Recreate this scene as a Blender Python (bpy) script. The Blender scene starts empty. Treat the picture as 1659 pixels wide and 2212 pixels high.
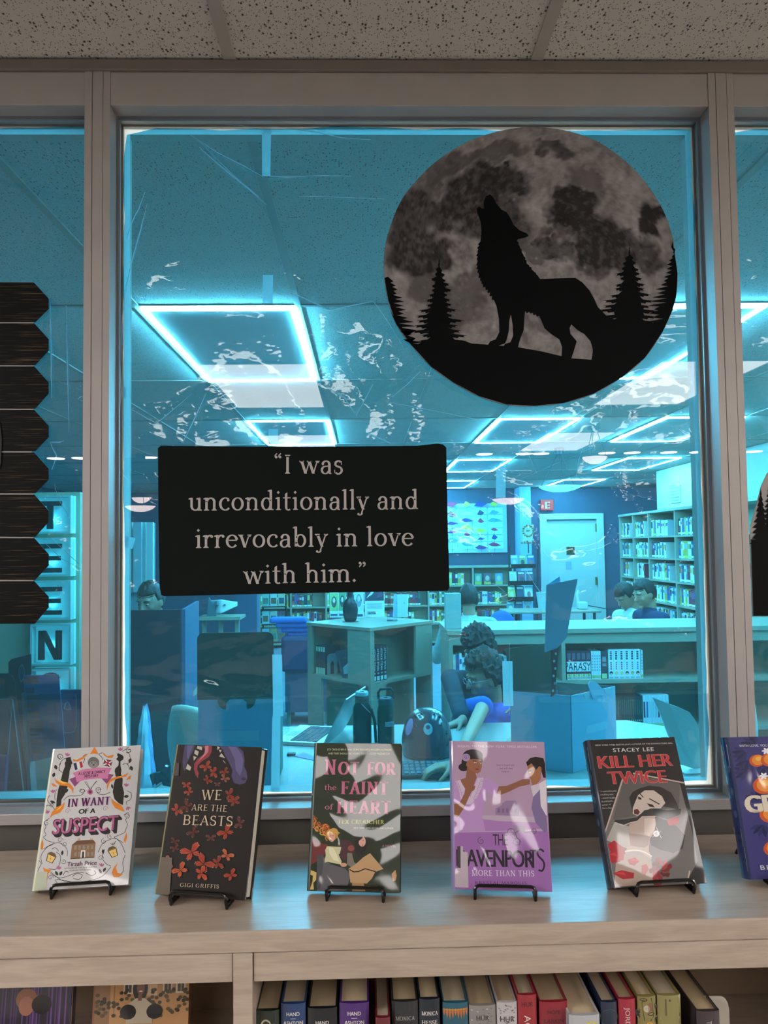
import bpy, bmesh, math, random
from mathutils import Vector, Matrix, noise
from mathutils.geometry import tessellate_polygon
C = bpy.context.scene.collection
SC = bpy.context.scene
R = math.radians
random.seed(7)

# ---------------------------------------------------------------- camera
CAM = Vector((0.0, -1.5, 1.63))
FPX = 1650.0                      # focal length in pixels of the 1659 x 2212 frame
PITCH, YAW, ROLL = R(2.65), R(1.47), R(-0.74)
_f = Vector((math.sin(YAW)*math.cos(PITCH), math.cos(YAW)*math.cos(PITCH), math.sin(PITCH)))
_r = Vector((math.cos(YAW), -math.sin(YAW), 0))
_u = _r.cross(_f)
_r2 = math.cos(ROLL)*_r + math.sin(ROLL)*_u
_u2 = -math.sin(ROLL)*_r + math.cos(ROLL)*_u
cam = bpy.data.cameras.new('camera')
cam.sensor_fit = 'VERTICAL'; cam.sensor_height = 36.0; cam.sensor_width = 27.0
cam.lens = 36.0*FPX/2212.0
cam.clip_start = 0.02; cam.clip_end = 100
co = bpy.data.objects.new('camera', cam); C.objects.link(co)
co.matrix_world = Matrix(((_r2.x, _u2.x, -_f.x, CAM.x), (_r2.y, _u2.y, -_f.y, CAM.y), (_r2.z, _u2.z, -_f.z, CAM.z), (0, 0, 0, 1)))
SC.camera = co

def at(px, py, Y=None, Z=None, X=None):
    'point of the world on a known plane that the photograph shows at this pixel'
    d = (px-829.5)*_r2 - (py-1106)*_u2 + FPX*_f
    t = (Y-CAM.y)/d.y if Y is not None else (Z-CAM.z)/d.z if Z is not None else (X-CAM.x)/d.x
    return CAM + d*t

# ---------------------------------------------------------------- light and exposure
SC.view_settings.view_transform = 'Standard'; SC.view_settings.look = 'None'
SC.view_settings.gamma = 1.0; SC.view_settings.use_curve_mapping = False
SC.view_settings.exposure = 0.0
SC.cycles.transparent_max_bounces = 24
SC.cycles.max_bounces = 6; SC.cycles.diffuse_bounces = 4; SC.cycles.glossy_bounces = 3
SC.cycles.caustics_reflective = False; SC.cycles.caustics_refractive = False
SC.cycles.sample_clamp_indirect = 6.0
w = bpy.data.worlds.new('world'); SC.world = w; w.use_nodes = True
w.node_tree.nodes['Background'].inputs[0].default_value = (.75, .86, 1, 1)
w.node_tree.nodes['Background'].inputs[1].default_value = 0.6
LED_POWER = 520.0      # emission of the LED frames beyond the window
PANEL_POWER = 7.2     # emission of the ceiling panels on the camera's side

# ---------------------------------------------------------------- helpers
def lin(c):
    return c/12.92 if c <= .04045 else ((c+.055)/1.055)**2.4
def col(s):
    if not isinstance(s, str): return tuple(s)+((1,) if len(s) == 3 else ())
    s = s.lstrip('#'); return tuple(lin(int(s[i:i+2], 16)/255) for i in (0, 2, 4))+(1,)
_mats = {}
def mat(name, c, rough=.5, metal=0, emis=0, var=.0, scale=30, bump=0, bscale=200, spec=.5, coat=0, stretch=None, trans=0, alpha=None):
    if name in _mats: return _mats[name]
    m = bpy.data.materials.new(name); m.use_nodes = True; nt = m.node_tree; b = nt.nodes['Principled BSDF']
    c = col(c)
    b.inputs['Base Color'].default_value = c; b.inputs['Roughness'].default_value = rough
    b.inputs['Metallic'].default_value = metal; b.inputs['Specular IOR Level'].default_value = spec
    b.inputs['Coat Weight'].default_value = coat; b.inputs['Coat Roughness'].default_value = .06
    if trans: b.inputs['Transmission Weight'].default_value = trans
    if emis:
        b.inputs['Emission Color'].default_value = c; b.inputs['Emission Strength'].default_value = emis
    if var or bump:
        tc = nt.nodes.new('ShaderNodeTexCoord'); mp = nt.nodes.new('ShaderNodeMapping')
        nt.links.new(tc.outputs['Object'], mp.inputs[0])
        if stretch: mp.inputs['Scale'].default_value = stretch
    if var:
        n = nt.nodes.new('ShaderNodeTexNoise'); n.inputs['Scale'].default_value = scale; n.inputs['Detail'].default_value = 5
        nt.links.new(mp.outputs[0], n.inputs['Vector'])
        mr = nt.nodes.new('ShaderNodeMapRange'); mr.inputs['From Min'].default_value = .3; mr.inputs['From Max'].default_value = .7
        mr.inputs['To Min'].default_value = 1-var; mr.inputs['To Max'].default_value = 1+var
        nt.links.new(n.outputs[0], mr.inputs[0])
        mx = nt.nodes.new('ShaderNodeVectorMath'); mx.operation = 'SCALE'; mx.inputs[0].default_value = c[:3]
        nt.links.new(mr.outputs[0], mx.inputs['Scale']); nt.links.new(mx.outputs[0], b.inputs['Base Color'])
    if bump:
        n = nt.nodes.new('ShaderNodeTexNoise'); n.inputs['Scale'].default_value = bscale; n.inputs['Detail'].default_value = 3
        nt.links.new(mp.outputs[0], n.inputs['Vector'])
        bp = nt.nodes.new('ShaderNodeBump'); bp.inputs['Strength'].default_value = bump; bp.inputs['Distance'].default_value = .002
        nt.links.new(n.outputs[0], bp.inputs['Height']); nt.links.new(bp.outputs[0], b.inputs['Normal'])
    _mats[name] = m; return m

def pw(o):
    m = o.matrix_basis.copy()
    return pw(o.parent) @ m if o.parent else m

class B:
    'collects shapes in world coordinates (or local ones) into one mesh'
    def __init__(s): s.v = []; s.f = []; s.mi = []; s.cur = 0
    def add(s, vs, fs, M=None):
        k = len(s.v)
        s.v += [tuple(M @ Vector(v)) if M is not None else tuple(v) for v in vs]
        s.f += [tuple(i+k for i in f) for f in fs]; s.mi += [s.cur]*len(fs)
        return s
    def box(s, x0, x1, y0, y1, z0, z1, M=None):
        v = [(x, y, z) for z in (z0, z1) for y in (y0, y1) for x in (x0, x1)]
        return s.add(v, [(0, 2, 3, 1), (4, 5, 7, 6), (0, 1, 5, 4), (2, 6, 7, 3), (0, 4, 6, 2), (1, 3, 7, 5)], M)
    def prism(s, poly, d0, d1, axis='y', M=None):
        'poly in the plane across the axis; extruded from d0 to d1'
        n = len(poly)
        def p(a, b, d): return (a, d, b) if axis == 'y' else (a, b, d) if axis == 'z' else (d, a, b)
        v = [p(a, b, d0) for a, b in poly]+[p(a, b, d1) for a, b in poly]
        f = [tuple(range(n)), tuple(range(2*n-1, n-1, -1))]+[(i, i+n, (i+1) % n+n, (i+1) % n) for i in range(n)]
        return s.add(v, f, M)
    def tube(s, pts, r, n=8, close=False, M=None, cap=True):
        pts = [Vector(p) for p in pts]; m = len(pts); rr = r if isinstance(r, (list, tuple)) else [r]*m
        vs = []; prev = None
        for i, p in enumerate(pts):
            a = pts[i-1] if i > 0 or close else pts[i]; b = pts[(i+1) % m] if i < m-1 or close else pts[i]
            t = (b-a).normalized() if (b-a).length > 1e-9 else Vector((0, 0, 1))
            if prev is None: x = t.orthogonal().normalized()
            else:
                x = prev-t*prev.dot(t)
                x = x.normalized() if x.length > 1e-6 else t.orthogonal().normalized()
            prev = x; y = t.cross(x)
            vs += [p+(x*math.cos(2*math.pi*k/n)+y*math.sin(2*math.pi*k/n))*rr[i] for k in range(n)]
        fs = []
        for i in range(m if close else m-1):
            j = (i+1) % m
            fs += [(i*n+k, i*n+(k+1) % n, j*n+(k+1) % n, j*n+k) for k in range(n)]
        if cap and not close: fs += [tuple(range(n-1, -1, -1)), tuple(range((m-1)*n, m*n))]
        return s.add(vs, fs, M)
    def lathe(s, prof, c=(0, 0, 0), n=24, M=None, sx=1, sy=1):
        vs = []; fs = []; m = len(prof)
        for r, z in prof:
            vs += [(c[0]+max(r, 1e-5)*sx*math.cos(2*math.pi*k/n), c[1]+max(r, 1e-5)*sy*math.sin(2*math.pi*k/n), c[2]+z) for k in range(n)]
        for i in range(m-1): fs += [(i*n+k, i*n+(k+1) % n, (i+1)*n+(k+1) % n, (i+1)*n+k) for k in range(n)]
        return s.add(vs, fs, M)
    def grid(s, fn, nu, nv):
        vs = [fn(i/nu, j/nv) for j in range(nv+1) for i in range(nu+1)]
        fs = [(j*(nu+1)+i, j*(nu+1)+i+1, (j+1)*(nu+1)+i+1, (j+1)*(nu+1)+i) for j in range(nv) for i in range(nu)]
        return s.add(vs, fs)
    def mesh(s, name, mats):
        me = bpy.data.meshes.new(name); me.from_pydata([tuple(v) for v in s.v], [], s.f)
        for m in (mats if isinstance(mats, (list, tuple)) else [mats]): me.materials.append(m)
        me.polygons.foreach_set('material_index', s.mi)
        return me
    def build(s, name, mats, parent=None, smooth=False, bevel=0, label=None, local=False, seg=2, fix=True, solid=0):
        me = s.mesh(name, mats)
        if fix:
            bm = bmesh.new(); bm.from_mesh(me); bmesh.ops.recalc_face_normals(bm, faces=bm.faces); bm.to_mesh(me); bm.free()
        if parent is not None and not local: me.transform(pw(parent).inverted())
        o = bpy.data.objects.new(name, me); C.objects.link(o)
        if parent is not None: o.parent = parent
        if smooth:
            me.polygons.foreach_set('use_smooth', [True]*len(me.polygons))
            try: me.set_sharp_from_angle(angle=R(40))
            except Exception: pass
        if solid:
            so = o.modifiers.new('solid', 'SOLIDIFY'); so.thickness = solid; so.offset = 0
        if bevel:
            bv = o.modifiers.new('bevel', 'BEVEL'); bv.width = bevel; bv.segments = seg; bv.limit_method = 'ANGLE'; bv.angle_limit = R(35)
        if label: o['label'] = label
        return o

def thing(name, label, cat, loc=(0, 0, 0), rz=0, group=None):
    o = bpy.data.objects.new(name, None); C.objects.link(o); o.empty_display_size = .05
    o.location = loc; o.rotation_euler = (0, 0, rz)
    o['label'] = label; o['category'] = cat
    if group: o['group'] = group
    return o
def tag(o, label, cat, group=None, kind=None):
    o['label'] = label; o['category'] = cat
    if group: o['group'] = group
    if kind: o['kind'] = kind
    return o
def struct(o, label=None):
    o['kind'] = 'structure'
    if label: o['label'] = label
    return o
def copy_tree(o, parent=None):
    c = o.copy(); C.objects.link(c)
    if parent is not None: c.parent = parent
    for ch in [k for k in CH.get(o, [])]: copy_tree(ch, c)
    return c
CH = {}
def kids(root):
    'remember the children of a finished thing, for copy_tree'
    CH[root] = [o for o in C.objects if o.parent is root]
    for k in CH[root]: kids(k)
    return root

# ---------------------------------------------------------------- lettering
def arc(cx, cy, rx, ry, a0, a1, n=14):
    return [(cx+rx*math.cos(R(a0+(a1-a0)*i/n)), cy+ry*math.sin(R(a0+(a1-a0)*i/n))) for i in range(n+1)]
def ribbon(pts, thick=.1, thin=.042, close=False, taper=None):
    'quads of a stroke whose width follows its direction like a broad pen'
    m = len(pts); L = []; Rr = []
    for i in range(m):
        a = pts[i-1] if i > 0 or close else pts[i]; b = pts[(i+1) % m] if i < m-1 or close else pts[i]
        dx, dy = b[0]-a[0], b[1]-a[1]; l = math.hypot(dx, dy) or 1
        dx /= l; dy /= l
        wd = thin+(thick-thin)*abs(dy)**1.5
        if taper: wd *= taper[0]+(taper[1]-taper[0])*i/(m-1)
        L.append((pts[i][0]-dy*wd/2, pts[i][1]+dx*wd/2)); Rr.append((pts[i][0]+dy*wd/2, pts[i][1]-dx*wd/2))
    return [[L[i], L[(i+1) % m], Rr[(i+1) % m], Rr[i]] for i in range(m if close else m-1)]
def rect(x0, x1, y0, y1): return [(x0, y0), (x1, y0), (x1, y1), (x0, y1)]
def serif(x, y, up, w_=.2, t=.032):
    h = t if up else -t; k = .05 if up else -.05
    return [rect(x-w_/2, x+w_/2, min(y, y+h), max(y, y+h)), [(x-w_*.36, y+h), (x+w_*.36, y+h), (x+.045, y+h+k), (x-.045, y+h+k)]]
def stem(x, y0, y1, bot=True, top='f', S=.095, w_=.2):
    o = [rect(x-S/2, x+S/2, y0, y1)]
    if bot: o += serif(x, y0, True, w_)
    if top == 'f': o.append([(x-S/2, y1), (x-S/2-.075, y1-.035), (x-S/2-.07, y1-.06), (x-S/2, y1-.075)])
    if top == 's': o += serif(x, y1, False, w_)
    return o
def ball(x, y, r=.055): return [arc(x, y, r, r, 0, 330, 11)]
def diag(p, q, w_, ): 
    dx, dy = q[0]-p[0], q[1]-p[1]; h = w_/2*math.hypot(dx, dy)/abs(dy)
    return [(p[0]-h, p[1]), (p[0]+h, p[1]), (q[0]+h, q[1]), (q[0]-h, q[1])]
XH = .48
def _glyphs():
    G = {}
    G[' '] = (.27, [])
    dot = lambda x: [[(x-.062, .655), (x, .595), (x+.062, .655), (x, .715)]]
    G['i'] = (.28, stem(.14, 0, XH)+dot(.13)); G['l'] = (.28, stem(.14, 0, .76))
    arch = lambda x: ribbon(arc(x+.16, .31, .145, .15, 175, 0), .1, .05)+stem(x+.30, 0, .32, top='')
    G['n'] = (.58, stem(.13, 0, XH)+arch(.13)); G['h'] = (.58, stem(.13, 0, .76)+arch(.13)); G['m'] = (.86, stem(.13, 0, XH)+arch(.13)+arch(.43))
    G['u'] = (.57, stem(.13, .13, XH, bot=False)+ribbon(arc(.28, .17, .15, .15, 180, 350), .095, .05)+stem(.43, .0, XH)+[rect(.43, .53, 0, .035)])
    G['r'] = (.42, stem(.13, 0, XH)+ribbon(arc(.29, .30, .15, .16, 170, 60), .1, .055)+ball(.35, .42, .052))
    G['o'] = (.54, ribbon(arc(.27, .24, .19, .225, 0, 360, 28)[:-1], .1, .04, close=True))
    G['c'] = (.47, ribbon(arc(.27, .24, .195, .225, 48, 318, 22), .1, .042)+ball(.385, .385, .05))
    G['e'] = (.49, ribbon(arc(.26, .24, .19, .225, 12, 322, 24), .1, .042)+[rect(.08, .45, .255, .293)])
    bowl = lambda cx: ribbon(arc(cx, .235, .165, .22, 0, 360, 26)[:-1], .095, .042, close=True)
    G['d'] = (.57, bowl(.25)+stem(.42, 0, .76)+[rect(.42, .53, 0, .035)][:1]); G['b'] = (.57, bowl(.32)+stem(.14, 0.02, .76, bot=False))
    G['a'] = (.50, ribbon([(.095, .37)]+arc(.24, .335, .13, .135, 150, 0, 10)+[(.37, .2), (.37, .06)]+arc(.42, .06, .05, .05, 180, 300, 6), .1, .045)
              + ribbon([(.37, .29)]+arc(.21, .135, .13, .135, 100, 330, 16)+[(.37, .12)], .09, .042)+ball(.115, .365, .05))
    G['v'] = (.50, [diag((.25, 0), (.09, XH), .1), diag((.25, 0), (.41, XH), .045)]+serif(.09, XH, False, .19)+serif(.42, XH, False, .16))
    G['y'] = (.50, [diag((.27, 0), (.09, XH), .1), diag((.20, -.14), (.42, XH), .05)]+ribbon(arc(.13, -.13, .085, .075, 0, -120, 8), .07, .045)+ball(.075, -.17, .045)+serif(.09, XH, False, .19)+serif(.42, XH, False, .16))
    G['w'] = (.78, [diag((.24, 0), (.08, XH), .1), diag((.24, 0), (.39, XH), .045), diag((.54, 0), (.38, XH), .1), diag((.54, 0), (.69, XH), .045)]+serif(.08, XH, False, .18)+serif(.37, XH, False, .17)+serif(.70, XH, False, .16))
    G['s'] = (.41, ribbon(arc(.205, .365, .115, .105, 35, 225, 12)+arc(.20, .125, .14, .13, 62, -135, 14), .085, .062)+[rect(.315, .345, .33, .46), rect(.05, .08, .03, .15)])
    G['t'] = (.36, [rect(.10, .195, .08, .60), rect(.02, .32, .435, .475), [(.10, .60), (.195, .60), (.195, .66)]]+ribbon(arc(.24, .10, .095, .095, 180, 310, 10), .09, .05))
    G['f'] = (.34, stem(.13, 0, .6, top='')+ribbon(arc(.25, .6, .12, .14, 180, 60, 8), .09, .05)+ball(.31, .70, .045)+[rect(.03, .30, .435, .475)])
    G['k'] = (.56, stem(.13, 0, .76)+[diag((.18, .18), (.40, XH), .045), diag((.47, 0), (.26, .27), .095)]+serif(.47, 0, True, .16)+serif(.40, XH, False, .16))
    G['p'] = (.57, bowl(.32)+stem(.14, -.22, XH)); G['g'] = (.52, bowl(.25)+[rect(.37, .46, -.1, XH)]+ribbon(arc(.25, -.1, .165, .12, 0, -150, 12), .08, .05))
    G['q'] = G['d']; G['j'] = G['i']; G['x'] = (.5, [diag((.40, 0), (.10, XH), .095), diag((.10, 0), (.40, XH), .045)]); G['z'] = (.44, [rect(.06, .38, 0, .04), rect(.06, .38, XH-.04, XH), diag((.09, 0), (.34, XH), .09)])
    G['.'] = (.24, [[(.05, .055), (.12, -.012), (.19, .055), (.12, .122)]])
    q = lambda x, s: ball(x, .62, .052)+ribbon([(x-.045*s, .62), (x-.035*s, .69), (x+.03*s, .755)], .045, .04)
    G['\u201c'] = (.36, [[(a, b) for a, b in P] for P in q(.1, 1)+q(.25, 1)])
    qr = lambda x: ball(x, .70, .052)+ribbon([(x+.045, .70), (x+.035, .63), (x-.03, .565)], .045, .04)
    G['\u201d'] = (.36, qr(.1)+qr(.25))
    # capitals
    K = .70; s2 = lambda x, w_=.2: [rect(x-.05, x+.05, 0, K)]+serif(x, 0, True, w_)+serif(x, K, False, w_)
    hb = lambda x0, x1, y: [rect(x0, x1, y-.02, y+.02)]
    tick = lambda x, y, u: [[(x-.03, y), (x, y), (x, y+(.12 if u else -.12))]]
    G['I'] = (.34, s2(.17)); G['H'] = (.78, s2(.17)+s2(.61)+hb(.17, .61, .36))
    G['L'] = (.56, s2(.17)+hb(.17, .50, .02)+tick(.52, 0, 1)); G['E'] = (.60, s2(.17)+hb(.17, .52, .02)+hb(.17, .50, .68)+hb(.17, .42, .36)+tick(.54, 0, 1)+tick(.52, K, 0)+[rect(.4, .425, .28, .44)])
    G['F'] = (.56, s2(.17)+hb(.17, .50, .68)+hb(.17, .42, .36)+tick(.52, K, 0)+[rect(.4, .425, .28, .44)])
    G['T'] = (.62, s2(.31)+hb(.05, .57, .68)+tick(.08, K, 0)+tick(.57, K, 0)); G['A'] = (.70, [diag((.10, 0), (.35, K), .045), diag((.60, 0), (.35, K), .1)]+serif(.1, 0, True, .18)+serif(.6, 0, True, .2)+hb(.2, .5, .24))
    G['N'] = (.78, [rect(.15, .20, 0, K), rect(.6, .65, 0, K), diag((.62, 0), (.17, K), .1)]+serif(.17, 0, True, .18)+serif(.15, K, False, .18)+serif(.62, K, False, .18))
    G['M'] = (.92, [rect(.14, .18, 0, K), rect(.72, .82, 0, K), diag((.45, 0), (.17, K), .1), diag((.45, 0), (.75, K), .045)]+serif(.16, 0, True, .18)+serif(.77, 0, True)+serif(.15, K, False, .16)+serif(.79, K, False, .18))
    G['V'] = (.68, [diag((.34, 0), (.1, K), .1), diag((.34, 0), (.58, K), .045)]+serif(.1, K, False)+serif(.58, K, False, .16))
    G['W'] = (.98, [diag((.30, 0), (.1, K), .1), diag((.30, 0), (.49, K), .045), diag((.68, 0), (.48, K), .1), diag((.68, 0), (.87, K), .045)]+serif(.1, K, False)+serif(.47, K, False, .16)+serif(.87, K, False, .16))
    G['Y'] = (.66, [diag((.32, .3), (.1, K), .1), diag((.32, .3), (.56, K), .045), rect(.27, .37, 0, .34)]+serif(.32, 0, True)+serif(.1, K, False)+serif(.56, K, False, .16))
    G['O'] = (.76, ribbon(arc(.38, .35, .29, .335, 0, 360, 30)[:-1], .11, .04, close=True)); G['Q'] = (.76, G['O'][1]+[diag((.62, -.14), (.42, .1), .07)])
    G['C'] = (.70, ribbon(arc(.38, .35, .29, .335, 42, 320, 24), .11, .04)+tick(.62, .7, 0)); G['G'] = (.76, ribbon(arc(.38, .35, .29, .335, 42, 325, 24), .11, .04)+tick(.62, .7, 0)+[rect(.57, .66, .08, .32)]+serif(.61, .34, False, .19))
    G['D'] = (.76, s2(.17)+ribbon([(.17, .02)]+arc(.34, .35, .31, .33, -90, 90, 16)+[(.17, .68)], .11, .04)); G['P'] = (.62, s2(.17)+ribbon([(.17, .33)]+arc(.34, .505, .19, .175, -90, 90, 12)+[(.17, .68)], .1, .04))
    G['R'] = (.70, G['P'][1]+[diag((.60, 0), (.36, .34), .095)]+serif(.6, 0, True, .14)); G['B'] = (.66, G['P'][1]+ribbon([(.17, .02)]+arc(.36, .19, .2, .17, -90, 90, 12)+[(.17, .36)], .1, .04))
    G['S'] = (.54, ribbon(arc(.27, .525, .17, .15, 35, 235, 14)+arc(.265, .185, .19, .17, 62, -140, 16), .095, .06)+[rect(.42, .45, .5, .68), rect(.06, .09, .03, .22)])
    G['U'] = (.74, [rect(.12, .22, .25, K), rect(.57, .61, .25, K)]+ribbon(arc(.38, .25, .21, .24, 180, 360, 16), .09, .05)+serif(.17, K, False)+serif(.59, K, False, .18))
    G['K'] = (.72, s2(.17)+[diag((.22, .28), (.56, K), .045), diag((.62, 0), (.34, .42), .1)]+serif(.62, 0, True, .18)+serif(.55, K, False, .18))
    G['X'] = (.68, [diag((.58, 0), (.12, K), .1), diag((.12, 0), (.56, K), .045)])
    G['J'] = (.42, [rect(.2, .3, .05, K)]+serif(.25, K, False)+ribbon(arc(.15, .05, .1, .12, 0, -130, 8), .08, .05)); G['Z'] = (.62, hb(.1, .55, .02)+hb(.1, .52, .68)+[diag((.12, 0), (.5, K), .1)])
    G[','] = (.22, ball(.11, .04, .05)+ribbon([(.15, .03), (.13, -.05), (.07, -.1)], .045, .04)); G['-'] = (.34, hb(.05, .29, .25)); G['\u2019'] = (.22, qr(.1)); G["'"] = G['\u2019']; G['?'] = (.4, [rect(.18, .25, .0, .08), rect(.18, .25, .16, .3)]+ribbon(arc(.2, .45, .13, .14, 170, -60, 12), .08, .05))
    return G
GL = _glyphs()
def serif_text(s, spacing=0.0):
    'polygons of a line of roman lettering, and its width'
    x = 0; out = []
    for ch in s:
        adv, ps = GL.get(ch, GL[' '])
        out += [[(a+x, b) for a, b in P] for P in ps]; x += adv+spacing
    return out, x-spacing
_sans = {}
def sans_text(s, spacing=1.0):
    'the same for the plain built-in letters'
    k = (s, spacing)
    if k not in _sans:
        cu = bpy.data.curves.new('t', 'FONT'); cu.body = s; cu.resolution_u = 3; cu.space_character = spacing
        o = bpy.data.objects.new('t', cu); me = o.to_mesh()
        vs = [(v.co.x, v.co.y) for v in me.vertices]
        ps = [[vs[i] for i in p.vertices] for p in me.polygons]
        o.to_mesh_clear(); bpy.data.objects.remove(o); bpy.data.curves.remove(cu)
        xs = [a for P in ps for a, b in P] or [0, 1]
        x0 = min(xs); _sans[k] = ([[(a-x0, b) for a, b in P] for P in ps], max(xs)-x0)
    return _sans[k]

_pm = {}
def print_mat(rough=.5, coat=0, wavy=0, wscale=9, seed=0, name='print', spec=.5):
    'printed surface: colours from the print itself, optionally under a wavy clear jacket'
    key = (name, rough, coat, wavy, wscale, seed, spec)
    if key in _pm: return _pm[key]
    m = bpy.data.materials.new(name); m.use_nodes = True; nt = m.node_tree; b = nt.nodes['Principled BSDF']
    a = nt.nodes.new('ShaderNodeAttribute'); a.attribute_name = 'Col'
    nt.links.new(a.outputs['Color'], b.inputs['Base Color'])
    b.inputs['Roughness'].default_value = rough; b.inputs['Specular IOR Level'].default_value = spec; b.inputs['Coat Weight'].default_value = coat; b.inputs['Coat Roughness'].default_value = .05
    b.inputs['Coat IOR'].default_value = 1.55
    if wavy: jacket_waves(nt, b, wavy, wscale, seed)
    _pm[key] = m; return m
def jacket_waves(nt, b, wavy, wscale, seed):
    tc = nt.nodes.new('ShaderNodeTexCoord'); mp = nt.nodes.new('ShaderNodeMapping'); mp.inputs['Location'].default_value = (seed, seed*.7, seed*.3)
    mp.inputs['Scale'].default_value = (1, 1, .7)
    nt.links.new(tc.outputs['Object'], mp.inputs[0])
    n = nt.nodes.new('ShaderNodeTexNoise'); n.inputs['Scale'].default_value = wscale; n.inputs['Detail'].default_value = 1.2; n.inputs['Distortion'].default_value = .6
    nt.links.new(mp.outputs[0], n.inputs['Vector'])
    bp = nt.nodes.new('ShaderNodeBump'); bp.inputs['Strength'].default_value = 1; bp.inputs['Distance'].default_value = wavy
    nt.links.new(n.outputs[0], bp.inputs['Height']); nt.links.new(bp.outputs[0], b.inputs['Coat Normal'])

def homography(src, dst):
    A = []
    for (x, y), (u, v) in zip(src, dst):
        A.append([x, y, 1, 0, 0, 0, -u*x, -u*y, u]); A.append([0, 0, 0, x, y, 1, -v*x, -v*y, v])
    n = 8
    for i in range(n):
        p = max(range(i, n), key=lambda r: abs(A[r][i])); A[i], A[p] = A[p], A[i]
        for r in range(n):
            if r != i:
                k = A[r][i]/A[i][i]
                A[r] = [a-k*c for a, c in zip(A[r], A[i])]
    h = [A[i][8]/A[i][i] for i in range(n)]
    def f(x, y):
        d = h[6]*x+h[7]*y+1
        return ((h[0]*x+h[1]*y+h[2])/d, (h[3]*x+h[4]*y+h[5])/d)
    return f

class Print:
    'flat print: coloured polygons in layers; conv maps sketch coordinates to the flat sheet (u, v)'
    def __init__(s, conv=None, step=.00004):
        s.P = []; s.h = 0; s.conv = conv or (lambda x, y: (x, y)); s.step = step; s.cl = None
    def poly(s, pts, c, raw=False, new=True):
        if new: s.h += s.step
        q = list(pts) if raw else [s.conv(*p) for p in pts]
        if s.cl: q = clip(q, *s.cl)
        d = [p for i, p in enumerate(q) if math.hypot(p[0]-q[i-1][0], p[1]-q[i-1][1]) > 1e-6]
        s.n = getattr(s, 'n', 0)+1; h = s.h+s.step*.22*(s.n % 4)
        if len(d) > 5:
            for tr in tessellate_polygon([[Vector((a, b, 0)) for a, b in d]]): s.P.append(([d[i] for i in tr], col(c), h))
        elif len(d) > 2: s.P.append((d, col(c), h))
        return s
    def polys(s, L, c, raw=False):
        s.h += s.step
        for p in L: s.poly(p, c, raw, new=False)
        return s
    def line(s, pts, w_, c):
        return s.polys(ribbon(pts, w_, w_), c)
    def ell(s, cx, cy, rx, ry, c, rot=0, n=20):
        k, t = math.cos(R(rot)), math.sin(R(rot))
        return s.poly([(cx+rx*math.cos(a)*k-ry*math.sin(a)*t, cy+rx*math.cos(a)*t+ry*math.sin(a)*k) for a in (2*math.pi*i/n for i in range(n))], c)
    def text(s, txt, x0, y0, x1, y1, hgt, c, font='sans', spacing=None, cap=.7, bold=0, raise_=0):
        'baseline from (x0, y0) to (x1, y1), capitals hgt high, all in sketch units'
        if font == 'serif': ps, wd = serif_text(txt, spacing or 0)
        else: ps, wd = sans_text(txt, spacing or 1.0); cap = .72
        u0, v0 = s.conv(x0, y0); u1, v1 = s.conv(x1, y1); mx, my = (x0+x1)/2, (y0+y1)/2
        l = math.hypot(x1-x0, y1-y0); nx, ny = (y1-y0)/l, -(x1-x0)/l
        a = s.conv(mx, my); b = s.conv(mx+nx*hgt, my+ny*hgt); hh = math.hypot(b[0]-a[0], b[1]-a[1])/cap
        ww = math.hypot(u1-u0, v1-v0); ex, ey = (u1-u0)/ww, (v1-v0)/ww
        s.h += s.step
        offs = [0] if not bold else [-bold, 0, bold]
        for o in offs:
            for P in ps:
                s.poly([(u0+ex*(p[0]/wd*ww+o)-ey*p[1]*hh, v0+ey*(p[0]/wd*ww+o)+ex*p[1]*hh) for p in P], c, True, new=False)
        return s
    def build(s, name, to3d, m, parent=None, label=None):
        'to3d(u, v, h) -> point'
        vs = []; fs = []; cs = []
        for q, c, h in s.P:
            k = len(vs); vs += [tuple(to3d(u, v, h)) for u, v in q]; fs.append(tuple(range(k, k+len(q)))); cs.append(c)
        me = bpy.data.meshes.new(name); me.from_pydata(vs, [], fs); me.materials.append(m)
        ca = me.color_attributes.new('Col', 'FLOAT_COLOR', 'CORNER')
        data = []
        for p, c in zip(me.polygons, cs): data += list(c)*p.loop_total
        ca.data.foreach_set('color', data)
        if parent is not None: me.transform(pw(parent).inverted())
        o = bpy.data.objects.new(name, me); C.objects.link(o)
        if parent is not None: o.parent = parent
        if label: o['label'] = label
        return o
def clip(q, x0, x1, y0, y1):
    for ax, lim, sg in ((0, x0, 1), (0, x1, -1), (1, y0, 1), (1, y1, -1)):
        out = []
        for i in range(len(q)):
            a, b = q[i-1], q[i]; ia = (a[ax]-lim)*sg >= 0; ib = (b[ax]-lim)*sg >= 0
            if ia != ib:
                t = (lim-a[ax])/(b[ax]-a[ax]); out.append((a[0]+(b[0]-a[0])*t, a[1]+(b[1]-a[1])*t))
            if ib: out.append(b)
        q = out
        if not q: break
    return q
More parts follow.
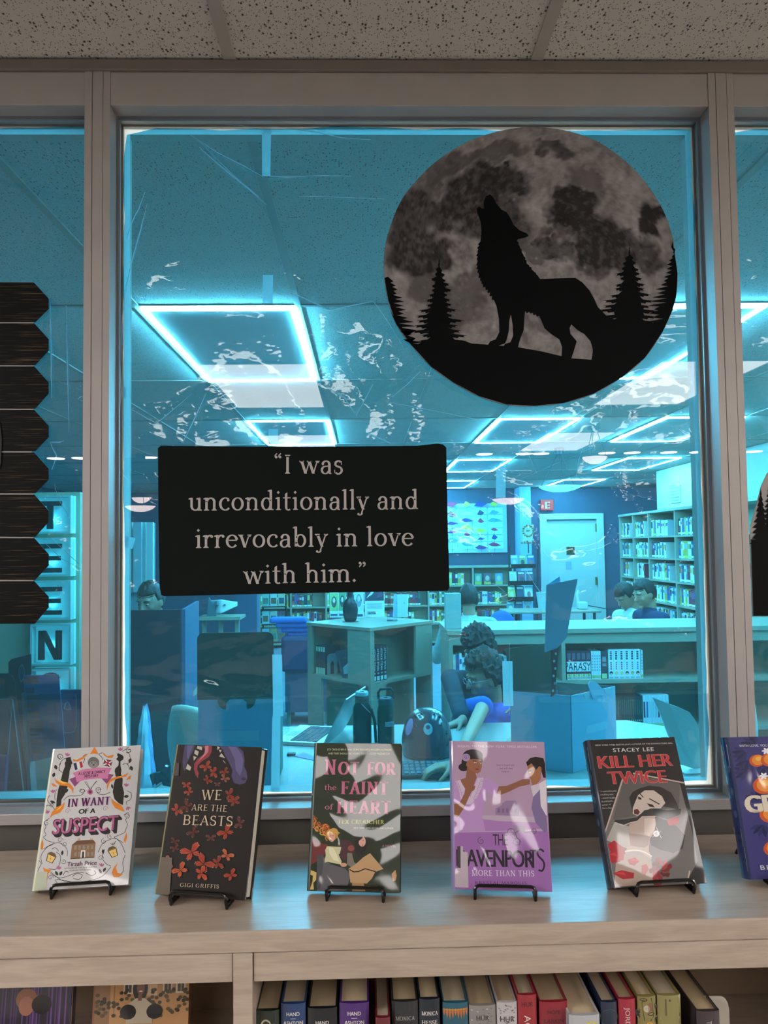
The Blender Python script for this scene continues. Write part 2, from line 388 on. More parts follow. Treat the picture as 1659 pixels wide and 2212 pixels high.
# ================================================================ setting
ZC = 2.613; ZS = 1.0646; ZH = 2.52; ZW = 1.131
def tile_mat():
    m = bpy.data.materials.new('mineral_tile'); m.use_nodes = True; nt = m.node_tree; b = nt.nodes['Principled BSDF']; b.inputs['Roughness'].default_value = .9
    tc = nt.nodes.new('ShaderNodeTexCoord'); mp = nt.nodes.new('ShaderNodeMapping'); nt.links.new(tc.outputs['Object'], mp.inputs[0]); mp.inputs['Scale'].default_value = (1.5, 1, 1)
    def spots(scale, lo, hi, ch):
        v = nt.nodes.new('ShaderNodeTexVoronoi'); v.inputs['Scale'].default_value = scale; nt.links.new(mp.outputs[0], v.inputs['Vector'])
        r = nt.nodes.new('ShaderNodeMapRange'); r.inputs['From Min'].default_value = lo; r.inputs['From Max'].default_value = hi
        nt.links.new(v.outputs['Distance'], r.inputs[0])
        sp = nt.nodes.new('ShaderNodeSeparateColor'); nt.links.new(v.outputs['Color'], sp.inputs[0])
        g = nt.nodes.new('ShaderNodeMath'); g.operation = 'GREATER_THAN'; g.inputs[1].default_value = ch; nt.links.new(sp.outputs[0], g.inputs[0])
        a = nt.nodes.new('ShaderNodeMath'); a.operation = 'MAXIMUM'; nt.links.new(r.outputs[0], a.inputs[0]); nt.links.new(g.outputs[0], a.inputs[1])
        return a
    s1 = spots(88, .18, .36, .36); s2 = spots(230, .20, .40, .30)
    mn = nt.nodes.new('ShaderNodeMath'); mn.operation = 'MULTIPLY'; nt.links.new(s1.outputs[0], mn.inputs[0]); nt.links.new(s2.outputs[0], mn.inputs[1])
    mx = nt.nodes.new('ShaderNodeMix'); mx.data_type = 'RGBA'; nt.links.new(mn.outputs[0], mx.inputs[0])
    mx.inputs[6].default_value = col('#3d372f'); mx.inputs[7].default_value = col('#c9c6be')
    nt.links.new(mx.outputs[2], b.inputs['Base Color'])
    bp = nt.nodes.new('ShaderNodeBump'); bp.inputs['Distance'].default_value = .002; bp.inputs['Strength'].default_value = .6
    nt.links.new(mn.outputs[0], bp.inputs['Height']); nt.links.new(bp.outputs[0], b.inputs['Normal'])
    return m
TILE = tile_mat()
GRID = mat('grid_paint', '#a8a49c', .5)
ALU = mat('taupe_aluminium', '#b0aaa6', .38, .25, var=.04, scale=8, bump=.15, bscale=900)
ALUD = mat('dark_aluminium', '#6a645f', .4, .25)
GASK = mat('gasket', '#77818c', .5)
LINING = mat('white_lining', '#cfc6bb', .6, var=.04, scale=20)
PAINTW = mat('white_wall_paint', '#cfcbc2', .7)
PAINTD = mat('navy_wall_paint', '#46566e', .8, var=.05, scale=3)
CARPET = mat('blue_grey_carpet', '#7a8894', .95, var=.18, scale=60, bump=.4, bscale=300)

# ceilings: tiles and grid bars are parts
ceil = B().box(-5.2, 5.2, -7, 12.4, ZC+.06, ZC+.12).build('ceiling', PAINTW); struct(ceil)
def tiles(xs, ys, skip):
    w_, l = xs[1]-xs[0], ys[1]-ys[0]
    proto = B().box(-w_/2+.010, w_/2-.010, -l/2+.010, l/2-.010, 0, .018).mesh('tile', TILE)
    for i in range(len(xs)-1):
        for j in range(len(ys)-1):
            if (i, j) in skip: continue
            l2 = ys[j+1]-ys[j]
            o = bpy.data.objects.new('ceiling_tile', proto); C.objects.link(o); o.parent = ceil
            o.location = (xs[i]+w_/2, ys[j]+l2/2, ZC+.004+.0007*((i*7+j*3) % 3)); o.scale = (1, (l2-.02)/(l-.02), 1)
def bars(xs, ys):
    for x in xs: B().box(x-.012, x+.012, ys[0], ys[-1], ZC-.001, ZC+.012).build('grid_bar', GRID, ceil)
    for y in ys: B().box(xs[0], xs[-1], y-.012, y+.012, ZC-.0004, ZC+.012).build('grid_bar', GRID, ceil)
bx = [-.26+.65*k for k in range(-7, 8)]; by = [.185+1.38*k for k in range(0, 9)]+[11.79]
fx = [-.26+.62*k for k in range(-8, 9)]; fy = [-2.41-1.28*3+1.28*k for k in range(0, 5)]+[.02]
LEDC = [(6, 1), (6, 3), (6, 5), (6, 7), (9, 1), (9, 3), (9, 5), (9, 7), (12, 1), (11, 3), (12, 5), (12, 7)]
PANC = [(7, 2), (11, 2), (7, 0), (11, 0), (3, 3), (2, 2), (14, 3), (15, 2)]
tiles(bx, by, set(LEDC))
pm = B().box(-.3, .3, -.63, .63, 0, .018).mesh('tile', TILE)
for i in range(len(fx)-1):
    for j in range(len(fy)-1):
        if (i, j) in PANC: continue
        l = fy[j+1]-fy[j]
        o = bpy.data.objects.new('ceiling_tile', pm); C.objects.link(o); o.parent = ceil
        o.location = (fx[i]+.31, fy[j]+l/2, ZC+.004); o.scale = (1, (l-.02)/1.26, 1)
bars(bx, by); bars(fx, fy)

PANH = mat('side_panel_diffuser', (1, .95, .93), .5, emis=PANEL_POWER*7)  # strong panels added out of view at both sides to brighten the front
LEDM = mat('led_diffuser', (.93, 1, .98), .5, emis=LED_POWER)
PANM = mat('panel_diffuser', (1, .95, .93), .5, emis=PANEL_POWER)
WM = mat('white_metal', '#d8d8d4', .4)
led_place = {6: 'in the column left of the middle', 9: 'in the column right of the middle', 12: 'in the right column', 11: 'in the right column', 3: 'in the far left column'}
led_row = {1: 'nearest the window', 3: 'second from the window', 5: 'third from the window', 7: 'farthest from the window'}
for i, j in LEDC:
    x0, x1, y0, y1 = bx[i], bx[i+1], by[j], by[j+1]; t = .0145
    r = thing('led_frame_light', 'glowing rectangular LED outline light %s, %s' % (led_place[i], led_row[j]), 'ceiling light', ((x0+x1)/2, (y0+y1)/2, ZC-.02), group='LED outline lights in the room beyond the window')
    a, b_, c, d = x0+.014, x1-.014, y0+.014, y1-.014
    g = B(); z0, z1 = ZC-.010, ZC-.002
    g.box(a, b_, c, c+t, z0, z1).box(a, b_, d-t, d, z0, z1).box(a, a+t, c+t, d-t, z0, z1).box(b_-t, b_, c+t, d-t, z0, z1)
    g.build('light_strip', LEDM, r)
    B().box(a+t, b_-t, c+t, d-t, ZC-.006, ZC+.004).build('centre_panel', WM, r)
for n_, (i, j) in enumerate(PANC):
    x0, x1, y0, y1 = fx[i]+.012, fx[i+1]-.012, fy[j]+.012, fy[j+1]-.012
    r = thing('ceiling_panel_light', 'flat white ceiling light panel behind the viewer, %s' % ['left of centre, near row', 'right of centre, near row', 'left of centre, rear row', 'right of centre, rear row', 'far left, row above the viewer', 'farthest left', 'far right, row above the viewer', 'farthest right'][n_], 'ceiling light', ((x0+x1)/2, (y0+y1)/2, ZC-.01), group='panel lights mirrored in the window')
    B().box(x0, x1, y0, y1, ZC-.002, ZC+.004).build('diffuser', PANM if n_ < 4 else PANH, r)
    f = B(); f.box(x0-.01, x1+.01, y0-.01, y0, ZC-.006, ZC+.02).box(x0-.01, x1+.01, y1, y1+.01, ZC-.006, ZC+.02).box(x0-.01, x0, y0, y1, ZC-.006, ZC+.02).box(x1, x1+.01, y0, y1, ZC-.006, ZC+.02)
    f.build('frame', WM, r)

struct(B().box(-5.2, 5.2, .1, 12.4, -.1, 0).build('floor', CARPET))
struct(B().box(-5.2, 5.2, -7, .1, -.1, -.0005).build('floor_front', mat('front_carpet', '#938e88', .95, var=.15, scale=50)))
struct(B().box(-5.3, -5.2, -7, 12.4, -.1, ZC+.1).build('wall_left', PAINTD))
struct(B().box(5.2, 5.3, -7, 12.4, -.1, ZC+.1).build('wall_right', PAINTW))
struct(B().box(-5.3, 5.3, -7.1, -7, -.1, ZC+.1).build('wall_behind', mat('warm_wall', '#474441', .8)))
struct(B().box(3.97, 4.07, .14, 8.75, 0, ZC).build('wall_back_right', PAINTW))
# far wall with the window and the door
YF = 11.6
wx0, wx1, wz0, wz1 = 1.0, at(1093, 1080, Y=YF).x, at(1098, 1193, Y=YF).z, at(1098, 1087, Y=YF).z
dx0, dx1, dz1 = at(1177, 1112, Y=YF).x, at(1290, 1112, Y=YF).x, at(1230, 1122, Y=YF).z
far = B().box(-5.2, wx0, YF, YF+.2, 0, ZC).box(wx1, dx0, YF, YF+.2, 0, ZC).box(dx1, 5.2, YF, YF+.2, 0, ZC).box(wx0, wx1, YF, YF+.2, 0, wz0).box(wx0, wx1, YF, YF+.2, wz1, ZC).box(dx0, dx1, YF, YF+.2, dz1, ZC)
struct(far.build('wall_far', PAINTD))
struct(B().box(-5.2, 5.2, YF+.2, YF+.25, 0, .1).build('baseboard_far', PAINTD))
px0 = at(1123, 1100, Y=YF-.45).x; px1 = at(1147, 1100, Y=YF-.45).x
struct(B().box(px0, px1, YF-.45, YF, 0, ZC).build('wall_pilaster', mat('window_lit_pilaster', '#8fb4d0', .7)))  # window light on a side wall, put into the pale blue colour
w4 = bpy.data.objects.new('window_4', None); C.objects.link(w4); w4.location = ((wx0+wx1)/2, YF, wz0); struct(w4)
fr = B(); t = .07
for a in ((wx0, wx0+t, wz0, wz1), (wx1-t, wx1, wz0, wz1), (wx0+t, wx1-t, wz0, wz0+t), (wx0+t, wx1-t, wz1-t, wz1)): fr.box(a[0], a[1], YF-.04, YF+.04, a[2], a[3])
fr.build('window_frame', mat('window_paint', '#bfd6e6', .5), w4)
nb = 5
for k in range(1, nb): 
    x = wx0+t+(wx1-wx0-2*t)*k/nb
    B().box(x-.014, x+.014, YF-.015, YF+.015, wz0+t, wz1-t).build('muntin', mat('window_paint', '#bfd6e6'), w4)
for k in range(1, 6):
    z = wz0+t+(wz1-wz0-2*t)*k/6
    B().box(wx0+t, wx1-t, YF-.012, YF+.012, z-.012, z+.012).build('muntin', mat('window_paint', '#bfd6e6'), w4)
for k in range(nb):
    a = wx0+t+(wx1-wx0-2*t)*k/nb
    for q in range(6):
        z = wz0+t+(wz1-wz0-2*t)*q/6
        B().box(a, a+(wx1-wx0-2*t)/nb, YF-.004, YF-.001, z, z+(wz1-wz0-2*t)/6).build('pane', mat('daylit_pane', (.35, .80, 1), .3, emis=2.2), w4)
# door
d1 = bpy.data.objects.new('door_1', None); C.objects.link(d1); d1.location = ((dx0+dx1)/2, YF, 0); struct(d1)
DW = mat('door_white', '#d6d4cc', .5)
B().box(dx0+.02, dx1-.02, YF+.02, YF+.07, 0, dz1-.02).build('door_leaf', DW, d1, bevel=.004)
f = B(); f.box(dx0-.10, dx0+.02, YF-.04, YF+.1, 0, dz1+.1).box(dx1-.02, dx1+.10, YF-.04, YF+.1, 0, dz1+.1).box(dx0+.02, dx1-.02, YF-.04, YF+.1, dz1, dz1+.1)
f.build('door_frame', DW, d1, bevel=.006)
a = at(1233, 1190, Y=YF); B().box(a.x-.07, a.x+.07, YF+.012, YF+.02, a.z-.07, a.z+.07).build('vision_pane', mat('dark_glass', '#4a4a38', .2), d1)
a = at(1229, 1222, Y=YF); B().box(a.x-.05, a.x+.05, YF+.012, YF+.019, a.z-.07, a.z+.07).build('notice', mat('pale_notice', '#a3b6c0', .6), d1)
for yy in (1140, 1255):
    a = at(1288, yy, Y=YF); B().tube([(a.x, YF-.005, a.z-.07), (a.x, YF-.005, a.z+.07)], .018).build('hinge', mat('brass', '#8a7a45', .3, .8), d1)
a = at(1200, 1210, Y=YF); B().tube([(a.x, YF+.02, .98), (a.x, YF-.04, .98), (a.x+.1, YF-.05, .98)], .012).build('door_handle', mat('brass', '#8a7a45', .3, .8), d1)

# ---------------------------------------------------------------- the window wall
MX = [(-1.81, -1.76), (-.549, -.4985), (.7115, .7635), (1.972, 2.024)]
for n_, (a, b_) in enumerate(MX):
    g = B(); w_ = b_-a
    g.box(a, a+.0145, 0, .13, ZW-.021, ZC-.024).box(a+.016, b_-.0145, .0, .13, ZW-.021, ZC-.024).box(b_-.0135, b_, 0, .13, ZW-.021, ZC-.024).box(a+.003, b_-.003, .003, .12, ZW-.021, ZC-.024)
    struct(g.build('trim_%d' % (n_+2), ALU), 'vertical mullion with two fine grooves')
struct(B().box(-5.2, 5.2, -.006, .1, ZC-.024, ZC-.0015).build('trim_1', mat('ceiling_angle', '#7e756e', .4, .2), bevel=.002), 'taupe ceiling angle above the windows')
struct(B().box(-5.2, 5.2, .012, .13, 0, ZW-.021).build('wall_front', mat('dark_skirt', '#5a5651', .45, .1)))
struct(B().box(-5.2, -1.81, .0, .13, ZW-.021, ZC).build('wall_front_left', PAINTW)); struct(B().box(2.024, 5.2, .0, .13, ZW-.021, ZC).build('wall_front_right', PAINTW))

def film_mat():
    m = bpy.data.materials.new('blue_cellophane'); m.use_nodes = True; nt = m.node_tree; nt.nodes.clear()
    out = nt.nodes.new('ShaderNodeOutputMaterial'); tr = nt.nodes.new('ShaderNodeBsdfTransparent'); tr.inputs[0].default_value = (.068, .45, .73, 1)
    gl = nt.nodes.new('ShaderNodeBsdfGlossy'); gl.inputs['Color'].default_value = (1, 1, 1, 1); gl.inputs['Roughness'].default_value = .04
    tc = nt.nodes.new('ShaderNodeTexCoord'); mp = nt.nodes.new('ShaderNodeMapping'); mp.inputs['Scale'].default_value = (1, 1, 1.6); mp.inputs['Rotation'].default_value = (0, .5, 0)
    nt.links.new(tc.outputs['Object'], mp.inputs[0])
    n1 = nt.nodes.new('ShaderNodeTexNoise'); n1.inputs['Scale'].default_value = 3.2; n1.inputs['Detail'].default_value = 2; n1.inputs['Distortion'].default_value = 1.2
    n2 = nt.nodes.new('ShaderNodeTexNoise'); n2.inputs['Scale'].default_value = 26; n2.inputs['Detail'].default_value = 2
    nt.links.new(mp.outputs[0], n1.inputs['Vector']); nt.links.new(mp.outputs[0], n2.inputs['Vector'])
    s = nt.nodes.new('ShaderNodeMath'); s.operation = 'MULTIPLY_ADD'; s.inputs[1].default_value = .05
    nt.links.new(n2.outputs[0], s.inputs[0]); nt.links.new(n1.outputs[0], s.inputs[2])
    bp = nt.nodes.new('ShaderNodeBump'); bp.inputs['Strength'].default_value = 1; bp.inputs['Distance'].default_value = .016
    nt.links.new(s.outputs[0], bp.inputs['Height']); nt.links.new(bp.outputs[0], gl.inputs['Normal'])
    mx = nt.nodes.new('ShaderNodeMixShader'); mx.inputs[0].default_value = .075
    nt.links.new(tr.outputs[0], mx.inputs[1]); nt.links.new(gl.outputs[0], mx.inputs[2])
    df = nt.nodes.new('ShaderNodeBsdfDiffuse'); df.inputs[0].default_value = (.10, .5, .8, 1); tl = nt.nodes.new('ShaderNodeBsdfTranslucent'); tl.inputs[0].default_value = (.1, .6, .85, 1)
    a1 = nt.nodes.new('ShaderNodeMixShader'); a1.inputs[0].default_value = .5; nt.links.new(df.outputs[0], a1.inputs[1]); nt.links.new(tl.outputs[0], a1.inputs[2])
    m2 = nt.nodes.new('ShaderNodeMixShader'); m2.inputs[0].default_value = .05
    nt.links.new(mx.outputs[0], m2.inputs[1]); nt.links.new(a1.outputs[0], m2.inputs[2]); nt.links.new(m2.outputs[0], out.inputs[0])
    return m
FILM = film_mat()
def glass_mat(name='window_glass', fac_scale=1.0, tint=(.96, .98, .97, 1)):
    m = bpy.data.materials.new(name); m.use_nodes = True; nt = m.node_tree; nt.nodes.clear()
    out = nt.nodes.new('ShaderNodeOutputMaterial'); tr = nt.nodes.new('ShaderNodeBsdfTransparent'); tr.inputs[0].default_value = tint
    gl = nt.nodes.new('ShaderNodeBsdfGlossy'); gl.inputs['Roughness'].default_value = 0.0
    fr = nt.nodes.new('ShaderNodeFresnel'); fr.inputs[0].default_value = 1.5
    ml = nt.nodes.new('ShaderNodeMath'); ml.operation = 'MULTIPLY'; ml.inputs[1].default_value = fac_scale; nt.links.new(fr.outputs[0], ml.inputs[0])
    mx = nt.nodes.new('ShaderNodeMixShader'); nt.links.new(ml.outputs[0], mx.inputs[0]); nt.links.new(tr.outputs[0], mx.inputs[1]); nt.links.new(gl.outputs[0], mx.inputs[2]); nt.links.new(mx.outputs[0], out.inputs[0])
    return m
GLASS = glass_mat(fac_scale=1.0); ACRYL = glass_mat('clear_acrylic', 1.6, (.86, .93, .94, 1))
TAPE = bpy.data.materials.new('clear_blue_tape'); TAPE.use_nodes = True
_b = TAPE.node_tree.nodes['Principled BSDF']; _b.inputs['Base Color'].default_value = col('#d5ecff'); _b.inputs['Roughness'].default_value = .35
_nt = TAPE.node_tree; _tr = _nt.nodes.new('ShaderNodeBsdfTransparent'); _tr.inputs[0].default_value = (.8, .92, 1, 1)
_tl = _nt.nodes.new('ShaderNodeBsdfTranslucent'); _tl.inputs[0].default_value = col('#ffffff'); _a1 = _nt.nodes.new('ShaderNodeMixShader'); _a1.inputs[0].default_value = .5
_nt.links.new(_b.outputs[0], _a1.inputs[1]); _nt.links.new(_tl.outputs[0], _a1.inputs[2])
_mx = _nt.nodes.new('ShaderNodeMixShader'); _mx.inputs[0].default_value = .85; _nt.links.new(_tr.outputs[0], _mx.inputs[1]); _nt.links.new(_a1.outputs[0], _mx.inputs[2])
_nt.links.new(_mx.outputs[0], _nt.nodes['Material Output'].inputs[0])

PAPER = bpy.data.materials.new('white_paper_strip'); PAPER.use_nodes = True; _nt = PAPER.node_tree
_b = _nt.nodes['Principled BSDF']; _b.inputs['Base Color'].default_value = col('#f4efe8'); _b.inputs['Roughness'].default_value = .8
_tl = _nt.nodes.new('ShaderNodeBsdfTranslucent'); _tl.inputs[0].default_value = col('#ffffff'); _mx = _nt.nodes.new('ShaderNodeMixShader'); _mx.inputs[0].default_value = .55
_nt.links.new(_b.outputs[0], _mx.inputs[1]); _nt.links.new(_tl.outputs[0], _mx.inputs[2]); _nt.links.new(_mx.outputs[0], _nt.nodes['Material Output'].inputs[0])
YG = .052; YFI = .066
def facet(px, py, rx, rz, target):
    'a slack part of the film, tilted so that it mirrors a ceiling panel'
    P = at(px, py, Y=YFI); h = ((CAM-P).normalized()+(Vector(target)-P).normalized()).normalized()
    return (P.x, P.z, rx, rz, h.x/-h.y, h.z/-h.y)
FACETS = [facet(750, 775, .085, .105, (-.57, -3.0, ZC)), facet(400, 910, .03, .05, (-.57, -3.0, ZC))]
def window(n, x0, x1, edges):
    w_ = bpy.data.objects.new('window_%d' % n, None); C.objects.link(w_); w_.location = ((x0+x1)/2, .05, ZW); struct(w_)
    B().box(x0, x1, .001, .13, ZH, ZC-.024).build('header', ALU, w_, bevel=.0015)
    B().box(x0, x1, -.002, .13, ZW-.021, ZW).build('sill', ALU, w_, bevel=.0015)
    B().box(x0, x1, YG-.002, YG+.002, ZW, ZH).build('glass_pane', GLASS, w_)
    def ring(y, t, d, m, name, tt=None):
        g = B(); g.box(x0, x1, y-d, y+d, ZH-(tt or t), ZH).box(x0, x1, y-d, y+d, ZW, ZW+t).box(x0, x0+t, y-d, y+d, ZW+t, ZH-(tt or t)).box(x1-t, x1, y-d, y+d, ZW+t, ZH-(tt or t))
        g.build(name, m, w_)
    ring(YG-.0075, .0028, .0012, GASK, 'gasket'); ring(YG-.0115, .0014, .0008, GASK, 'gasket'); ring(YG-.0042, .0055, .0012, mat('bright_bead', '#9aa6ae', .3, .4), 'bead')
    ring(.101, .004, .029, LINING, 'lining'); yy = YFI+.013; g = B(); q = lambda a, b_, c, d: g.add([(a, yy, c), (b_, yy, c), (b_, yy, d), (a, yy, d)], [(0, 1, 2, 3)])
    q(x0, x1, ZH-.017, ZH); q(x0, x1, ZW, ZW+.018); q(x0, x0+.016, ZW+.018, ZH-.017); q(x1-.016, x1, ZW+.018, ZH-.017); g.build('paper_strip', PAPER, w_, fix=False)
    # cellophane sheet with crinkled free edges
    L, Rr, T, Bo = edges
    def fl(v): return L[0]+(L[1]-L[0])*v
    def fn(u, v):
        s = u
        xa = interp(L, v); xb = interp(Rr, v); za = interp(Bo, u); zb = interp(T, u)
        x = xa+(xb-xa)*u; z = za+(zb-za)*v
        e = min(u, 1-u, v, 1-v)
        k = .0045*noise.noise(Vector((x*5, z*5, n*3)))+.0022*noise.noise(Vector((x*16+z*9, z*4, n)))
        x += .004*noise.noise(Vector((z*14, n, 2)))*(abs(u-.5)*2)**4; z += .004*noise.noise(Vector((x*12, n, 5)))*(abs(v-.5)*2)**4
        if n == 2:
            for x_, z_, rx_, rz_, a_, b_ in FACETS:
                d = math.hypot((x-x_)/rx_, (z-z_)/rz_)+.35*noise.noise(Vector((x*22, z*22, 3)))
                wq = max(0, min(1, (1.15-d)/.3)); k += wq*(a_*(x-x_)+b_*(z-z_))
        return (x, YFI+.004+k, z)
    o = B().grid(fn, 150, 170).build('film_sheet', FILM, None, smooth=True, fix=False)
    o.name = 'cellophane_film'
    return o
def interp(L, t):
    for (a, x), (b_, y) in zip(L, L[1:]):
        if t <= b_: return x+(y-x)*(t-a)/(b_-a)
    return L[-1][1]
def gx(x, y): return at(x, y, Y=YFI).x
def gz(x, y): return at(x, y, Y=YFI).z
XA, XB = -.4985, .7115
o = window(2, XA, XB, ([(0, XA+.013), (.25, XA+.011), (.5, XA+.007), (.8, XA+.0055), (.96, XA+.006), (1, XA+.013)],
    [(0, XB-.018), (.05, XB-.011), (.3, XB-.010), (.5, XB-.0085), (.75, XB-.006), (1, XB-.007)],
    [(0, ZH-.024), (.05, ZH-.009), (.3, ZH-.011), (.37, ZH-.005), (.5, ZH-.009), (.8, ZH-.012), (1, ZH-.007)],
    [(0, ZW+.011), (.3, ZW+.008), (.6, ZW+.010), (.85, ZW+.007), (1, ZW+.015)]))
tag(o, 'crinkled sheet of clear blue cellophane covering the wide middle window', 'film', 'blue cellophane sheets')
o = window(1, -1.76, -.549, ([(0, -1.752), (1, -1.752)], [(0, -.553), (1, -.553)], [(0, ZH-.012), (.7, ZH-.011), (1, ZH-.004)], [(0, ZW+.005), (1, ZW+.004)]))
tag(o, 'crinkled sheet of clear blue cellophane covering the left window', 'film', 'blue cellophane sheets')
o = window(3, .7635, 1.972, ([(0, .768), (1, .768)], [(0, 1.965), (1, 1.965)], [(0, ZH-.009), (.02, ZH-.016), (.06, ZH-.008), (1, ZH-.012)], [(0, ZW+.005), (1, ZW+.005)]))
tag(o, 'crinkled sheet of clear blue cellophane covering the right window', 'film', 'blue cellophane sheets')
# fold ridges in the film and pieces of tape
def crease(pts, r=.0009, lab=None):
    q = [at(x, y, Y=YFI-.002) for x, y in pts]
    return q, r
g = B()
for pts, r in (([(412, 292), (470, 330), (530, 360), (570, 383)], .0011), ([(430, 318), (480, 362), (530, 402), (576, 442)], .0016), ([(425, 300), (500, 375), (560, 425)], .0007),
    ([(313, 415), (300, 450), (285, 480), (272, 520)], .0012), ([(318, 440), (300, 510), (283, 570), (271, 625)], .0013), ([(570, 380), (620, 383), (662, 381)], .0014), ([(600, 383), (700, 379), (760, 381)], .0006),
    ([(645, 425), (680, 424), (830, 430)], .0007), ([(480, 268), (520, 271), (570, 280)], .001), ([(570, 270), (680, 285), (740, 298), (800, 302)], .0009),
    ([(600, 618), (640, 636), (680, 655), (712, 669), (760, 660), (806, 651)], .0013), ([(806, 651), (820, 668), (848, 710), (870, 748)], .0007), ([(712, 669), (700, 664)], .0009),
    ([(330, 920), (350, 905), (415, 850)], .0006), ([(285, 885), (320, 905), (350, 920)], .0008), ([(395, 955), (420, 905), (445, 850)], .0011), ([(770, 898), (745, 860), (700, 830)], .0008), ([(770, 898), (790, 860), (806, 830)], .0011),
    ([(795, 935), (820, 947), (843, 957)], .0014), ([(835, 868), (900, 880), (1030, 906)], .0006), ([(846, 858), (880, 830), (908, 802)], .0007), ([(258, 760), (262, 840), (258, 900)], .0009), ([(1300, 858), (1297, 880)], .001), ([(1318, 860), (1322, 892)], .0008),
    ([(1240, 905), (1255, 890), (1275, 870)], .0006), ([(1135, 965), (1150, 1000), (1160, 1023)], .0006), ([(1260, 965), (1250, 995), (1245, 1030)], .0006), ([(1120, 960), (1124, 985)], .0006),
    ([(1524, 900), (1528, 945), (1522, 1000)], .001), ([(1552, 1240), (1550, 1330)], .0008), ([(270, 630), (263, 700), (262, 780)], .0012), ([(108, 645), (110, 740), (112, 860)], .0018), ([(143, 660), (146, 800), (149, 935)], .0016), ([(108, 955), (122, 985), (112, 1015)], .0012),
    ([(109, 955), (130, 955), (138, 952)], .001), ([(90, 1165), (130, 1205), (179, 1232)], .0006), ([(110, 1160), (150, 1200), (179, 1225)], .0006), ([(118, 1045), (125, 1075), (150, 1120)], .0007), ([(530, 970), (525, 985)], .0008), ([(255, 1015), (275, 1035)], .0006),
    ([(1100, 1390), (1100, 1545)], .0004), ([(780, 1520), (800, 1540)], .0006), ([(1045, 1255), (1070, 1262), (1092, 1280)], .0006), ([(1135, 1228), (1160, 1270), (1175, 1290)], .0006)):
    q = [at(x, y, Y=YFI-.0005) for x, y in pts]
    k = [r*.3]+[r]*(len(q)-2)+[r*.3] if len(q) > 2 else [r*.6, r*.4]
    pts2 = []; rr = []
    for i in range(len(q)-1):
        for s in range(5):
            tt = s/5; p = q[i].lerp(q[i+1], tt); p.x += .0012*noise.noise(Vector((p.z*60, i, r*1e4))); pts2.append(p); rr.append(k[i]+(k[i+1]-k[i])*tt)
    pts2.append(q[-1]); rr.append(k[-1])
    g.tube(pts2, rr, 5)
cr_m = TAPE  # paler than the film: glints along the folds are put into the material
fo = g.build('film_creases', cr_m, bpy.data.objects['cellophane_film'], smooth=True); fo['kind'] = 'stuff'
k = 0
for pts, lab in (([(566, 262), (586, 262), (584, 380), (566, 380)], 'long blue tape strip hanging from the top edge of the film'), ([(568, 594), (590, 594), (589, 655), (567, 655)], 'blue tape strip above the upper left LED light'),
    ([(580, 927), (601, 927), (600, 960), (580, 960)], 'short blue tape strip just above the quote sign'), ([(1072, 1006), (1093, 1006), (1092, 1075), (1071, 1075)], 'blue tape strip right of the quote sign'),
    ([(1085, 1428), (1107, 1428), (1109, 1525), (1087, 1525)], 'blue tape strip beside the right cardboard box'), ([(588, 1414), (609, 1414), (612, 1547), (590, 1547)], 'blue tape strip beside the green lid of the left box'),
    ([(588, 1547), (606, 1547), (604, 1712), (585, 1712)], 'lower blue tape strip in front of the left box'),
    ([(345, 262), (425, 262), (425, 275), (347, 273)], 'blue tape tab on the top edge of the film at the left'), ([(940, 262), (1000, 263), (1000, 271), (942, 270)], 'blue tape tab on the top edge left of the moon'),
    ([(1357, 262), (1415, 262), (1413, 272), (1358, 271)], 'blue tape tab on the top edge right of the moon'), ([(270, 1157), (293, 1163), (286, 1186), (270, 1182)], 'torn tape corner on the left film edge'), ([(578, 263), (798, 262), (800, 270), (578, 268)], 'long narrow tape piece along the top film edge'),
    ([(1520, 1498), (1538, 1497), (1537, 1610), (1525, 1612)], 'blue tape strip on the right film edge low down'), ([(258, 830), (272, 838), (272, 862), (262, 858)], 'small tape scrap on the left film edge')):
    y = YFI+.012
    q = [at(x, y_, Y=y) for x, y_ in pts]
    o = B().add([(p.x, y, p.z) for p in q], [(0, 1, 2, 3)]).build('tape_strip', TAPE, fix=False)
    tag(o, lab, 'tape', 'tape pieces on the film')
# ================================================================ the room beyond the window
OAK = mat('pale_wood_laminate', '#9e9683', .5, var=.05, scale=6, stretch=(1, 1, 12))
OAKD = mat('shelf_back_panel', '#9a8f7a', .6)
MATT = {}
def flat(c, r=.6):
    if (c, r) not in MATT: MATT[(c, r)] = mat('paint_%s' % c.strip('#'), c, r)
    return MATT[(c, r)]
# books standing in rows: a few shared spine meshes, one object per book
PAL = ['#d8dde0', '#c7d3dc', '#2f5f9e', '#8e2f45', '#e6e3d8', '#31405c', '#c9b24a', '#5a8f9c', '#7d5b8e', '#d66f4a', '#3c6e52', '#f0efe9', '#9fb4c4', '#ab3b3b', '#24344a', '#e0c97a']
_bk = {}
CN = {'#d8dde0': 'white', '#c7d3dc': 'pale grey', '#2f5f9e': 'blue', '#8e2f45': 'wine red', '#e6e3d8': 'cream', '#31405c': 'navy', '#c9b24a': 'mustard', '#5a8f9c': 'teal', '#7d5b8e': 'purple', '#d66f4a': 'orange', '#3c6e52': 'green', '#f0efe9': 'bright white', '#9fb4c4': 'grey blue', '#ab3b3b': 'red', '#24344a': 'dark navy', '#e0c97a': 'yellow'}
ORD = ['first', 'second', 'third', 'fourth', 'fifth', 'sixth', 'seventh', 'eighth', 'ninth', 'tenth', 'eleventh', 'twelfth', 'thirteenth', 'fourteenth', 'fifteenth', 'sixteenth', 'seventeenth', 'eighteenth', 'nineteenth', 'twentieth', 'twenty-first', 'twenty-second', 'twenty-third', 'twenty-fourth', 'twenty-fifth']
LBAND = flat('#f4f1e4'); YB = flat('#cfd77a')
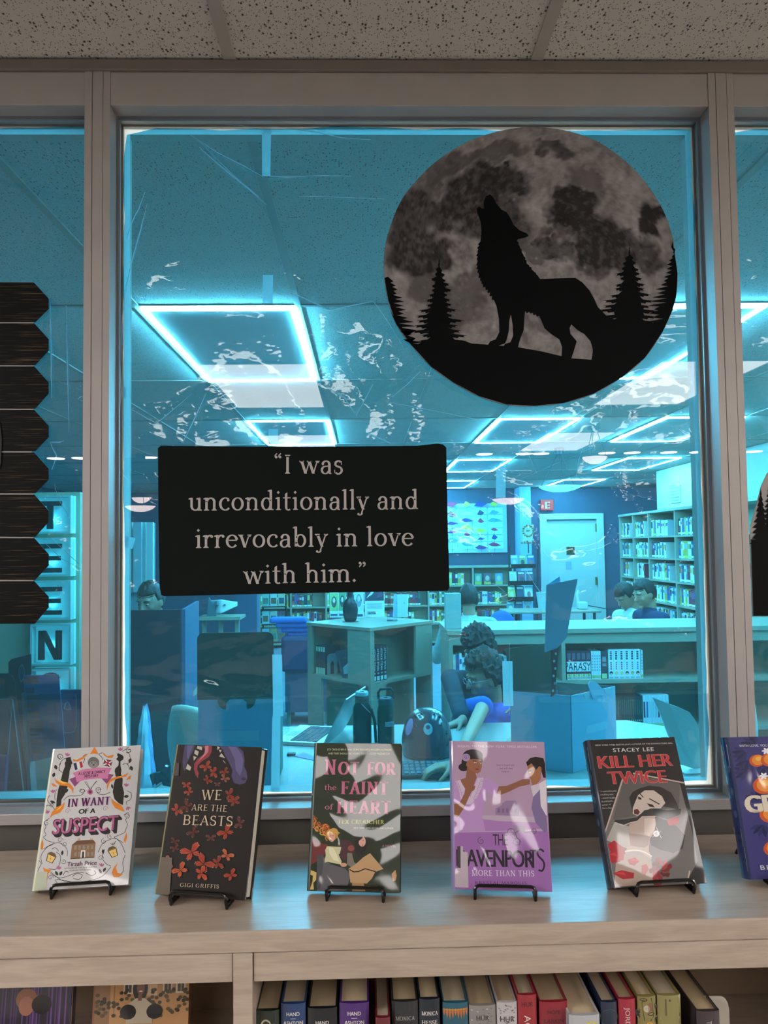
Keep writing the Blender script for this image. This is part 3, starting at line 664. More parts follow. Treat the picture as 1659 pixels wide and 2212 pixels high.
def book_mesh(c, k):
    if (c, k) not in _bk:
        b = B(); b.box(-.5, .5, 0, 1, 0, 1); b.cur = 1; b.box(-.46, .46, -.012, 0, .04, .16); b.cur = 2; b.box(-.4, .4, -.012, 0, .5+.06*k, .9-.05*k)
        b.cur = 1; b.box(-.44, .44, .02, .98, .995, 1.003)
        _bk[(c, k)] = b.mesh('book', [flat(c), LBAND if k != 1 else YB, flat(PAL[(PAL.index(c)+5+k) % len(PAL)] if c in PAL else '#e8e8e0')])
    return _bk[(c, k)]
def book_row(p0, dirx, n_or_len, z, hgt, dep, thick, label, group, colors=PAL, face=None, jitter=.25, seed=0):
    'books from p0 along dirx (unit, horizontal); they run back along face'
    rnd = random.Random(seed); d = 0; out = []
    ang = math.atan2(dirx[1], dirx[0])
    while d < n_or_len-thick*.6:
        t = thick*rnd.uniform(.7, 1.45); h = hgt*rnd.uniform(1-jitter, 1); c = rnd.choice(colors)
        if d+t > n_or_len+.002: break
        o = bpy.data.objects.new('book', book_mesh(c, rnd.randrange(3))); C.objects.link(o)
        o.location = (p0[0]+dirx[0]*(d+t/2), p0[1]+dirx[1]*(d+t/2), z+.0005); o.rotation_euler = (0, 0, ang); o.scale = (t*.97, dep*rnd.uniform(.9, 1), h)
        tag(o, '%s, %s, %s from left' % (label, CN.get(c, 'pale'), ORD[min(len(out), 24)]), 'book', group); out.append(o); d += t
    return out
def join_stuff(objs, label, nm='distant_books'):
    'many tiny books that cannot be told apart singly: one object'
    b = bmesh.new(); mats = []
    for o in objs:
        me = o.data; k = len(b.verts); bv = [b.verts.new(o.matrix_basis @ v.co) for v in me.vertices]
        for p in me.polygons:
            m_ = me.materials[p.material_index]
            if m_ not in mats: mats.append(m_)
            f = b.faces.new([bv[i] for i in p.vertices]); f.material_index = mats.index(m_)
        bpy.data.objects.remove(o)
    me = bpy.data.meshes.new(nm); b.to_mesh(me); b.free()
    for m_ in mats: me.materials.append(m_)
    o = bpy.data.objects.new(nm, me); C.objects.link(o); tag(o, label, 'books', None, 'stuff'); return o
far_books = []; tall_far = []

# ---- long low bookcase (counter) ----
CY0, CY1, CT = 3.62, 4.2, 1.07
cx0, cx1 = .553, 3.6
t = thing('low_bookcase', 'long low pale wood bookcase with a wide flat top behind the desk', 'bookcase', (2.0, 3.9, 0))
z1 = at(1300, 1469, Y=CY0).z; z2 = at(1300, 1575, Y=CY0).z
B().box(cx0-.01, cx1, CY0-.01, CY1+.01, CT-.032, CT).build('top_board', OAK, t, bevel=.003)
B().box(cx0, cx1, CY0+.004, CY0+.024, CT-.10, CT-.034).build('front_rail', OAK, t)
divs = [cx0, at(1222, 1420, Y=CY0).x-.027, 2.33, 3.05, cx1-.02]
for i, x in enumerate(divs): B().box(x, x+.026, CY0, CY1, .0, CT-.033).build('side_panel' if i in (0, 4) else 'divider', OAK, t)
B().box(cx0+.026, cx1-.02, CY0+.29, CY0+.30, .03, CT-.033).build('back_panel', OAKD, t)
for i in range(4):
    for z in (z1, z2, .08): B().box(divs[i]+.0265, divs[i+1]-.0005, CY0+.006, CY0+.288, z-.024, z).build('shelf', OAK, t)
def bx_(px): return at(px, 1460, Y=CY0+.03).x
# left bay books
book_row((divs[0]+.03, CY0+.04), (1, 0), .26, z1, .20, .14, .021, 'slim manga in the left bay of the low bookcase', 'manga in the left bay of the low bookcase', ['#8e2f45', '#d8dde0', '#e6e3d8', '#2f5f9e', '#f0efe9'], seed=3)
book_row((divs[0]+.26, CY0+.04), (1, 0), .30, z1, .19, .14, .022, 'manga in the left bay behind the seated people', 'manga in the left bay of the low bookcase', seed=4)
book_row((divs[0]+.18, CY0+.05), (1, 0), .36, z2, .19, .14, .024, 'lower shelf volume, left bay of low bookcase', 'lower shelf books of the left bay', ['#9fb4c4', '#d8dde0', '#5a8f9c'], seed=5)
o = B().box(divs[0]+.03, divs[0]+.15, CY0+.03, CY0+.17, z2+.001, z2+.235).build('card_box', flat('#9db6c6')); tag(o, 'printed grid pattern box on the lower shelf of the left bay', 'box')
pr = Print()
for i in range(3):
    for j in range(4): pr.poly([(divs[0]+.04+i*.036, z2+.03+j*.05), (divs[0]+.066+i*.036, z2+.03+j*.05), (divs[0]+.066+i*.036, z2+.058+j*.05), (divs[0]+.04+i*.036, z2+.058+j*.05)], '#26405a')
pr.build('grid_print', lambda u, v, h: (u, CY0+.0295-h, v), print_mat(), o)
# right bay: PARASY spines and the white series
def spine_set(x0px, x1px, n, y_, z, h, body, marks, lab, grp):
    xa, xb = at(x0px, 1430, Y=y_).x, at(x1px, 1430, Y=y_).x; w_ = (xb-xa)/n
    for i in range(n):
        bk = B().box(xa+i*w_+.0008, xa+(i+1)*w_-.0008, y_, y_+.13, z+.0005, z+h).build('book', flat(body)); tag(bk, lab(i) if callable(lab) else lab+(', %s from left' % ORD[i] if n > 1 else ''), 'book', grp)
        p = Print(); marks(p, i, xa+i*w_+.001, xa+(i+1)*w_-.001, z, h, xa, w_)
        p.build('spine_print', lambda u, v, hh: (u, y_-.0003-hh*3, v), print_mat(), bk)
def parasy(p, i, a, b_, z, h, xa, w_):
    p.polys([rect(a, b_, z+h*.63, z+h)], '#4a1f33'); p.polys([rect(a, b_, z+h*.28, z+h*.63)], '#dfe6e6'); p.polys([rect(a, b_, z+h*.2, z+h*.28)], '#7c2236'); p.polys([rect(a, b_, z, z+h*.2)], '#d8dcc0')
    p.ell((a+b_)/2, z+h*.15, .008, .010, '#a9a94e')
    p.polys([rect(a+.004, b_-.004, z+h*.7, z+h*.92)], '#70566a'); p.polys([rect(a+.004, b_-.004, z+h*.03, z+h*.09)], '#8aa0ae')
    ps, wd = sans_text('PARASY'); W_ = 5*w_; p.cl = (a, b_, z, z+h)
    p.h += p.step
    for P in ps: p.poly([(xa-.012+q[0]/wd*(W_+.012), z+h*.32+q[1]/.72*h*.29) for q in P], '#1b1c24', True, new=False)
    p.cl = None
spine_set(1224, 1276, 5, CY0+.03, z1, .192, '#6e2338', parasy, lambda i: 'manga volume %s of the row whose spines spell PARASY' % ['first from the left', 'second from the left', 'third, in the middle', 'fourth from the left', 'last at the right'][i], 'spines spelling PARASY')
def thinw(p, i, a, b_, z, h, xa, w_):
    p.polys([rect(a+.003, b_-.003, z+h*(.3+.1*k), z+h*(.36+.1*k)) for k in range(6)], '#8fa5ae'); p.polys([rect(a, b_, z+h*.04, z+h*.14)], '#b9bd7a')
spine_set(1277, 1298, 4, CY0+.03, z1, .188, '#dfe5e6', thinw, 'thin white manga volume right of the PARASY spines', 'thin white manga volumes')
def darkk(p, i, a, b_, z, h, xa, w_):
    p.polys([rect(a+.006, b_-.004, z+h*.62, z+h*.8), rect(a+.006, b_-.004, z+h*.46, z+h*.56)], '#7b8d99'); p.polys([rect(a, b_, z+h*.02, z+h*.2)], '#c8cf9a')
spine_set(1299, 1311, 1, CY0+.03, z1, .188, '#3b3542', darkk, 'dark thick manga volume between thin and thick white ones', 'dark manga')
def thickw(p, i, a, b_, z, h, xa, w_):
    m_ = (a+b_)/2
    p.polys([rect(m_-.007, m_+.007, z+h*(.66+.06*k), z+h*(.70+.06*k)) for k in range(5)], '#1f2a35')
    p.polys([rect(m_-.005, m_+.005, z+h*(.32+.07*k), z+h*(.37+.07*k)) for k in range(4)], ['#c2556a', '#b78b7a', '#c2556a', '#5a8fbf', '#b89c7a', '#4b86b8'][i % 6])
    p.ell(m_, z+h*.20, .012, .013, ['#2a2420', '#d7cf7d', '#e0d27a', '#20303a', '#c9b25a', '#30343a'][i % 6]); p.ell(m_, z+h*.16, .009, .008, '#e7c7b0'); p.polys([rect(a+.004, b_-.004, z+h*.02, z+h*.08)], '#8fb4c4')
spine_set(1314, 1383, 6, CY0+.03, z1, .197, '#e6eced', thickw, lambda i: 'thick white manga volume with tiny face, %s of the six at the row end' % ['first', 'second', 'third', 'fourth', 'fifth', 'sixth'][i], 'thick white manga volumes')
spine_set(1384, 1389, 1, CY0+.04, z1, .19, '#dfe5e6', thinw, 'single thin white volume closing the right bay row', 'thin white manga volumes')
def darkg(p, i, a, b_, z, h, xa, w_): p.polys([rect(a+.003, b_-.003, z+h*.42, z+h*.9)], '#44574a'); p.polys([rect(a, b_, z, z+h*.12)], '#b9bd7a'); p.polys([rect(a+.002, b_-.002, z+h*.2, z+h*.25)], '#8f9f90')
spine_set(1322, 1385, 14, CY0+.03, z2, .205, '#1d2a26', darkg, 'dark green volume in the lower shelf set behind the right box', 'dark green lower shelf set')
def mixw(p, i, a, b_, z, h, xa, w_): p.polys([rect(a+.003, b_-.003, z+h*.3, z+h*.8)], ['#7b3048', '#3e6b9a', '#c0ccd2', '#b8c6cc', '#a8b8c2'][i % 5]); p.polys([rect(a, b_, z, z+h*.12)], '#c9cd7a')
spine_set(1386, 1442, 9, CY0+.03, z2, .212, '#d3dee2', mixw, 'pale volume beside the dark green set on the lower shelf', 'pale lower shelf volumes')
book_row((2.36, CY0+.04), (1, 0), .13, z1, .2, .14, .024, 'manga in the bay right of the mullion', 'manga in the far right bay', seed=14)
book_row((2.36, CY0+.04), (1, 0), .13, z2, .2, .14, .02, 'lower shelf manga right of the mullion', 'manga in the far right bay', ['#9fb4c4', '#d8dde0'], seed=15)

# ---- square cube display unit ----
cc = Vector((.030, 4.345)); hs = .335; rot = R(45); ctop = 1.07
t = thing('display_cube_shelf', 'square pale wood shelf unit with open cubbies turned corner-on', 'shelf unit', (cc.x, cc.y, 0), rot)
zz = at(798, 1476, Y=3.873).z
B().box(-hs-.008, hs+.008, -hs-.008, hs+.008, ctop-.024, ctop).build('top_board', OAK, t, local=True, bevel=.002)
B().box(-hs, hs, -hs, hs, zz-.022, zz).build('shelf', OAK, t, local=True); B().box(-hs, hs, -hs, hs, .06, .09).build('shelf', OAK, t, local=True)
pn = .17
for za, zb, fl in ((zz+.0005, ctop-.0245, 0), (.0905, zz-.0225, 1)):
    for q in range(4):
        M = Matrix.Rotation(q*math.pi/2, 4, 'Z')
        # corner post panel on alternating sides like a pinwheel
        if fl == 0: B().box(-hs+.001, -hs+pn, -hs, -hs+.022, za, zb, M).box(-hs, -hs+.022, -hs+.023, hs-.001, za, zb, M).build('side_panel', OAK, t, local=True)
        else: B().box(-hs+.001, -hs+pn*.9, -hs, -hs+.022, za, zb, M).build('side_panel', OAK, t, local=True)
    if fl == 0: B().box(-.11, hs-.03, -.11, hs-.03, za, zb).build('back_panel', OAKD, t, local=True)
    else: B().box(-.145, hs-.001, -.145, hs-.001, za, zb).build('back_panel', OAKD, t, local=True)
B().box(-hs+.03, hs-.03, -hs+.03, hs-.03, 0, .0595).build('plinth', OAKD, t, local=True)
# open the two faces towards the window: replace long side panels there
for o in [o for o in C.objects if o.parent is t and o.name.startswith('side_panel')][:4]: bpy.data.objects.remove(o)
za, zb = zz+.0005, ctop-.0245
for nm, g in (('corner_panel', B().box(-hs, -hs+.022, -hs, -hs+pn*1.35, za, zb).box(-hs+.023, -hs+.04, -hs, -hs+.022, za, zb)),
    ('side_panel', B().box(hs-.022, hs, -hs, hs, za, zb)), ('side_panel', B().box(-hs, hs-.023, hs-.022, hs, za, zb)), ('corner_panel', B().box(hs-pn*1.1, hs-.023, -hs, -hs+.022, za, zb)), ('corner_panel', B().box(-hs, -hs+.022, hs-.05, hs-.023, za, zb))):
    g.build(nm, OAK, t, local=True)
kids(t)
# books in the cubbies (world positions through the unit's frame)
CM = Matrix.Translation((cc.x, cc.y, 0)) @ Matrix.Rotation(rot, 4, 'Z')
def in_cube(x, y, z): return CM @ Vector((x, y, z))
def cube_books(xs, y0, side, z, h, c, lab, grp, mark):
    for i, (a, b_) in enumerate(xs):
        bk = thing('book', lab+', %s from left' % ORD[i], 'book', in_cube(0, 0, 0), rot if side == 0 else rot-math.pi/2, grp)
        # side 0: face y=-hs ; side 1: face x=-hs
        k = B().box(a, b_, y0, y0+.15, z+.0006, z+h).build('cover', flat(c), bk, local=True)
        p = Print(); mark(p, a, b_, z, h)
        p.build('spine_print', lambda u, v, hh: (u, y0-.0004-hh*3, v), print_mat(), k)
        k2 = [o for o in C.objects if o.parent is k][0]; k2.data.transform(pw(k)); 
        for o in (): pass
def m1(p, a, b_, z, h):
    m_ = (a+b_)/2
    ps, wd = sans_text('ATTACK TITAN'); p.h += p.step
    for P in ps: p.poly([(m_-.010+q[1]/.72*.018, z+h*.93-q[0]/wd*h*.62) for q in P], '#dfe8ea', True, new=False)
    p.polys([rect(a+.004, b_-.004, z+.006, z+.035)], '#cfe0e4'); p.polys([rect(a+.008, b_-.008, z+.05, z+.06)], '#8fa2a8')
# front right cubby: local face y=-hs, x from near corner
cube_books([(-hs+.045+.036*i, -hs+.078+.036*i) for i in range(4)], -hs+.02, 0, zz, .245, '#1d2630', 'black thick manga volume with white sideways lettering in the cube unit', 'black manga volumes in the upper right cubby', m1)
cube_books([(-hs+.19+.030*i, -hs+.217+.030*i) for i in range(4)], -hs+.03, 0, .0905, .22, '#1d2630', 'black manga volume in the lower right cubby of the cube unit', 'black manga volumes in the lower right cubby', m1)
# left cubby (face x=-hs): stacked dark books, bookend, leaning book
def m2(p, a, b_, z, h): p.polys([rect(a+.002, b_-.002, z+h*.8, z+h*.96)], '#b9c8cc'); p.polys([rect(a, b_, z, z+h*.2)], '#c9c48a'); p.polys([rect(a+.004, b_-.004, z+h*.25, z+h*.35)], '#dfe3e3')
cube_books([(-hs+.38-.0-.0+.026*i-.31+.0, -hs+.405+.026*i-.31) for i in range(0)], -hs+.02, 1, zz, .22, '#1d2630', 'x', 'x', m2)
for i in range(4):
    y = hs-.075-.026*i
    g = B().box(-hs+.03, -hs+.18, y-.012, y+.012, zz+.0006, zz+.215, CM); bk = g.build('book', flat('#1e2c38')); tag(bk, 'dark volume in the upper left cubby of the cube unit, %s from left' % ORD[i], 'book', 'dark volumes in the upper left cubby')
    g = B().box(-hs+.0285, -hs+.0295, y-.009, y+.009, zz+.17, zz+.205, CM).box(-hs+.0285, -hs+.0295, y-.011, y+.011, zz+.002, zz+.05, CM); g.build('spine_label', flat('#c4cfb0'), bk)
g = B(); y = hs-.19; pts = [(-hs+.03, 0), (-hs+.03, .14), (-hs+.05, .155), (-hs+.11, .155), (-hs+.13, .14), (-hs+.13, 0), (-hs+.10, 0), (-hs+.10, .08), (-hs+.08, .105), (-hs+.06, .08), (-hs+.06, 0)]
g.prism([(a, zz+.001+b_) for a, b_ in pts], y-.0015, y+.0015, 'y', CM); o = g.build('metal_bookend', flat('#8a969a', .4)); tag(o, 'grey metal bookend with arched cut-out in the cube unit', 'bookend')
g = B(); M = CM @ Matrix.Translation((-hs+.10, -.03, zz+.004)) @ Matrix.Rotation(R(-24), 4, 'X'); g.box(-.07, .08, -.012, .012, 0, .20, M); o = g.build('leaning_book', flat('#3c4658')); tag(o, 'glossy dark book leaning in the upper left cubby', 'book')
B().prism([(-.07, .02), (.07, .02), (.05, .12), (-.06, .07)], -.0135, -.0125, 'y', M).build('cover_art', flat('#b4c6cc'), o)

# ---- things standing on the cube unit ----
def on_cube(px, py): p = at(px, py, Z=ctop); return p
p0 = on_cube(757, 1343)
t = thing('narrow_vase', 'small dark oval vase-like stand with a white word band on the cube unit', 'ornament', p0)
B().lathe([(.001, .001), (.036, .001), (.045, .012), (.055, .05), (.058, .09), (.053, .13), (.040, .16), (.024, .178), (.021, .19), (.021, .26), (.001, .262)], p0, 28, sy=.55).build('body', flat('#11222e', .3), t, smooth=True)
pr = Print(); pr.text('MANGA', p0.x-.036, p0.z+.078, p0.x+.030, p0.z+.080, .022, '#c9dbe0', bold=.0006)
pr.build('word_band', lambda u, v, h: (u, p0.y-.029*math.sqrt(max(0, 1-((u-p0.x)/.058)**2))-.0015-h, v), print_mat(), t)
B().lathe([(.001, .0006), (.06, .0006), (.06, .0035), (.001, .004)], p0, 28, sy=.7).build('base', flat('#15303c', .4), t)
def standing(name, px0, px1, py0, py1, lean, lab, cat, c, art, thick=.004, parts=True, yaw=0):
    'upright card or book on the cube unit whose base runs between two pixels'
    a = on_cube(px0, py0); b_ = on_cube(px1, py0); y = (a.y+b_.y)/2; w_ = b_.x-a.x; h = at(px0, py1, Y=y).z-ctop
    t = thing(name, lab, cat, ((a.x+b_.x)/2, y, ctop+.001), yaw)
    M = Matrix.Rotation(-lean, 4, 'X')
    k = B().box(-w_/2, w_/2, 0, thick, 0, h, M).build('cover' if thick > .01 else 'board', flat(c), t, local=True)
    p = Print(); art(p, w_, h)
    p.build('print', lambda u, v, hh: M @ Vector((u, -.0004-hh*2, v)), print_mat(.3), k)
    kk = [o for o in C.objects if o.parent is k][0]; kk.data.transform(pw(k))
    g = B(); g.tube([(-w_*.3, .005, .002), (-w_*.3, .09, .002), (-w_*.25, h*.3*math.sin(lean)+.01, h*.62)], .0018, 6); g.tube([(w_*.3, .005, .002), (w_*.3, .09, .002), (w_*.25, h*.3*math.sin(lean)+.01, h*.62)], .0018, 6)
    g.build('stand', flat('#2a2622', .4), t, local=True)
    return t
def art_poster(p, w_, h):
    p.polys([rect(-w_/2+.004, w_/2-.004, h*.52, h-.004)], '#34304a'); p.poly([(-w_*.42, h*.6), (-.02, h*.72), (w_*.1, h*.9), (-w_*.1, h*.86)], '#d9dce6'); p.poly([(w_*.1, h*.6), (w_*.45, h*.66), (w_*.35, h*.95)], '#6c3f6a')
    p.polys([rect(-w_*.38, w_*.38, h*(.26+.035*k), h*(.275+.035*k)) for k in range(6)], '#8fa0aa'); p.polys([rect(-w_*.36, w_*.05, h*.09, h*.17)], '#2b4f63'); p.text('FREE', -w_*.32, h*.11, w_*.0, h*.11, h*.04, '#e8e8e8')
standing('poster_card', 788, 831, 1333, 1283-18, R(14), 'white poster card with dark photo top standing on the cube unit', 'poster', '#dfe6ea', art_poster)
def art_manga(c1, c2):
    def f(p, w_, h):
        p.polys([rect(-w_/2+.003, w_/2-.003, h*.25, h*.95)], c1); p.ell(0, h*.6, w_*.3, h*.22, c2); p.ell(0, h*.66, w_*.15, h*.1, '#e6d3c0'); p.polys([rect(-w_*.4, w_*.4, h*.06, h*.14)], '#32506a')
    return f
standing('display_book', 712, 731, 1334, 1278, R(14), 'green and white manga book standing at the left of the cube top', 'book', '#e4ebe8', art_manga('#9cc36a', '#24302c'), .012)
standing('display_book', 731, 748, 1334, 1275, R(14), 'manga book with black portrait second from left on the cube top', 'book', '#e4ebe8', art_manga('#5f9e66', '#1c2426'), .012)
standing('display_book', 765, 786, 1336, 1271, R(14), 'white manga book right of the dark vase on the cube top', 'book', '#e9eeee', art_manga('#cfe0e6', '#7b98aa'), .014)
def art_blank(p, w_, h): p.polys([rect(-w_/2+.004, w_/2-.004, .004, h-.004)], '#a9c0cc')
standing('display_book', 848, 880, 1333, 1283, R(18), 'pale book on a wire easel at the right of the cube top', 'book', '#dfe6ea', art_blank, .012, yaw=R(-14))
a = on_cube(846, 1341); t = thing('acrylic_sign_holder', 'clear acrylic sign holder at the right front of the cube top', 'sign holder', a)
B().box(a.x-.035, a.x+.045, a.y, a.y+.003, ctop+.004, ctop+.2).build('panel', ACRYL, t); B().box(a.x-.035, a.x+.045, a.y-.03, a.y+.06, ctop+.0008, ctop+.0038).build('foot', ACRYL, t)

# ---- tall bookcase on the right wall ----
TX = 3.5; ty = [at(px, 1105, X=TX).y for px in (1337, 1365.5, 1398.7, 1456, 1521)]+[5.0, 4.3]
tz = [at(1337, y, X=TX).z for y in (1166, 1207, 1249)]
ttop = at(1400, 1104, X=TX).z; tz = [ttop-.31-.262*k for k in range(7)]
t = thing('tall_bookcase', 'tall white bookcase of many square bays along the right wall', 'bookcase', (TX+.2, 6.5, 0))
WB = mat('cream_laminate', '#aaa38f', .5)
B().box(TX-.01, TX+.34, ty[-1], ty[0]+.02, ttop-.03, ttop).build('top_board', WB, t)
B().box(TX+.32, TX+.335, ty[-1], ty[0], .05, ttop-.031).build('back_panel', mat('cream_back', '#c2b99f', .6), t)
for i, y in enumerate(ty): B().box(TX, TX+.319, y-.012, y+.012, 0, ttop-.031).build('side_panel' if i in (0, 6) else 'divider', WB, t)
for i in range(len(ty)-1):
    for z in tz: 
        if z > .03: B().box(TX+.004, TX+.318, ty[i+1]+.0125, ty[i]-.0125, z-.02, z).build('shelf', WB, t)
fillf = {(0, 0): .62, (0, 1): .6, (0, 2): .66, (0, 3): .93, (1, 0): .62, (1, 1): .85, (1, 2): .62, (1, 3): .93, (2, 0): .5, (2, 1): .55, (2, 2): .68, (2, 3): .6, (3, 0): .8, (3, 1): .8, (3, 2): .97, (3, 3): .95, (4, 2): .9, (4, 3): .9}
rown = ['top', 'second', 'third', 'fourth', 'fifth']; bayn = ['far end', 'second', 'third', 'nearest']
for (r_, b_), f in fillf.items():
    L_ = ty[b_]-ty[b_+1]-.03
    _o = book_row((TX+.035, ty[b_]-.016), (0, -1), L_*f, tz[r_], .195, .15, L_/(16 if b_ < 2 else 21), '%s row, %s bay of tall bookcase: library book' % (rown[r_], bayn[b_]), 'books in the %s row %s bay of the tall bookcase' % (rown[r_], bayn[b_]), ['#d8dde0', '#e6e3d8', '#2f5f9e', '#5a8f9c', '#c9b24a', '#8e2f45', '#c7d3dc', '#31405c', '#f0efe9', '#d8dde0'], seed=r_*10+b_, jitter=.12)
    if b_ == 0: tall_far += _o
# wall vent and panel above it
a = at(1447, 1047, X=3.96); b_ = at(1470, 1084, X=3.96)
t = thing('wall_vent', 'small square louvred vent high on the right wall', 'vent', (3.965, (a.y+b_.y)/2, b_.z))
B().box(3.955, 3.969, b_.y, a.y, b_.z, a.z).build('frame', PAINTW, t)
for k in range(6): z = b_.z+.03+(a.z-b_.z-.05)*k/5; B().box(3.948, 3.956, b_.y+.03, a.y-.03, z-.006, z+.006).build('slat', flat('#8f9a9c'), t)

# ---- low bookcase under the far window ----
FY = 11.15
ft = at(1020, 1222, Y=FY).z; fz = [at(1020, y, Y=FY).z for y in (1264, 1306, 1345)]
fxs = [at(px, 1250, Y=FY).x for px in (560, 628, 704, 812, 925, 1022, 1108)]
t = thing('far_bookcase', 'wide pale bookcase against the far wall under the bright window', 'bookcase', ((fxs[0]+fxs[-1])/2, FY+.15, 0))
B().box(fxs[0]-.01, fxs[-1]+.01, FY-.01, FY+.31, ft-.035, ft).build('top_board', WB, t)
B().box(fxs[0], fxs[-1], FY+.29, FY+.30, .05, ft-.036).build('back_panel', mat('cream_back', '#c2b99f'), t)
for i, x in enumerate(fxs): B().box(x-.013, x+.013, FY, FY+.289, 0, ft-.036).build('divider' if 0 < i < len(fxs)-1 else 'side_panel', WB, t)
for i in range(len(fxs)-1):
    for z in fz+[fz[-1]-.3, fz[-1]-.6]: B().box(fxs[i]+.0135, fxs[i+1]-.0135, FY+.002, FY+.288, z-.022, z).build('shelf', WB, t)
cols2 = ['#c9b24a', '#8e2f45', '#3c6e52', '#d66f4a', '#2f5f9e', '#d8dde0', '#31405c', '#cfd77a', '#ab3b3b', '#24344a']
for r_ in range(3):
    for b_ in range(6):
        if r_ == 0 and b_ == 5: continue
        L_ = fxs[b_+1]-fxs[b_]-.03
        far_books += book_row((fxs[b_]+.016, FY+.03), (1, 0), L_*[.9, .75, .95, .6, .85, .9][(b_+r_*2) % 6], fz[r_], .22, .2, .038, 'bright picture book in the %s row of the far bookcase, %s bay' % (['upper', 'middle', 'lower'][r_], ['first', 'second', 'third', 'fourth', 'fifth', 'right end'][b_]), 'books in the %s row, %s bay of the far bookcase' % (['upper', 'middle', 'lower'][r_], ['first', 'second', 'third', 'fourth', 'fifth', 'right end'][b_]), cols2, seed=50+r_*7+b_, jitter=.15)
join_stuff(far_books, 'rows of tiny bright picture books filling the far bookcase under the window')
join_stuff(tall_far, 'rows of library books in the far end bay of the tall bookcase')
for px, c, lab in ((1033, '#6fb0a0', 'green'), (1053, '#7a5a7c', 'purple'), (1078, '#6fa8c8', 'sky blue and yellow')):
    a = at(px, 1263, Y=FY+.05); o = B().box(a.x-.06, a.x+.06, FY+.05, FY+.075, fz[0]+.001, fz[0]+.19).build('picture_book', flat(c)); tag(o, '%s picture book shown face out on the far bookcase' % lab, 'book')
    p = Print(); p.ell(a.x, fz[0]+.11, .035, .045, '#d9c9a4'); p.polys([rect(a.x-.055, a.x+.055, fz[0]+.01, fz[0]+.05)], '#c9c24a'); p.build('print', lambda u, v, h: (u, FY+.0495-h*3, v), print_mat(), o)

# ---- magazine rack, paper sign, side table and computer near the door ----
RY = 9.6
def rk(px, py, y=RY): return at(px, py, Y=y)
a = rk(1125, 1325); t = thing('magazine_rack', 'tall black wire rack with slanted tiers of magazines near the door', 'rack', (a.x, RY, 0))
BLK = mat('black_wire', '#16181b', .35, .3)
g = B(); 
for px in (1098, 1160):
    q0 = rk(px, 1330); q1 = rk(px+6, 1180); g.tube([(q0.x, RY, 0), (q0.x, RY, q0.z), (q1.x, RY+.12, q1.z)], .012, 6)
g.build('frame', BLK, t)
for k, (y0, y1) in enumerate(((1226, 1195), (1262, 1230), (1296, 1262), (1322, 1295))):
    q0, q1, q2, q3 = rk(1101-k*3, y0), rk(1154-k*2, y0), rk(1156-k*2, y1), rk(1108-k*3, y1)
    B().box(q0.x, q1.x, RY-.10, RY-.02, q0.z-.012, q0.z).box(q0.x, q1.x, RY-.105, RY-.1, q0.z-.012, q0.z+.05).build('tier', BLK, t)
    n = 3
    for i in range(n):
        xa = q0.x+(q1.x-q0.x)*i/n+.008; xb = q0.x+(q1.x-q0.x)*(i+1)/n-.008; h = q3.z-q0.z-.02
        M = Matrix.Translation((0, RY-.085, q0.z+.001)) @ Matrix.Rotation(R(-16), 4, 'X')
        c = ['#7fb1b8', '#a0a878', '#3f6f9e', '#c7d0c4', '#8a5a70', '#4a5f74', '#b8c46a', '#2a4766', '#d2d8d0', '#5a9aa8', '#35597a', '#90a8b0'][(k*3+i) % 12]
        o = B().box(xa, xb, 0, .006, 0, h, M).build('magazine', flat(c)); tag(o, 'magazine in the %s tier of the black wire rack, %s' % (['top', 'second', 'third', 'bottom'][k], ['left', 'middle', 'right'][i]), 'magazine', 'magazines in the wire rack')
        p = Print(); p.polys([rect(xa+.01, xb-.01, h*.78, h*.93)], '#e6efe8'); p.ell((xa+xb)/2, h*.4, (xb-xa)*.25, h*.22, ['#d8c8a8', '#24435c', '#c99'][i] if i < 2 else '#b06a70'); p.build('print', lambda u, v, hh: M @ Vector((u, -.0015-hh*4, v)), print_mat(), o)
a = rk(1142, 1171); t = thing('paper_sign', 'white paper sign with a round wreath clipped above the magazine rack', 'sign', (a.x, RY+.05, a.z))
q = [rk(1129, 1170, RY+.05), rk(1150, 1171, RY+.05), rk(1153, 1133, RY+.05), rk(1130, 1134, RY+.05)]
B().prism([(v.x, v.z) for v in q], RY+.05, RY+.056).build('sheet', flat('#cfd8cc'), t)
p = Print(); m_ = (q[0]+q[2])/2
for k in range(14): p.ell(m_.x+.075*math.cos(k*.449), m_.z+.03+.08*math.sin(k*.449), .018, .014, '#b88a4a' if k % 2 else '#9a6a3a')
p.polys([rect(m_.x-.03, m_.x+.03, m_.z+.02, m_.z+.045)], '#7a8a6a'); p.polys([rect(m_.x-.11+.04*k, m_.x-.085+.04*k, m_.z-.16, m_.z-.13+.01*(k % 3)) for k in range(6)], '#b8663a')
p.build('print', lambda u, v, h: (u, RY+.049-h*3, v), print_mat(), t)
B().tube([(m_.x, RY+.06, q[0].z), (m_.x, RY+.06, rk(1140, 1195).z)], .008, 6).build('post', BLK, t)
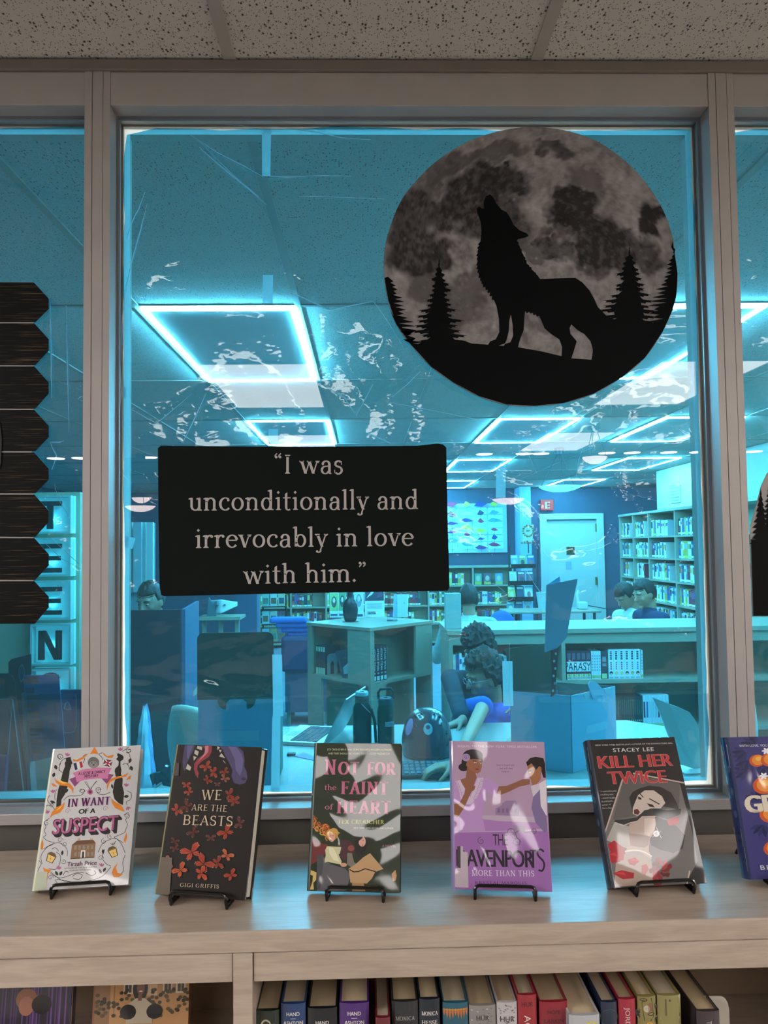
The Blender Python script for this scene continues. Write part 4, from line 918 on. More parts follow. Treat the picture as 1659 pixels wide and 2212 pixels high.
# table by the door
TY = 8.6
a, b_ = at(1095, 1322, Y=TY), at(1300, 1328, Y=TY)
t = thing('side_table', 'narrow table with rounded front edge in front of the white door', 'table', ((a.x+b_.x)/2, TY+.3, 0))
B().box(a.x, b_.x, TY, TY+.6, a.z-.03, a.z).build('tabletop', OAK, t, bevel=.01)
for x in (a.x+.08, b_.x-.08):
    for y in (TY+.06, TY+.54): B().tube([(x, y, 0), (x, y, a.z-.031)], .02, 8).build('leg', flat('#3a4048'), t)
tzt = a.z
c0 = at(1175, 1318, Y=TY+.2); o = B().lathe([(.001, 0), (.07, 0), (.10, .24), (.096, .24), (.068, .006), (.001, .006)], (c0.x, TY+.2, tzt+.001), 24).build('waste_paper_tub', flat('#b9c7c4'), smooth=True); tag(o, 'pale tapered tub standing on the table by the door', 'tub')
c0 = at(1257, 1315, Y=TY+.3); t = thing('desk_phone', 'white desk device with a curled cord on the table by the door', 'device', (c0.x, TY+.3, tzt+.001))
B().box(c0.x-.06, c0.x+.06, TY+.2, TY+.36, tzt+.001, tzt+.10).build('body', flat('#d3dade'), t, bevel=.015)
B().tube([(c0.x-.05, TY+.3, tzt+.1), (c0.x-.06, TY+.3, tzt+.2), (c0.x-.04, TY+.3, tzt+.26)], .018, 8).build('handset', flat('#dfe6ea'), t)
B().tube([(c0.x+.06, TY+.25, tzt+.05), (c0.x+.18, TY+.2, tzt+.03), (c0.x+.3, TY+.15, tzt+.008), (c0.x+.5, TY+.05, tzt+.008)], .006, 6).build('cord', flat('#2a3038'), t)

# exit sign
a = at(1182, 1092, Y=YF-.06); t = thing('exit_sign', 'red exit sign on the dark wall above the white door frame', 'sign', (a.x, YF-.06, a.z-.1))
B().box(a.x-.11, a.x+.11, YF-.06, YF-.002, a.z-.08, a.z+.10).build('box', mat('exit_red', '#e0251c', .4, emis=2.6), t)
p = Print(); p.text('E', a.x-.03, a.z-.05, a.x+.04, a.z-.05, .12, '#ffffff', bold=.006); p.build('letter', lambda u, v, h: (u, YF-.061-h*3, v), print_mat(), t)

# paper garlands hanging in the far window
for k, px in enumerate((976, 1008, 1038, 1067)):
    a = at(px, 1084, Y=YF-.12); z0 = at(px, 1192, Y=YF-.12).z; rnd = random.Random(k)
    t = thing('paper_garland', 'string of coloured folded paper shapes in the far window, %s' % ['leftmost', 'second from left', 'third from left', 'rightmost'][k], 'garland', (a.x, YF-.12, z0), group='paper garlands in the far window')
    B().tube([(a.x, YF-.12, ZC+.006), (a.x, YF-.12, z0)], .003, 5).build('string', flat('#24405c'), t)
    z = a.z-.05
    while z > z0+.05:
        w_ = rnd.uniform(.05, .12); hh = rnd.uniform(.03, .07); c = rnd.choice(['#2a3f8a', '#c9c24a', '#6a2f7a', '#c2e0d8', '#1f3a5c', '#d0d84a', '#b0305a', '#3f9fb8'])
        v = B(); th = rnd.uniform(-.6, .6)
        pts = [(a.x-w_, z+th*.04), (a.x-w_*.3, z+hh), (a.x+w_*.4, z+hh*.6), (a.x+w_, z-th*.04), (a.x+w_*.2, z-hh*.5), (a.x-w_*.5, z-hh*.4)]
        v.prism(pts, YF-.13, YF-.11).build('paper_shape', flat(c), t); z -= hh+rnd.uniform(.06, .12)

# bowl pendant lamps and round downlights (both rooms)
BOWL = mat('bowl_glass', (.72, .92, 1), .4, emis=4); BOWLP = mat('bowl_glass_warm', (1, .80, .78), .4, emis=11); DL = mat('downlight_lens', (1, .85, .8), .4, emis=22)
def pendant(x, y, z, r, m, lab, grp, seg=32):
    t = thing('bowl_pendant', lab, 'ceiling light', (x, y, z), group=grp)
    B().lathe([(.001, 0), (r*.35, .004), (r*.65, .018), (r*.88, .038), (r, .058), (r*.985, .059), (r*.8, .038), (.001, .012)], (x, y, z), seg).build('bowl', m, t, smooth=True)
    g = B()
    for k in range(3): A = k*2.094+.5; g.tube([(x+r*.95*math.cos(A), y+r*.95*math.sin(A), z+.057), (x+.02*math.cos(A), y+.02*math.sin(A), ZC-.06)], .003, 5)
    g.tube([(x, y, ZC-.06), (x, y, ZC-.002)], .05, 16); g.build('hanger', flat('#3f4a54', .3), t)
a = at(1210, 1063, Y=6.2); pendant(a.x, 6.2, a.z, .215, BOWL, 'pale glass bowl pendant lamp in front of the door', 'bowl lamps in the room beyond')
for k, (px, py, Ym, r) in enumerate(((1285, 1003, 4.6, .10), (1098, 1090, 6.4, .17), (303, 1106, 6.3, .15), (305, 1087, 6.9, .10))):
    a = at(px, py, Y=Ym); pendant(a.x, .104-Ym, a.z, r, BOWLP, 'glowing bowl lamp behind the viewer mirrored in the glass, %s' % ['small right', 'large centre', 'large left', 'small left'][k], 'bowl lamps behind the viewer', 24)
for k, (px, py) in enumerate(((1134, 1060), (1048, 1085), (1313, 1053), (1368, 1070), (1447, 1064), (1510, 1051), (1630, 1031), (320, 1118), (173, 1100), (120, 1119), (1170, 1036))):
    a = at(px, py, Z=ZC-.004); y = .104-min(a.y, 6.6); o = B().lathe([(.001, 0), (.075, 0), (.085, -.006), (.09, 0)], (a.x*(1.5+min(a.y, 6.6))/(1.5+a.y) if a.y > 6.6 else a.x, y, ZC-.001), 20).build('downlight', DL)
    tag(o, 'small round recessed downlight behind the viewer, %s from the left' % ORD[sorted([1134, 1048, 1313, 1368, 1447, 1510, 1630, 320, 173, 120, 1170]).index(px)], 'ceiling light', 'round downlights behind the viewer')
# ================================================================ desk and things just beyond the glass
ZD = .75
LEDGE = .995
struct(B().box(-1.9, 2.1, .131, .36, LEDGE-.03, LEDGE).build('trim_6', mat('white_ledge', '#c9ccc8', .5)), 'white inner window ledge')
DESKW = mat('white_desk_laminate', '#969893', .45, var=.03, scale=5, stretch=(1, 12, 1))
q = [at(308, 1722, Z=ZD), at(428, 1638, Z=ZD)]
p0, p1 = q; dd = (p1-p0)/(p1.y-p0.y)
t = thing('desk', 'wide white desk beyond the window holding laptop, bottles, helmet and boxes', 'desk', (.4, 1.5, 0))
pts = [((p0-dd*(p0.y-.5)).x, .5), (1.62, .5), (1.62, 2.02), (1.30, 2.34), ((p0+dd*(2.34-p0.y)).x, 2.34)]
B().prism(pts, ZD-.03, ZD, 'z').build('desktop', DESKW, t, bevel=.003)
B().prism([(pts[0][0]-.012, .5), (pts[0][0]-.001, .5), (pts[4][0]-.001, 2.34), (pts[4][0]-.012, 2.34)], ZD-.03, ZD+.001, 'z').build('edge_band', flat('#2c4a3c'), t)
for x, y in ((-.62, .6), (1.5, .6), (1.35, 1.95), (-.25, 2.2), (.5, 2.2)): B().tube([(x, y, 0), (x, y, ZD-.031)], .025, 10).build('leg', flat('#8f979c', .3), t)

# laptop, seen edge-on
A_, B_ = at(697, 1606, Z=ZD+.017), at(730, 1580, Z=ZD+.017); h = (B_-A_).normalized(); n_ = Vector((-h.y, h.x, 0)); W_ = .32
t = thing('laptop', 'open silver laptop seen from its side on the desk left of the bottles', 'laptop', ((A_+h*.16).x, (A_+h*.16).y, ZD))
M = Matrix(((n_.x, h.x, 0, A_.x), (n_.y, h.y, 0, A_.y), (0, 0, 1, ZD+.001), (0, 0, 0, 1)))
SIL = mat('silver', '#b9bec2', .35, .5)
B().box(0, .225, 0, W_, 0, .016, M).build('base', SIL, t, bevel=.003)
for r_ in range(5):
    for c_ in range(12): B().box(.035+.026*r_, .057+.026*r_, .022+.0232*c_, .041+.0232*c_, .016, .0185, M).build('key', flat('#24303c'), t)
B().box(.172, .215, .11, .21, .0162, .0168, M).build('touchpad', flat('#9aa4aa'), t)
S = M @ Matrix.Translation((0, 0, .017)) @ Matrix.Rotation(R(-28), 4, 'Y')
lid = B().box(-.009, -.002, 0, W_, 0, .225, S).build('screen_lid', SIL, t, bevel=.002)
B().box(-.002, -.0012, .008, W_-.008, .008, .217, S).build('display', flat('#5d7580', .15), lid)
kb = at(872, 1688, Z=ZD)
# dark laptop in front of the person
a, b_ = at(868, 1684, Z=ZD), at(985, 1650, Z=ZD); t = thing('dark_keyboard', 'dark grey keyboard under the hand between the green and lilac books', 'keyboard', ((a.x+b_.x)/2, (a.y+b_.y)/2, ZD))
B().box(a.x, b_.x+.05, a.y, b_.y, ZD+.001, ZD+.016).build('base', flat('#2f4048', .4), t, bevel=.003)
for r_ in range(4):
    for c_ in range(11): x = a.x+.012+(b_.x+.05-a.x-.02)*c_/11; y = a.y+.012+(b_.y-a.y-.02)*r_/4; B().box(x, x+.016, y, y+(b_.y-a.y)/4*.75, ZD+.016, ZD+.019).build('key', flat('#4c646c'), t)

# bottles
def bottle(px, py, w_, prof, lab, name, extra=None, body='#14303a'):
    p = at(px, py, Z=ZD); t = thing(name, lab, 'bottle', (p.x, p.y, ZD)); r = w_/2
    B().lathe([(rr*r, z) for rr, z in prof], (p.x, p.y, ZD+.001), 32).build('body', mat('bottle_'+name, body, .35, .1), t, smooth=True)
    return t, p, r
sc1 = 1650/3.55
t, p, r = bottle(783, 1606, .083, [(.01, 0), (.95, 0), (1, .006), (1, .150), (.9, .168), (.70, .182), (.70, .186)], 'dark navy steel water bottle with ribbed cap, left of the two', 'water_bottle', body='#16242f')
B().lathe([(.01, .214), (r*.68, .214), (r*.76, .208), (r*.78, .192), (r*.72, .187), (.01, .187)], (p.x, p.y, ZD), 24).build('cap', flat('#223642', .3), t, smooth=True)
B().lathe([(r*.73, .184), (r*.80, .186), (r*.80, .192), (r*.73, .193)], (p.x, p.y, ZD), 24).build('collar', flat('#7d5f50', .3), t)
B().lathe([(.01, .232), (r*.66, .232), (r*.72, .228), (r*.70, .2145), (.01, .2145)], (p.x, p.y, ZD), 24).build('lid', mat('clear_lid', '#9fc4cf', .15), t, smooth=True)
t, p, r = bottle(834, 1607, .076, [(.01, 0), (.95, 0), (1, .006), (1, .145), (.93, .162), (.86, .17), (.86, .174)], 'dark green water bottle with a loop handle lid, right of the two', 'handle_bottle', body='#1c3430')
B().lathe([(.01, .205), (r*.84, .205), (r*.9, .198), (r*.9, .176), (.01, .176)], (p.x, p.y, ZD), 24).build('cap', flat('#2a4450', .3), t, smooth=True)
B().tube([(p.x-r*.8, p.y, ZD+.20), (p.x-r*.85, p.y, ZD+.228), (p.x-r*.6, p.y, ZD+.243), (p.x+r*.6, p.y, ZD+.246), (p.x+r*.9, p.y, ZD+.232), (p.x+r*.9, p.y, ZD+.2)], .0065, 8).build('handle', flat('#15242c', .3), t, smooth=True)
B().box(p.x-.004, p.x+.034, p.y-r-.0015, p.y-r*.8, ZD+.085, ZD+.105).build('label', flat('#b4c4cc'), t)
t2 = B().tube([(p.x-.045, p.y+.02, ZD+.003), (p.x-.05, p.y+.01, ZD+.1), (p.x-.065, p.y+.03, ZD+.15)], .007, 6).build('cable', flat('#13202a')); tag(t2, 'dark strap standing between the two bottles', 'strap')

# helmet
p = at(927, 1643, Z=ZD); p.y += .10; t = thing('skate_helmet', 'dark round skate helmet with stickers and vents on the desk', 'helmet', (p.x, p.y, ZD))
HM = mat('helmet_shell', '#28343f', .22, 0, coat=.4)
rx, ry, hz = .108, .125, .185
def shell(u, v):
    A = u*2*math.pi; e = v*math.pi/2
    k = math.cos(e)**.62; z = hz*math.sin(e)**.95
    x = rx*k*math.cos(A); y = ry*k*math.sin(A)
    if v < .2: x *= 1-.10*(.2-v)/.2*.6; y *= 1-.06*(.2-v)/.2
    return (p.x+x, p.y+y, ZD+.003+z+.012*math.cos(A*2)*(1-v)*.0)
B().grid(shell, 48, 20).build('shell', HM, t, smooth=True, solid=.006)
B().lathe([(rx*.93, .0), (rx*.97, .004), (rx*.97, .012), (rx*.93, .014)], (p.x, p.y, ZD+.0015), 40, sy=ry/rx).build('rim', flat('#10181f', .5), t, smooth=True)
def on_shell(az, el, off=.0012):
    q = Vector(shell(az/360, el/90)); c0 = Vector((p.x, p.y, ZD+.04)); return q+(q-c0).normalized()*off
for az, el in ((222, 62), (245, 70), (232, 45), (318, 62), (298, 70), (308, 47), (322, 33)):
    pts = [on_shell(az-7+14*k/5, el+(2 if az < 270 else -2)*math.sin(k), .0036) for k in range(6)]
    B().tube(pts, [.0015, .004, .005, .005, .004, .0015], 6).build('vent', flat('#05090d', .6), t, smooth=True)
g = B()
for rad, cc_, nm in ((.0195, '#9fdfe8', 'round_sticker'),):
    g = B(); vs = [on_shell(268, 42, .0045)]+[on_shell(268+12.*math.cos(a*.5236), 42+9.5*math.sin(a*.5236), .0045) for a in range(12)]
    g.add(vs, [(0, i+1, (i+1) % 12+1) for i in range(12)]); g.build(nm, flat(cc_, .3), t, fix=False)
    g = B(); vs = [on_shell(268, 44, .0055)]+[on_shell(268+6*math.cos(a*.5236), 44+3.5*math.sin(a*.5236), .0055) for a in range(12)]; g.add(vs, [(0, i+1, (i+1) % 12+1) for i in range(12)]); g.build('sticker_emblem', flat('#2f5a66', .4), t, fix=False)
g = B(); vs = [on_shell(212, 42, .0045)]+[on_shell(212+14*math.cos(a*.5236), 42+14*math.sin(a*.5236), .0045) for a in range(12)]; g.add(vs, [(0, i+1, (i+1) % 12+1) for i in range(12)]); g.build('oval_sticker', flat('#b58ab8', .3), t, fix=False)

# loose sheets on the desk left
def sheet(pts, z, c, lab, nm='paper_sheet', cat='paper'):
    q = [at(x, y, Z=z) for x, y in pts]; o = B().prism([(v.x, v.y) for v in q], z+.0008, z+.0022, 'z').build(nm, flat(c)); tag(o, lab, cat); return o
sheet([(606, 1698), (672, 1656), (690, 1700), (616, 1722)], ZD, '#8ea4ae', 'grey folded sheet on the desk behind the brown butterfly book', 'folded_sheet')
sheet([(634, 1634), (656, 1626), (690, 1640), (690, 1646)], ZD, '#7f7fae', 'purple paper corner on the desk under the laptop', 'paper_corner')
a = at(628, 1632, Z=ZD); o = B().box(a.x-.015, a.x+.02, a.y-.012, a.y+.012, ZD+.001, ZD+.010).build('usb_stick', flat('#1a2a33')); tag(o, 'small dark stick lying beside the left box', 'usb stick')

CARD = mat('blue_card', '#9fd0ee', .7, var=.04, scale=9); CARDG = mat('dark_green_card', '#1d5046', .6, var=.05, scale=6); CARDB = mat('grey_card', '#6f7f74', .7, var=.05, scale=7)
# left card box
Y0 = 1.3; xa, xb = at(428, 1600, Y=Y0).x, at(590, 1600, Y=Y0).x; zt = at(510, 1511, Y=Y0).z; zl = at(510, 1366, Y=Y0).z; Y1 = 1.62
t = thing('card_box', 'tall blue card box with a raised dark green rounded lid, left of the laptop', 'box', ((xa+xb)/2, (Y0+Y1)/2, ZD))
B().box(xa, xb, Y0, Y0+.003, ZD+.001, zt).build('front_wall', CARD, t)
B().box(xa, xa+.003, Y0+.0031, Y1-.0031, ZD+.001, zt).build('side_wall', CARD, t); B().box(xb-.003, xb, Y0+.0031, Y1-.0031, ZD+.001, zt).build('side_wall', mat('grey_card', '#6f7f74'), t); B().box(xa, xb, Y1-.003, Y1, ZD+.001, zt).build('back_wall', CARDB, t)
B().box(xa+.003, xb-.003, Y0+.0031, Y1-.0031, ZD+.001, ZD+.004).build('bottom', CARDB, t)
def rpoly(x0, x1, z0, z1, r, bot=False, n=6):
    o = [(x0, z0), (x1, z0)] if not bot else [(x0+r*(1-math.cos(R(90*k/n))), z0+r*(1-math.sin(R(90*k/n)))) for k in range(n+1)]+[(x1-r*(1-math.sin(R(90*k/n))), z0+r*(1-math.cos(R(90*k/n)))) for k in range(n+1)]
    o += [(x1-r*(1-math.cos(R(90*k/n))), z1-r*(1-math.sin(R(90*k/n)))) for k in range(n+1)]+[(x0+r*(1-math.sin(R(90*k/n))), z1-r*(1-math.cos(R(90*k/n)))) for k in range(n+1)]
    return o
xm = at(470, 1511, Y=Y0).x; xn = at(552, 1511, Y=Y0).x
lid = B().prism(rpoly(xa-.002, xb+.004, zt+.001, zl, .022), Y0-.004, Y0-.001).build('lid', CARDG, t)
tab = [(xm, zt+.001)]+[(xm+.045*(1-math.cos(R(k*15))), zt-.04*math.sin(R(k*15))) for k in range(1, 7)]
for sgn, x in ((1, xm), (-1, xn)):
    pts = [(x, zt+.001)]+[(x+sgn*.030*(1-math.cos(R(k*15))), zt-.034*math.sin(R(k*15))) for k in range(1, 7)]+[(x+sgn*.032, zt-.010), (x+sgn*.045, zt+.001)]
    B().prism(pts, Y0-.004, Y0-.001).build('lid_tab', CARDG, t)
B().box(at(468, 1580, Y=Y0).x, at(560, 1580, Y=Y0).x, Y0-.002, Y0-.0005, at(500, 1600, Y=Y0).z, at(500, 1578, Y=Y0).z).build('clear_label', mat('label_card', '#b4dcf2', .3), t)
# right card box, corner towards the window
N = at(1237, 1671, Z=ZD); Lc = at(1104, 1655, Z=ZD); Rc = at(1334, 1640, Z=ZD); zt = at(1224, 1503, Y=N.y).z; Bc = Lc+Rc-N
t = thing('card_box', 'blue card box standing corner-on at the right end of the desk', 'box', ((Lc.x+Rc.x)/2, (Lc.y+Rc.y)/2, ZD))
def wall(a, b_, z0, z1, nm, m, par, th=.003, lean=0):
    d = (b_-a); d.z = 0; l = d.length; d.normalize(); n_ = Vector((-d.y, d.x, 0)); M = Matrix(((d.x, n_.x, 0, a.x), (d.y, n_.y, 0, a.y), (0, 0, 1, 0), (0, 0, 0, 1)))
    return B().box(.0031, l-.0031, 0, th, z0, z1, M).build(nm, m, par), M, l
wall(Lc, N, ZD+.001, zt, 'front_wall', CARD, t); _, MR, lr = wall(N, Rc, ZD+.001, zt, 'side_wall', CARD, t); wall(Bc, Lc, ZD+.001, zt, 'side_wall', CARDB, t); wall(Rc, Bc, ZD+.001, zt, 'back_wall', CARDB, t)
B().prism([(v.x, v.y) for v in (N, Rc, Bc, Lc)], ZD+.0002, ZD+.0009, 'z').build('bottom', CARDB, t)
B().prism(rpoly(lr*.30, lr*.78, ZD+.135, ZD+.165, .014, True), -.0012, -.0004, 'y', MR).build('clear_label', mat('label_card', '#b4dcf2', .3), t)
B().prism([(lr*.46, zt-.032), (lr*.72, zt-.018), (lr*.66, zt+.005), (lr*.52, zt+.038), (lr*.40, zt+.042), (lr*.36, zt+.03)], -.004, -.0015, 'y', MR).build('lid_tab', CARD, t)
for x in (.34, .80): B().prism([(lr*x+.022*math.cos(R(k*30)), zt-.0005-.024*math.sin(R(k*30))) for k in range(7)], -.0012, -.0004, 'y', MR).build('cut_notch', flat('#b5dbe8'), t)
# lid board and folded card above it
YB = N.y+.12; q = [at(1092, 1402, Y=YB), at(1187, 1389, Y=YB), at(1197, 1500, Y=YB), at(1110, 1522, Y=YB)]
B().prism([(v.x, v.z) for v in q], YB, YB+.003).build('lid', mat('olive_card', '#4f6450', .7, var=.05, scale=8), t)
YB = N.y+.02
def card(pts, lab, c, nm='folded_card', yo=0, par=None):
    q = [at(x, y, Y=YB+yo) for x, y in pts]; return B().prism([(v.x, v.z) for v in q], YB+yo, YB+yo+.003).build(nm, c, par)
t = thing('hanging_folded_card', 'folded blue card leaning up above the right box with a dotted ribbon', 'card', at(1195, 1405, Y=YB))
card([(1180, 1264), (1248, 1250), (1234, 1318), (1224, 1378), (1204, 1400), (1177, 1409)], '', CARD, 'front_leaf', par=t); card([(1180, 1264), (1209, 1245), (1211, 1260)], '', CARD, 'back_leaf', .02, par=t)
rb = card([(1195, 1400), (1206, 1398), (1203, 1440), (1199, 1500), (1190, 1505), (1193, 1450)], '', flat('#5a2338'), 'ribbon', .01, par=t)
for k in range(6):
    a = at(1199+(-1)**k*1.5-k*.6, 1412+16*k, Y=YB+.01); B().prism([(a.x+.0045*math.cos(i*.785), a.z+.0055*math.sin(i*.785)) for i in range(8)], YB+.0085, YB+.0095).build('ribbon_dot', flat('#dfe8ee'), rb)

# shell chairs
def shell_chair(x, y, rz, lab, m, s=1.0):
    t = thing('shell_chair', lab, 'chair', (x, y, 0), rz)
    def f(u, v):
        a = (u-.5)*2; wv = .23-.05*v*v
        if v < .5:
            k = v/.5; yy = -.2+.38*k; zz = .45-.02*k+.03*a*a
        else:
            k = (v-.5)/.5; yy = .18+.10*k+.02*math.sin(k*3); zz = .43+.40*k*(1-.12*a*a)
            wv = .23-.06*k*k
        return (a*wv*s, (yy-.07*a*a*(.3+v))*s, zz*s)
    B().grid(f, 16, 24).build('shell', m, t, smooth=True, local=True, solid=.008)
    for sx in (-1, 1):
        for sy in (-1, 1): B().tube([(sx*.12, sy*.1, .41*s), (sx*.2, sy*.19, 0)], .012, 8).build('leg', flat('#8f979c', .3), t, local=True)
    return t
SHW = mat('white_shell', '#dfe6e2', .4); SHC = mat('cream_shell', '#f0f2dc', .45)
a = at(1490, 1590, Y=2.75); shell_chair(1.80, 2.62, R(205), 'white moulded shell chair beyond the right end of the desk', SHW)
shell_chair(-.80, 2.75, R(150), 'cream moulded shell chair at the left, beside the left card box', SHC)
# pale curved plastic screen standing on the desk, close to the glass
Y0 = at(1536, 1668, Z=ZD).y; pts = [(1410, 1507), (1430, 1514), (1448, 1522), (1472, 1530), (1495, 1541), (1510, 1560), (1524, 1585), (1533, 1606), (1538, 1640), (1539, 1668), (1505, 1665), (1472, 1653), (1458, 1620), (1442, 1583), (1428, 1545)]
q = [at(x, y, Y=Y0) for x, y in pts]; zmin = min(v.z for v in q)
for v in q: v.z = max(v.z, ZD+.0015)
n = len(q)
def bend(v, o): return (v.x, Y0+o+.05*((v.x-q[0].x)/(q[9].x-q[0].x))**2, v.z)
g = B(); vs = [bend(v, 0) for v in q]+[bend(v, .008) for v in q]; g.add(vs, [tuple(range(n)), tuple(range(2*n-1, n-1, -1))]+[(i, i+n, (i+1) % n+n, (i+1) % n) for i in range(n)])
t = thing('plastic_screen', 'large pale curved plastic screen standing on the right end of the desk', 'screen', (q[10].x, Y0, ZD)); g.build('curved_sheet', SHW, t)
B().box(q[11].x, q[9].x+.02, Y0-.03, Y0+.10, ZD+.0008, ZD+.006).build('foot', SHW, t)

# ---- left part of the far room ----
NAVY = mat('navy_panel', '#111a2a', .6, var=.05, scale=4)
Y0 = 3.0; a = at(262, 1327, Y=Y0); b_ = at(390, 1317, Y=Y0); zt_ = b_.z; xr = at(388, 1313, Y=Y0).x
t = thing('study_carrel', 'tall dark navy study booth with a lighter blue right side', 'booth', ((a.x+b_.x)/2, Y0+.4, 0))
a.x = at(240, 1327, Y=Y0).x; B().prism([(a.x, 0), (b_.x, 0), (b_.x, b_.z), (a.x, b_.z)], Y0, Y0+.03).build('front_panel', NAVY, t)
xs = at(430, 1302, Y=Y0+.75); B().prism([(b_.x-.001, Y0+.031), (b_.x+.02, Y0+.031), (xs.x, Y0+.75), (xs.x-.02, Y0+.75)], 0, b_.z, 'z').build('side_panel', mat('lit_blue_side', '#3c5878', .6), t)  # light on this side is put into its lighter blue
B().box(a.x, b_.x-.02, Y0+.35, Y0+.70, .70, .73).build('desk_board', OAK, t)
for i, (px, w_, c) in enumerate(((300, .055, '#c2dbe8'), (322, .045, '#8fb0dc'))):
    a = at(px, 1560, Y=2.82)
    def sack(u, v):
        A = u*2*math.pi; z = .76*v; k = math.sin(math.pi*min(1, .12+v*.86))**.6*(1-.35*v); n_ = noise.noise(Vector((math.cos(A)*2+i*5, math.sin(A)*2, v*6)))
        return (a.x+.03*v*(1-2*i)+w_*k*math.cos(A)*(1+.35*n_), 2.82+.04*i+.05*k*math.sin(A)*(1+.4*n_), z+.03*n_*v+.002)
    o = B().grid(sack, 24, 20).build('plastic_bag', mat('pale_plastic_%d' % i, c, .3, var=.3, scale=12), smooth=True); tag(o, ['white crumpled bag standing at the far left in front of the booth', 'blue and white crumpled bag right of the white bag'][i], 'bag')
# pale folding panels
t = thing('folding_screen', 'pale folding screen of upright panels behind the navy booth', 'screen', (-1.9, 4.9, 0))
for k, (x0, x1) in enumerate(((248, 262), (263, 277), (277, 286), (288, 306), (306, 316), (316, 331))):
    Yk = 5.0-.06*(k % 2); a = at(x0, 1128, Y=Yk); b_ = at(x1, 1284-k*1.6, Y=Yk)
    B().box(a.x, b_.x-.004, Yk, Yk+.03, max(.02, b_.z), a.z).build('panel', flat(['#b9c8c4', '#c6d2cc', '#a9bcc0', '#9fb6c0', '#c9d6d4', '#bccdd0'][k]), t)
B().box(at(200, 1200, Y=5).x, at(331, 1200, Y=5).x, 5.035, 5.06, 0, at(300, 1130, Y=5).z).build('backing', flat('#7f98a2'), t)
# shelf table with a mask
Y0 = 6.2; a, b_ = at(425, 1334, Y=Y0), at(519, 1330, Y=Y0)
t = thing('display_table', 'narrow pale table at the dark wall carrying a white mask', 'table', ((a.x+b_.x)/2, Y0+.15, 0))
B().box(a.x, b_.x, Y0, Y0+.35, a.z-.03, a.z).build('tabletop', OAK, t)
for x in (a.x+.05, (a.x+b_.x)/2, b_.x-.05): B().box(x-.02, x+.02, Y0+.1, Y0+.14, 0, a.z-.031).build('leg', OAK, t)
c0 = at(480, 1330, Y=Y0+.15); t = thing('animal_mask', 'white fox-like mask with dark eyes lying on the display table', 'mask', (c0.x, Y0+.15, a.z))
def msk(u, v):
    x = (u-.5)*.28; yv = (v-.5)*.14; return (c0.x+x, Y0+.1+.12*(abs(u-.5)*2)**1.5, a.z+.085+yv*(1-.7*max(0, u-.5)*2)+.03*u)
B().grid(msk, 14, 8).build('face', flat('#cfe0e2'), t, smooth=True, solid=.01)
for u in (.35, .62): v = msk(u, .6); B().lathe([(.001, 0), (.018, .004), (.001, .012)], (v[0], v[1]-.014, v[2]-.006), 10).build('eye', flat('#101820'), t)
B().prism([(c0.x-.15, a.z+.001), (c0.x-.06, a.z+.001), (c0.x-.05, a.z+.16), (c0.x-.09, a.z+.12), (c0.x-.13, a.z+.19)], Y0+.12, Y0+.15).build('ear', flat('#4d6f78'), t)
# dark column and blue arm chair
a = at(532, 1300, Y=7.2); o = B().box(a.x-.12, a.x+.12, 7.2, 7.4, 0, ZC).build('support_post', mat('blue_grey_post', '#3d5878', .6)); struct(o); o.name = 'wall_post'
Y0 = 5.6; a, b_ = at(602, 1372, Y=Y0), at(664, 1452, Y=Y0)
BLU = mat('blue_upholstery', '#2868c0', .8); NVU = mat('navy_upholstery', '#182c58', .7)
t = thing('armchair', 'navy armchair with a ribbed bright blue back left of the cube unit', 'armchair', ((a.x+b_.x)/2, Y0+.3, 0))
for k in range(6): A = k*.22; z = a.z+.13-.045*k; x = (a.x+b_.x)/2-.02+.05*k; B().box(x-.20, x+.14, Y0+.06+.02*k, Y0+.22+.02*k, z-.03, z+.022).build('back_rib', BLU, t, bevel=.018)
B().box(a.x+.02, b_.x+.25, Y0, Y0+.6, b_.z, a.z-.02).build('body', NVU, t, bevel=.03); B().box(a.x+.05, b_.x+.2, Y0+.05, Y0+.55, .12, b_.z-.001).build('base', flat('#3a5168'), t)
for x in (a.x+.08, b_.x+.17):
    for y in (Y0+.1, Y0+.5): B().tube([(x, y, 0), (x, y, .119)], .02, 8).build('leg', OAK, t)
# wire rack of books left of it
RX = 7.9; t = thing('book_rack', 'black wire rack with face-out books behind the armchair', 'rack', at(592, 1400, Y=RX))
t.location.z = 0
g = B()
for px in (568, 617): v = at(px, 1285, Y=RX); g.tube([(v.x, RX, 0), (v.x, RX, v.z)], .012, 6)
g.build('frame', BLK, t)
for k, py in enumerate((1309, 1347, 1385)):
    v0, v1 = at(567, py, Y=RX), at(618, py, Y=RX); B().box(v0.x, v1.x, RX-.10, RX-.013, v0.z-.012, v0.z).build('tier', BLK, t)
    for i in range(3):
        x0 = v0.x+(v1.x-v0.x)*i/3+.006; x1 = v0.x+(v1.x-v0.x)*(i+1)/3-.006; h = .155
        o = B().box(x0, x1, RX-.07, RX-.055, v0.z+.0005, v0.z+h).build('book', flat(['#8fc4b4', '#c9d6cc', '#d8c8a8', '#9fd0cc', '#b9c8b0', '#7a4a58', '#8fb8c4', '#a8a070', '#5a7890'][k*3+i])); tag(o, '%s face-out book in the %s tier of the black wire rack' % (['left', 'middle', 'right'][i], ['top', 'middle', 'bottom'][k]), 'book', 'face-out books in the wire rack')
        B().box(x0+.01, x1-.01, RX-.0715, RX-.0702, v0.z+.03, v0.z+.10).build('cover_art', flat(['#4a7f70', '#8a5f40', '#36566c'][(k+i) % 3]), o)

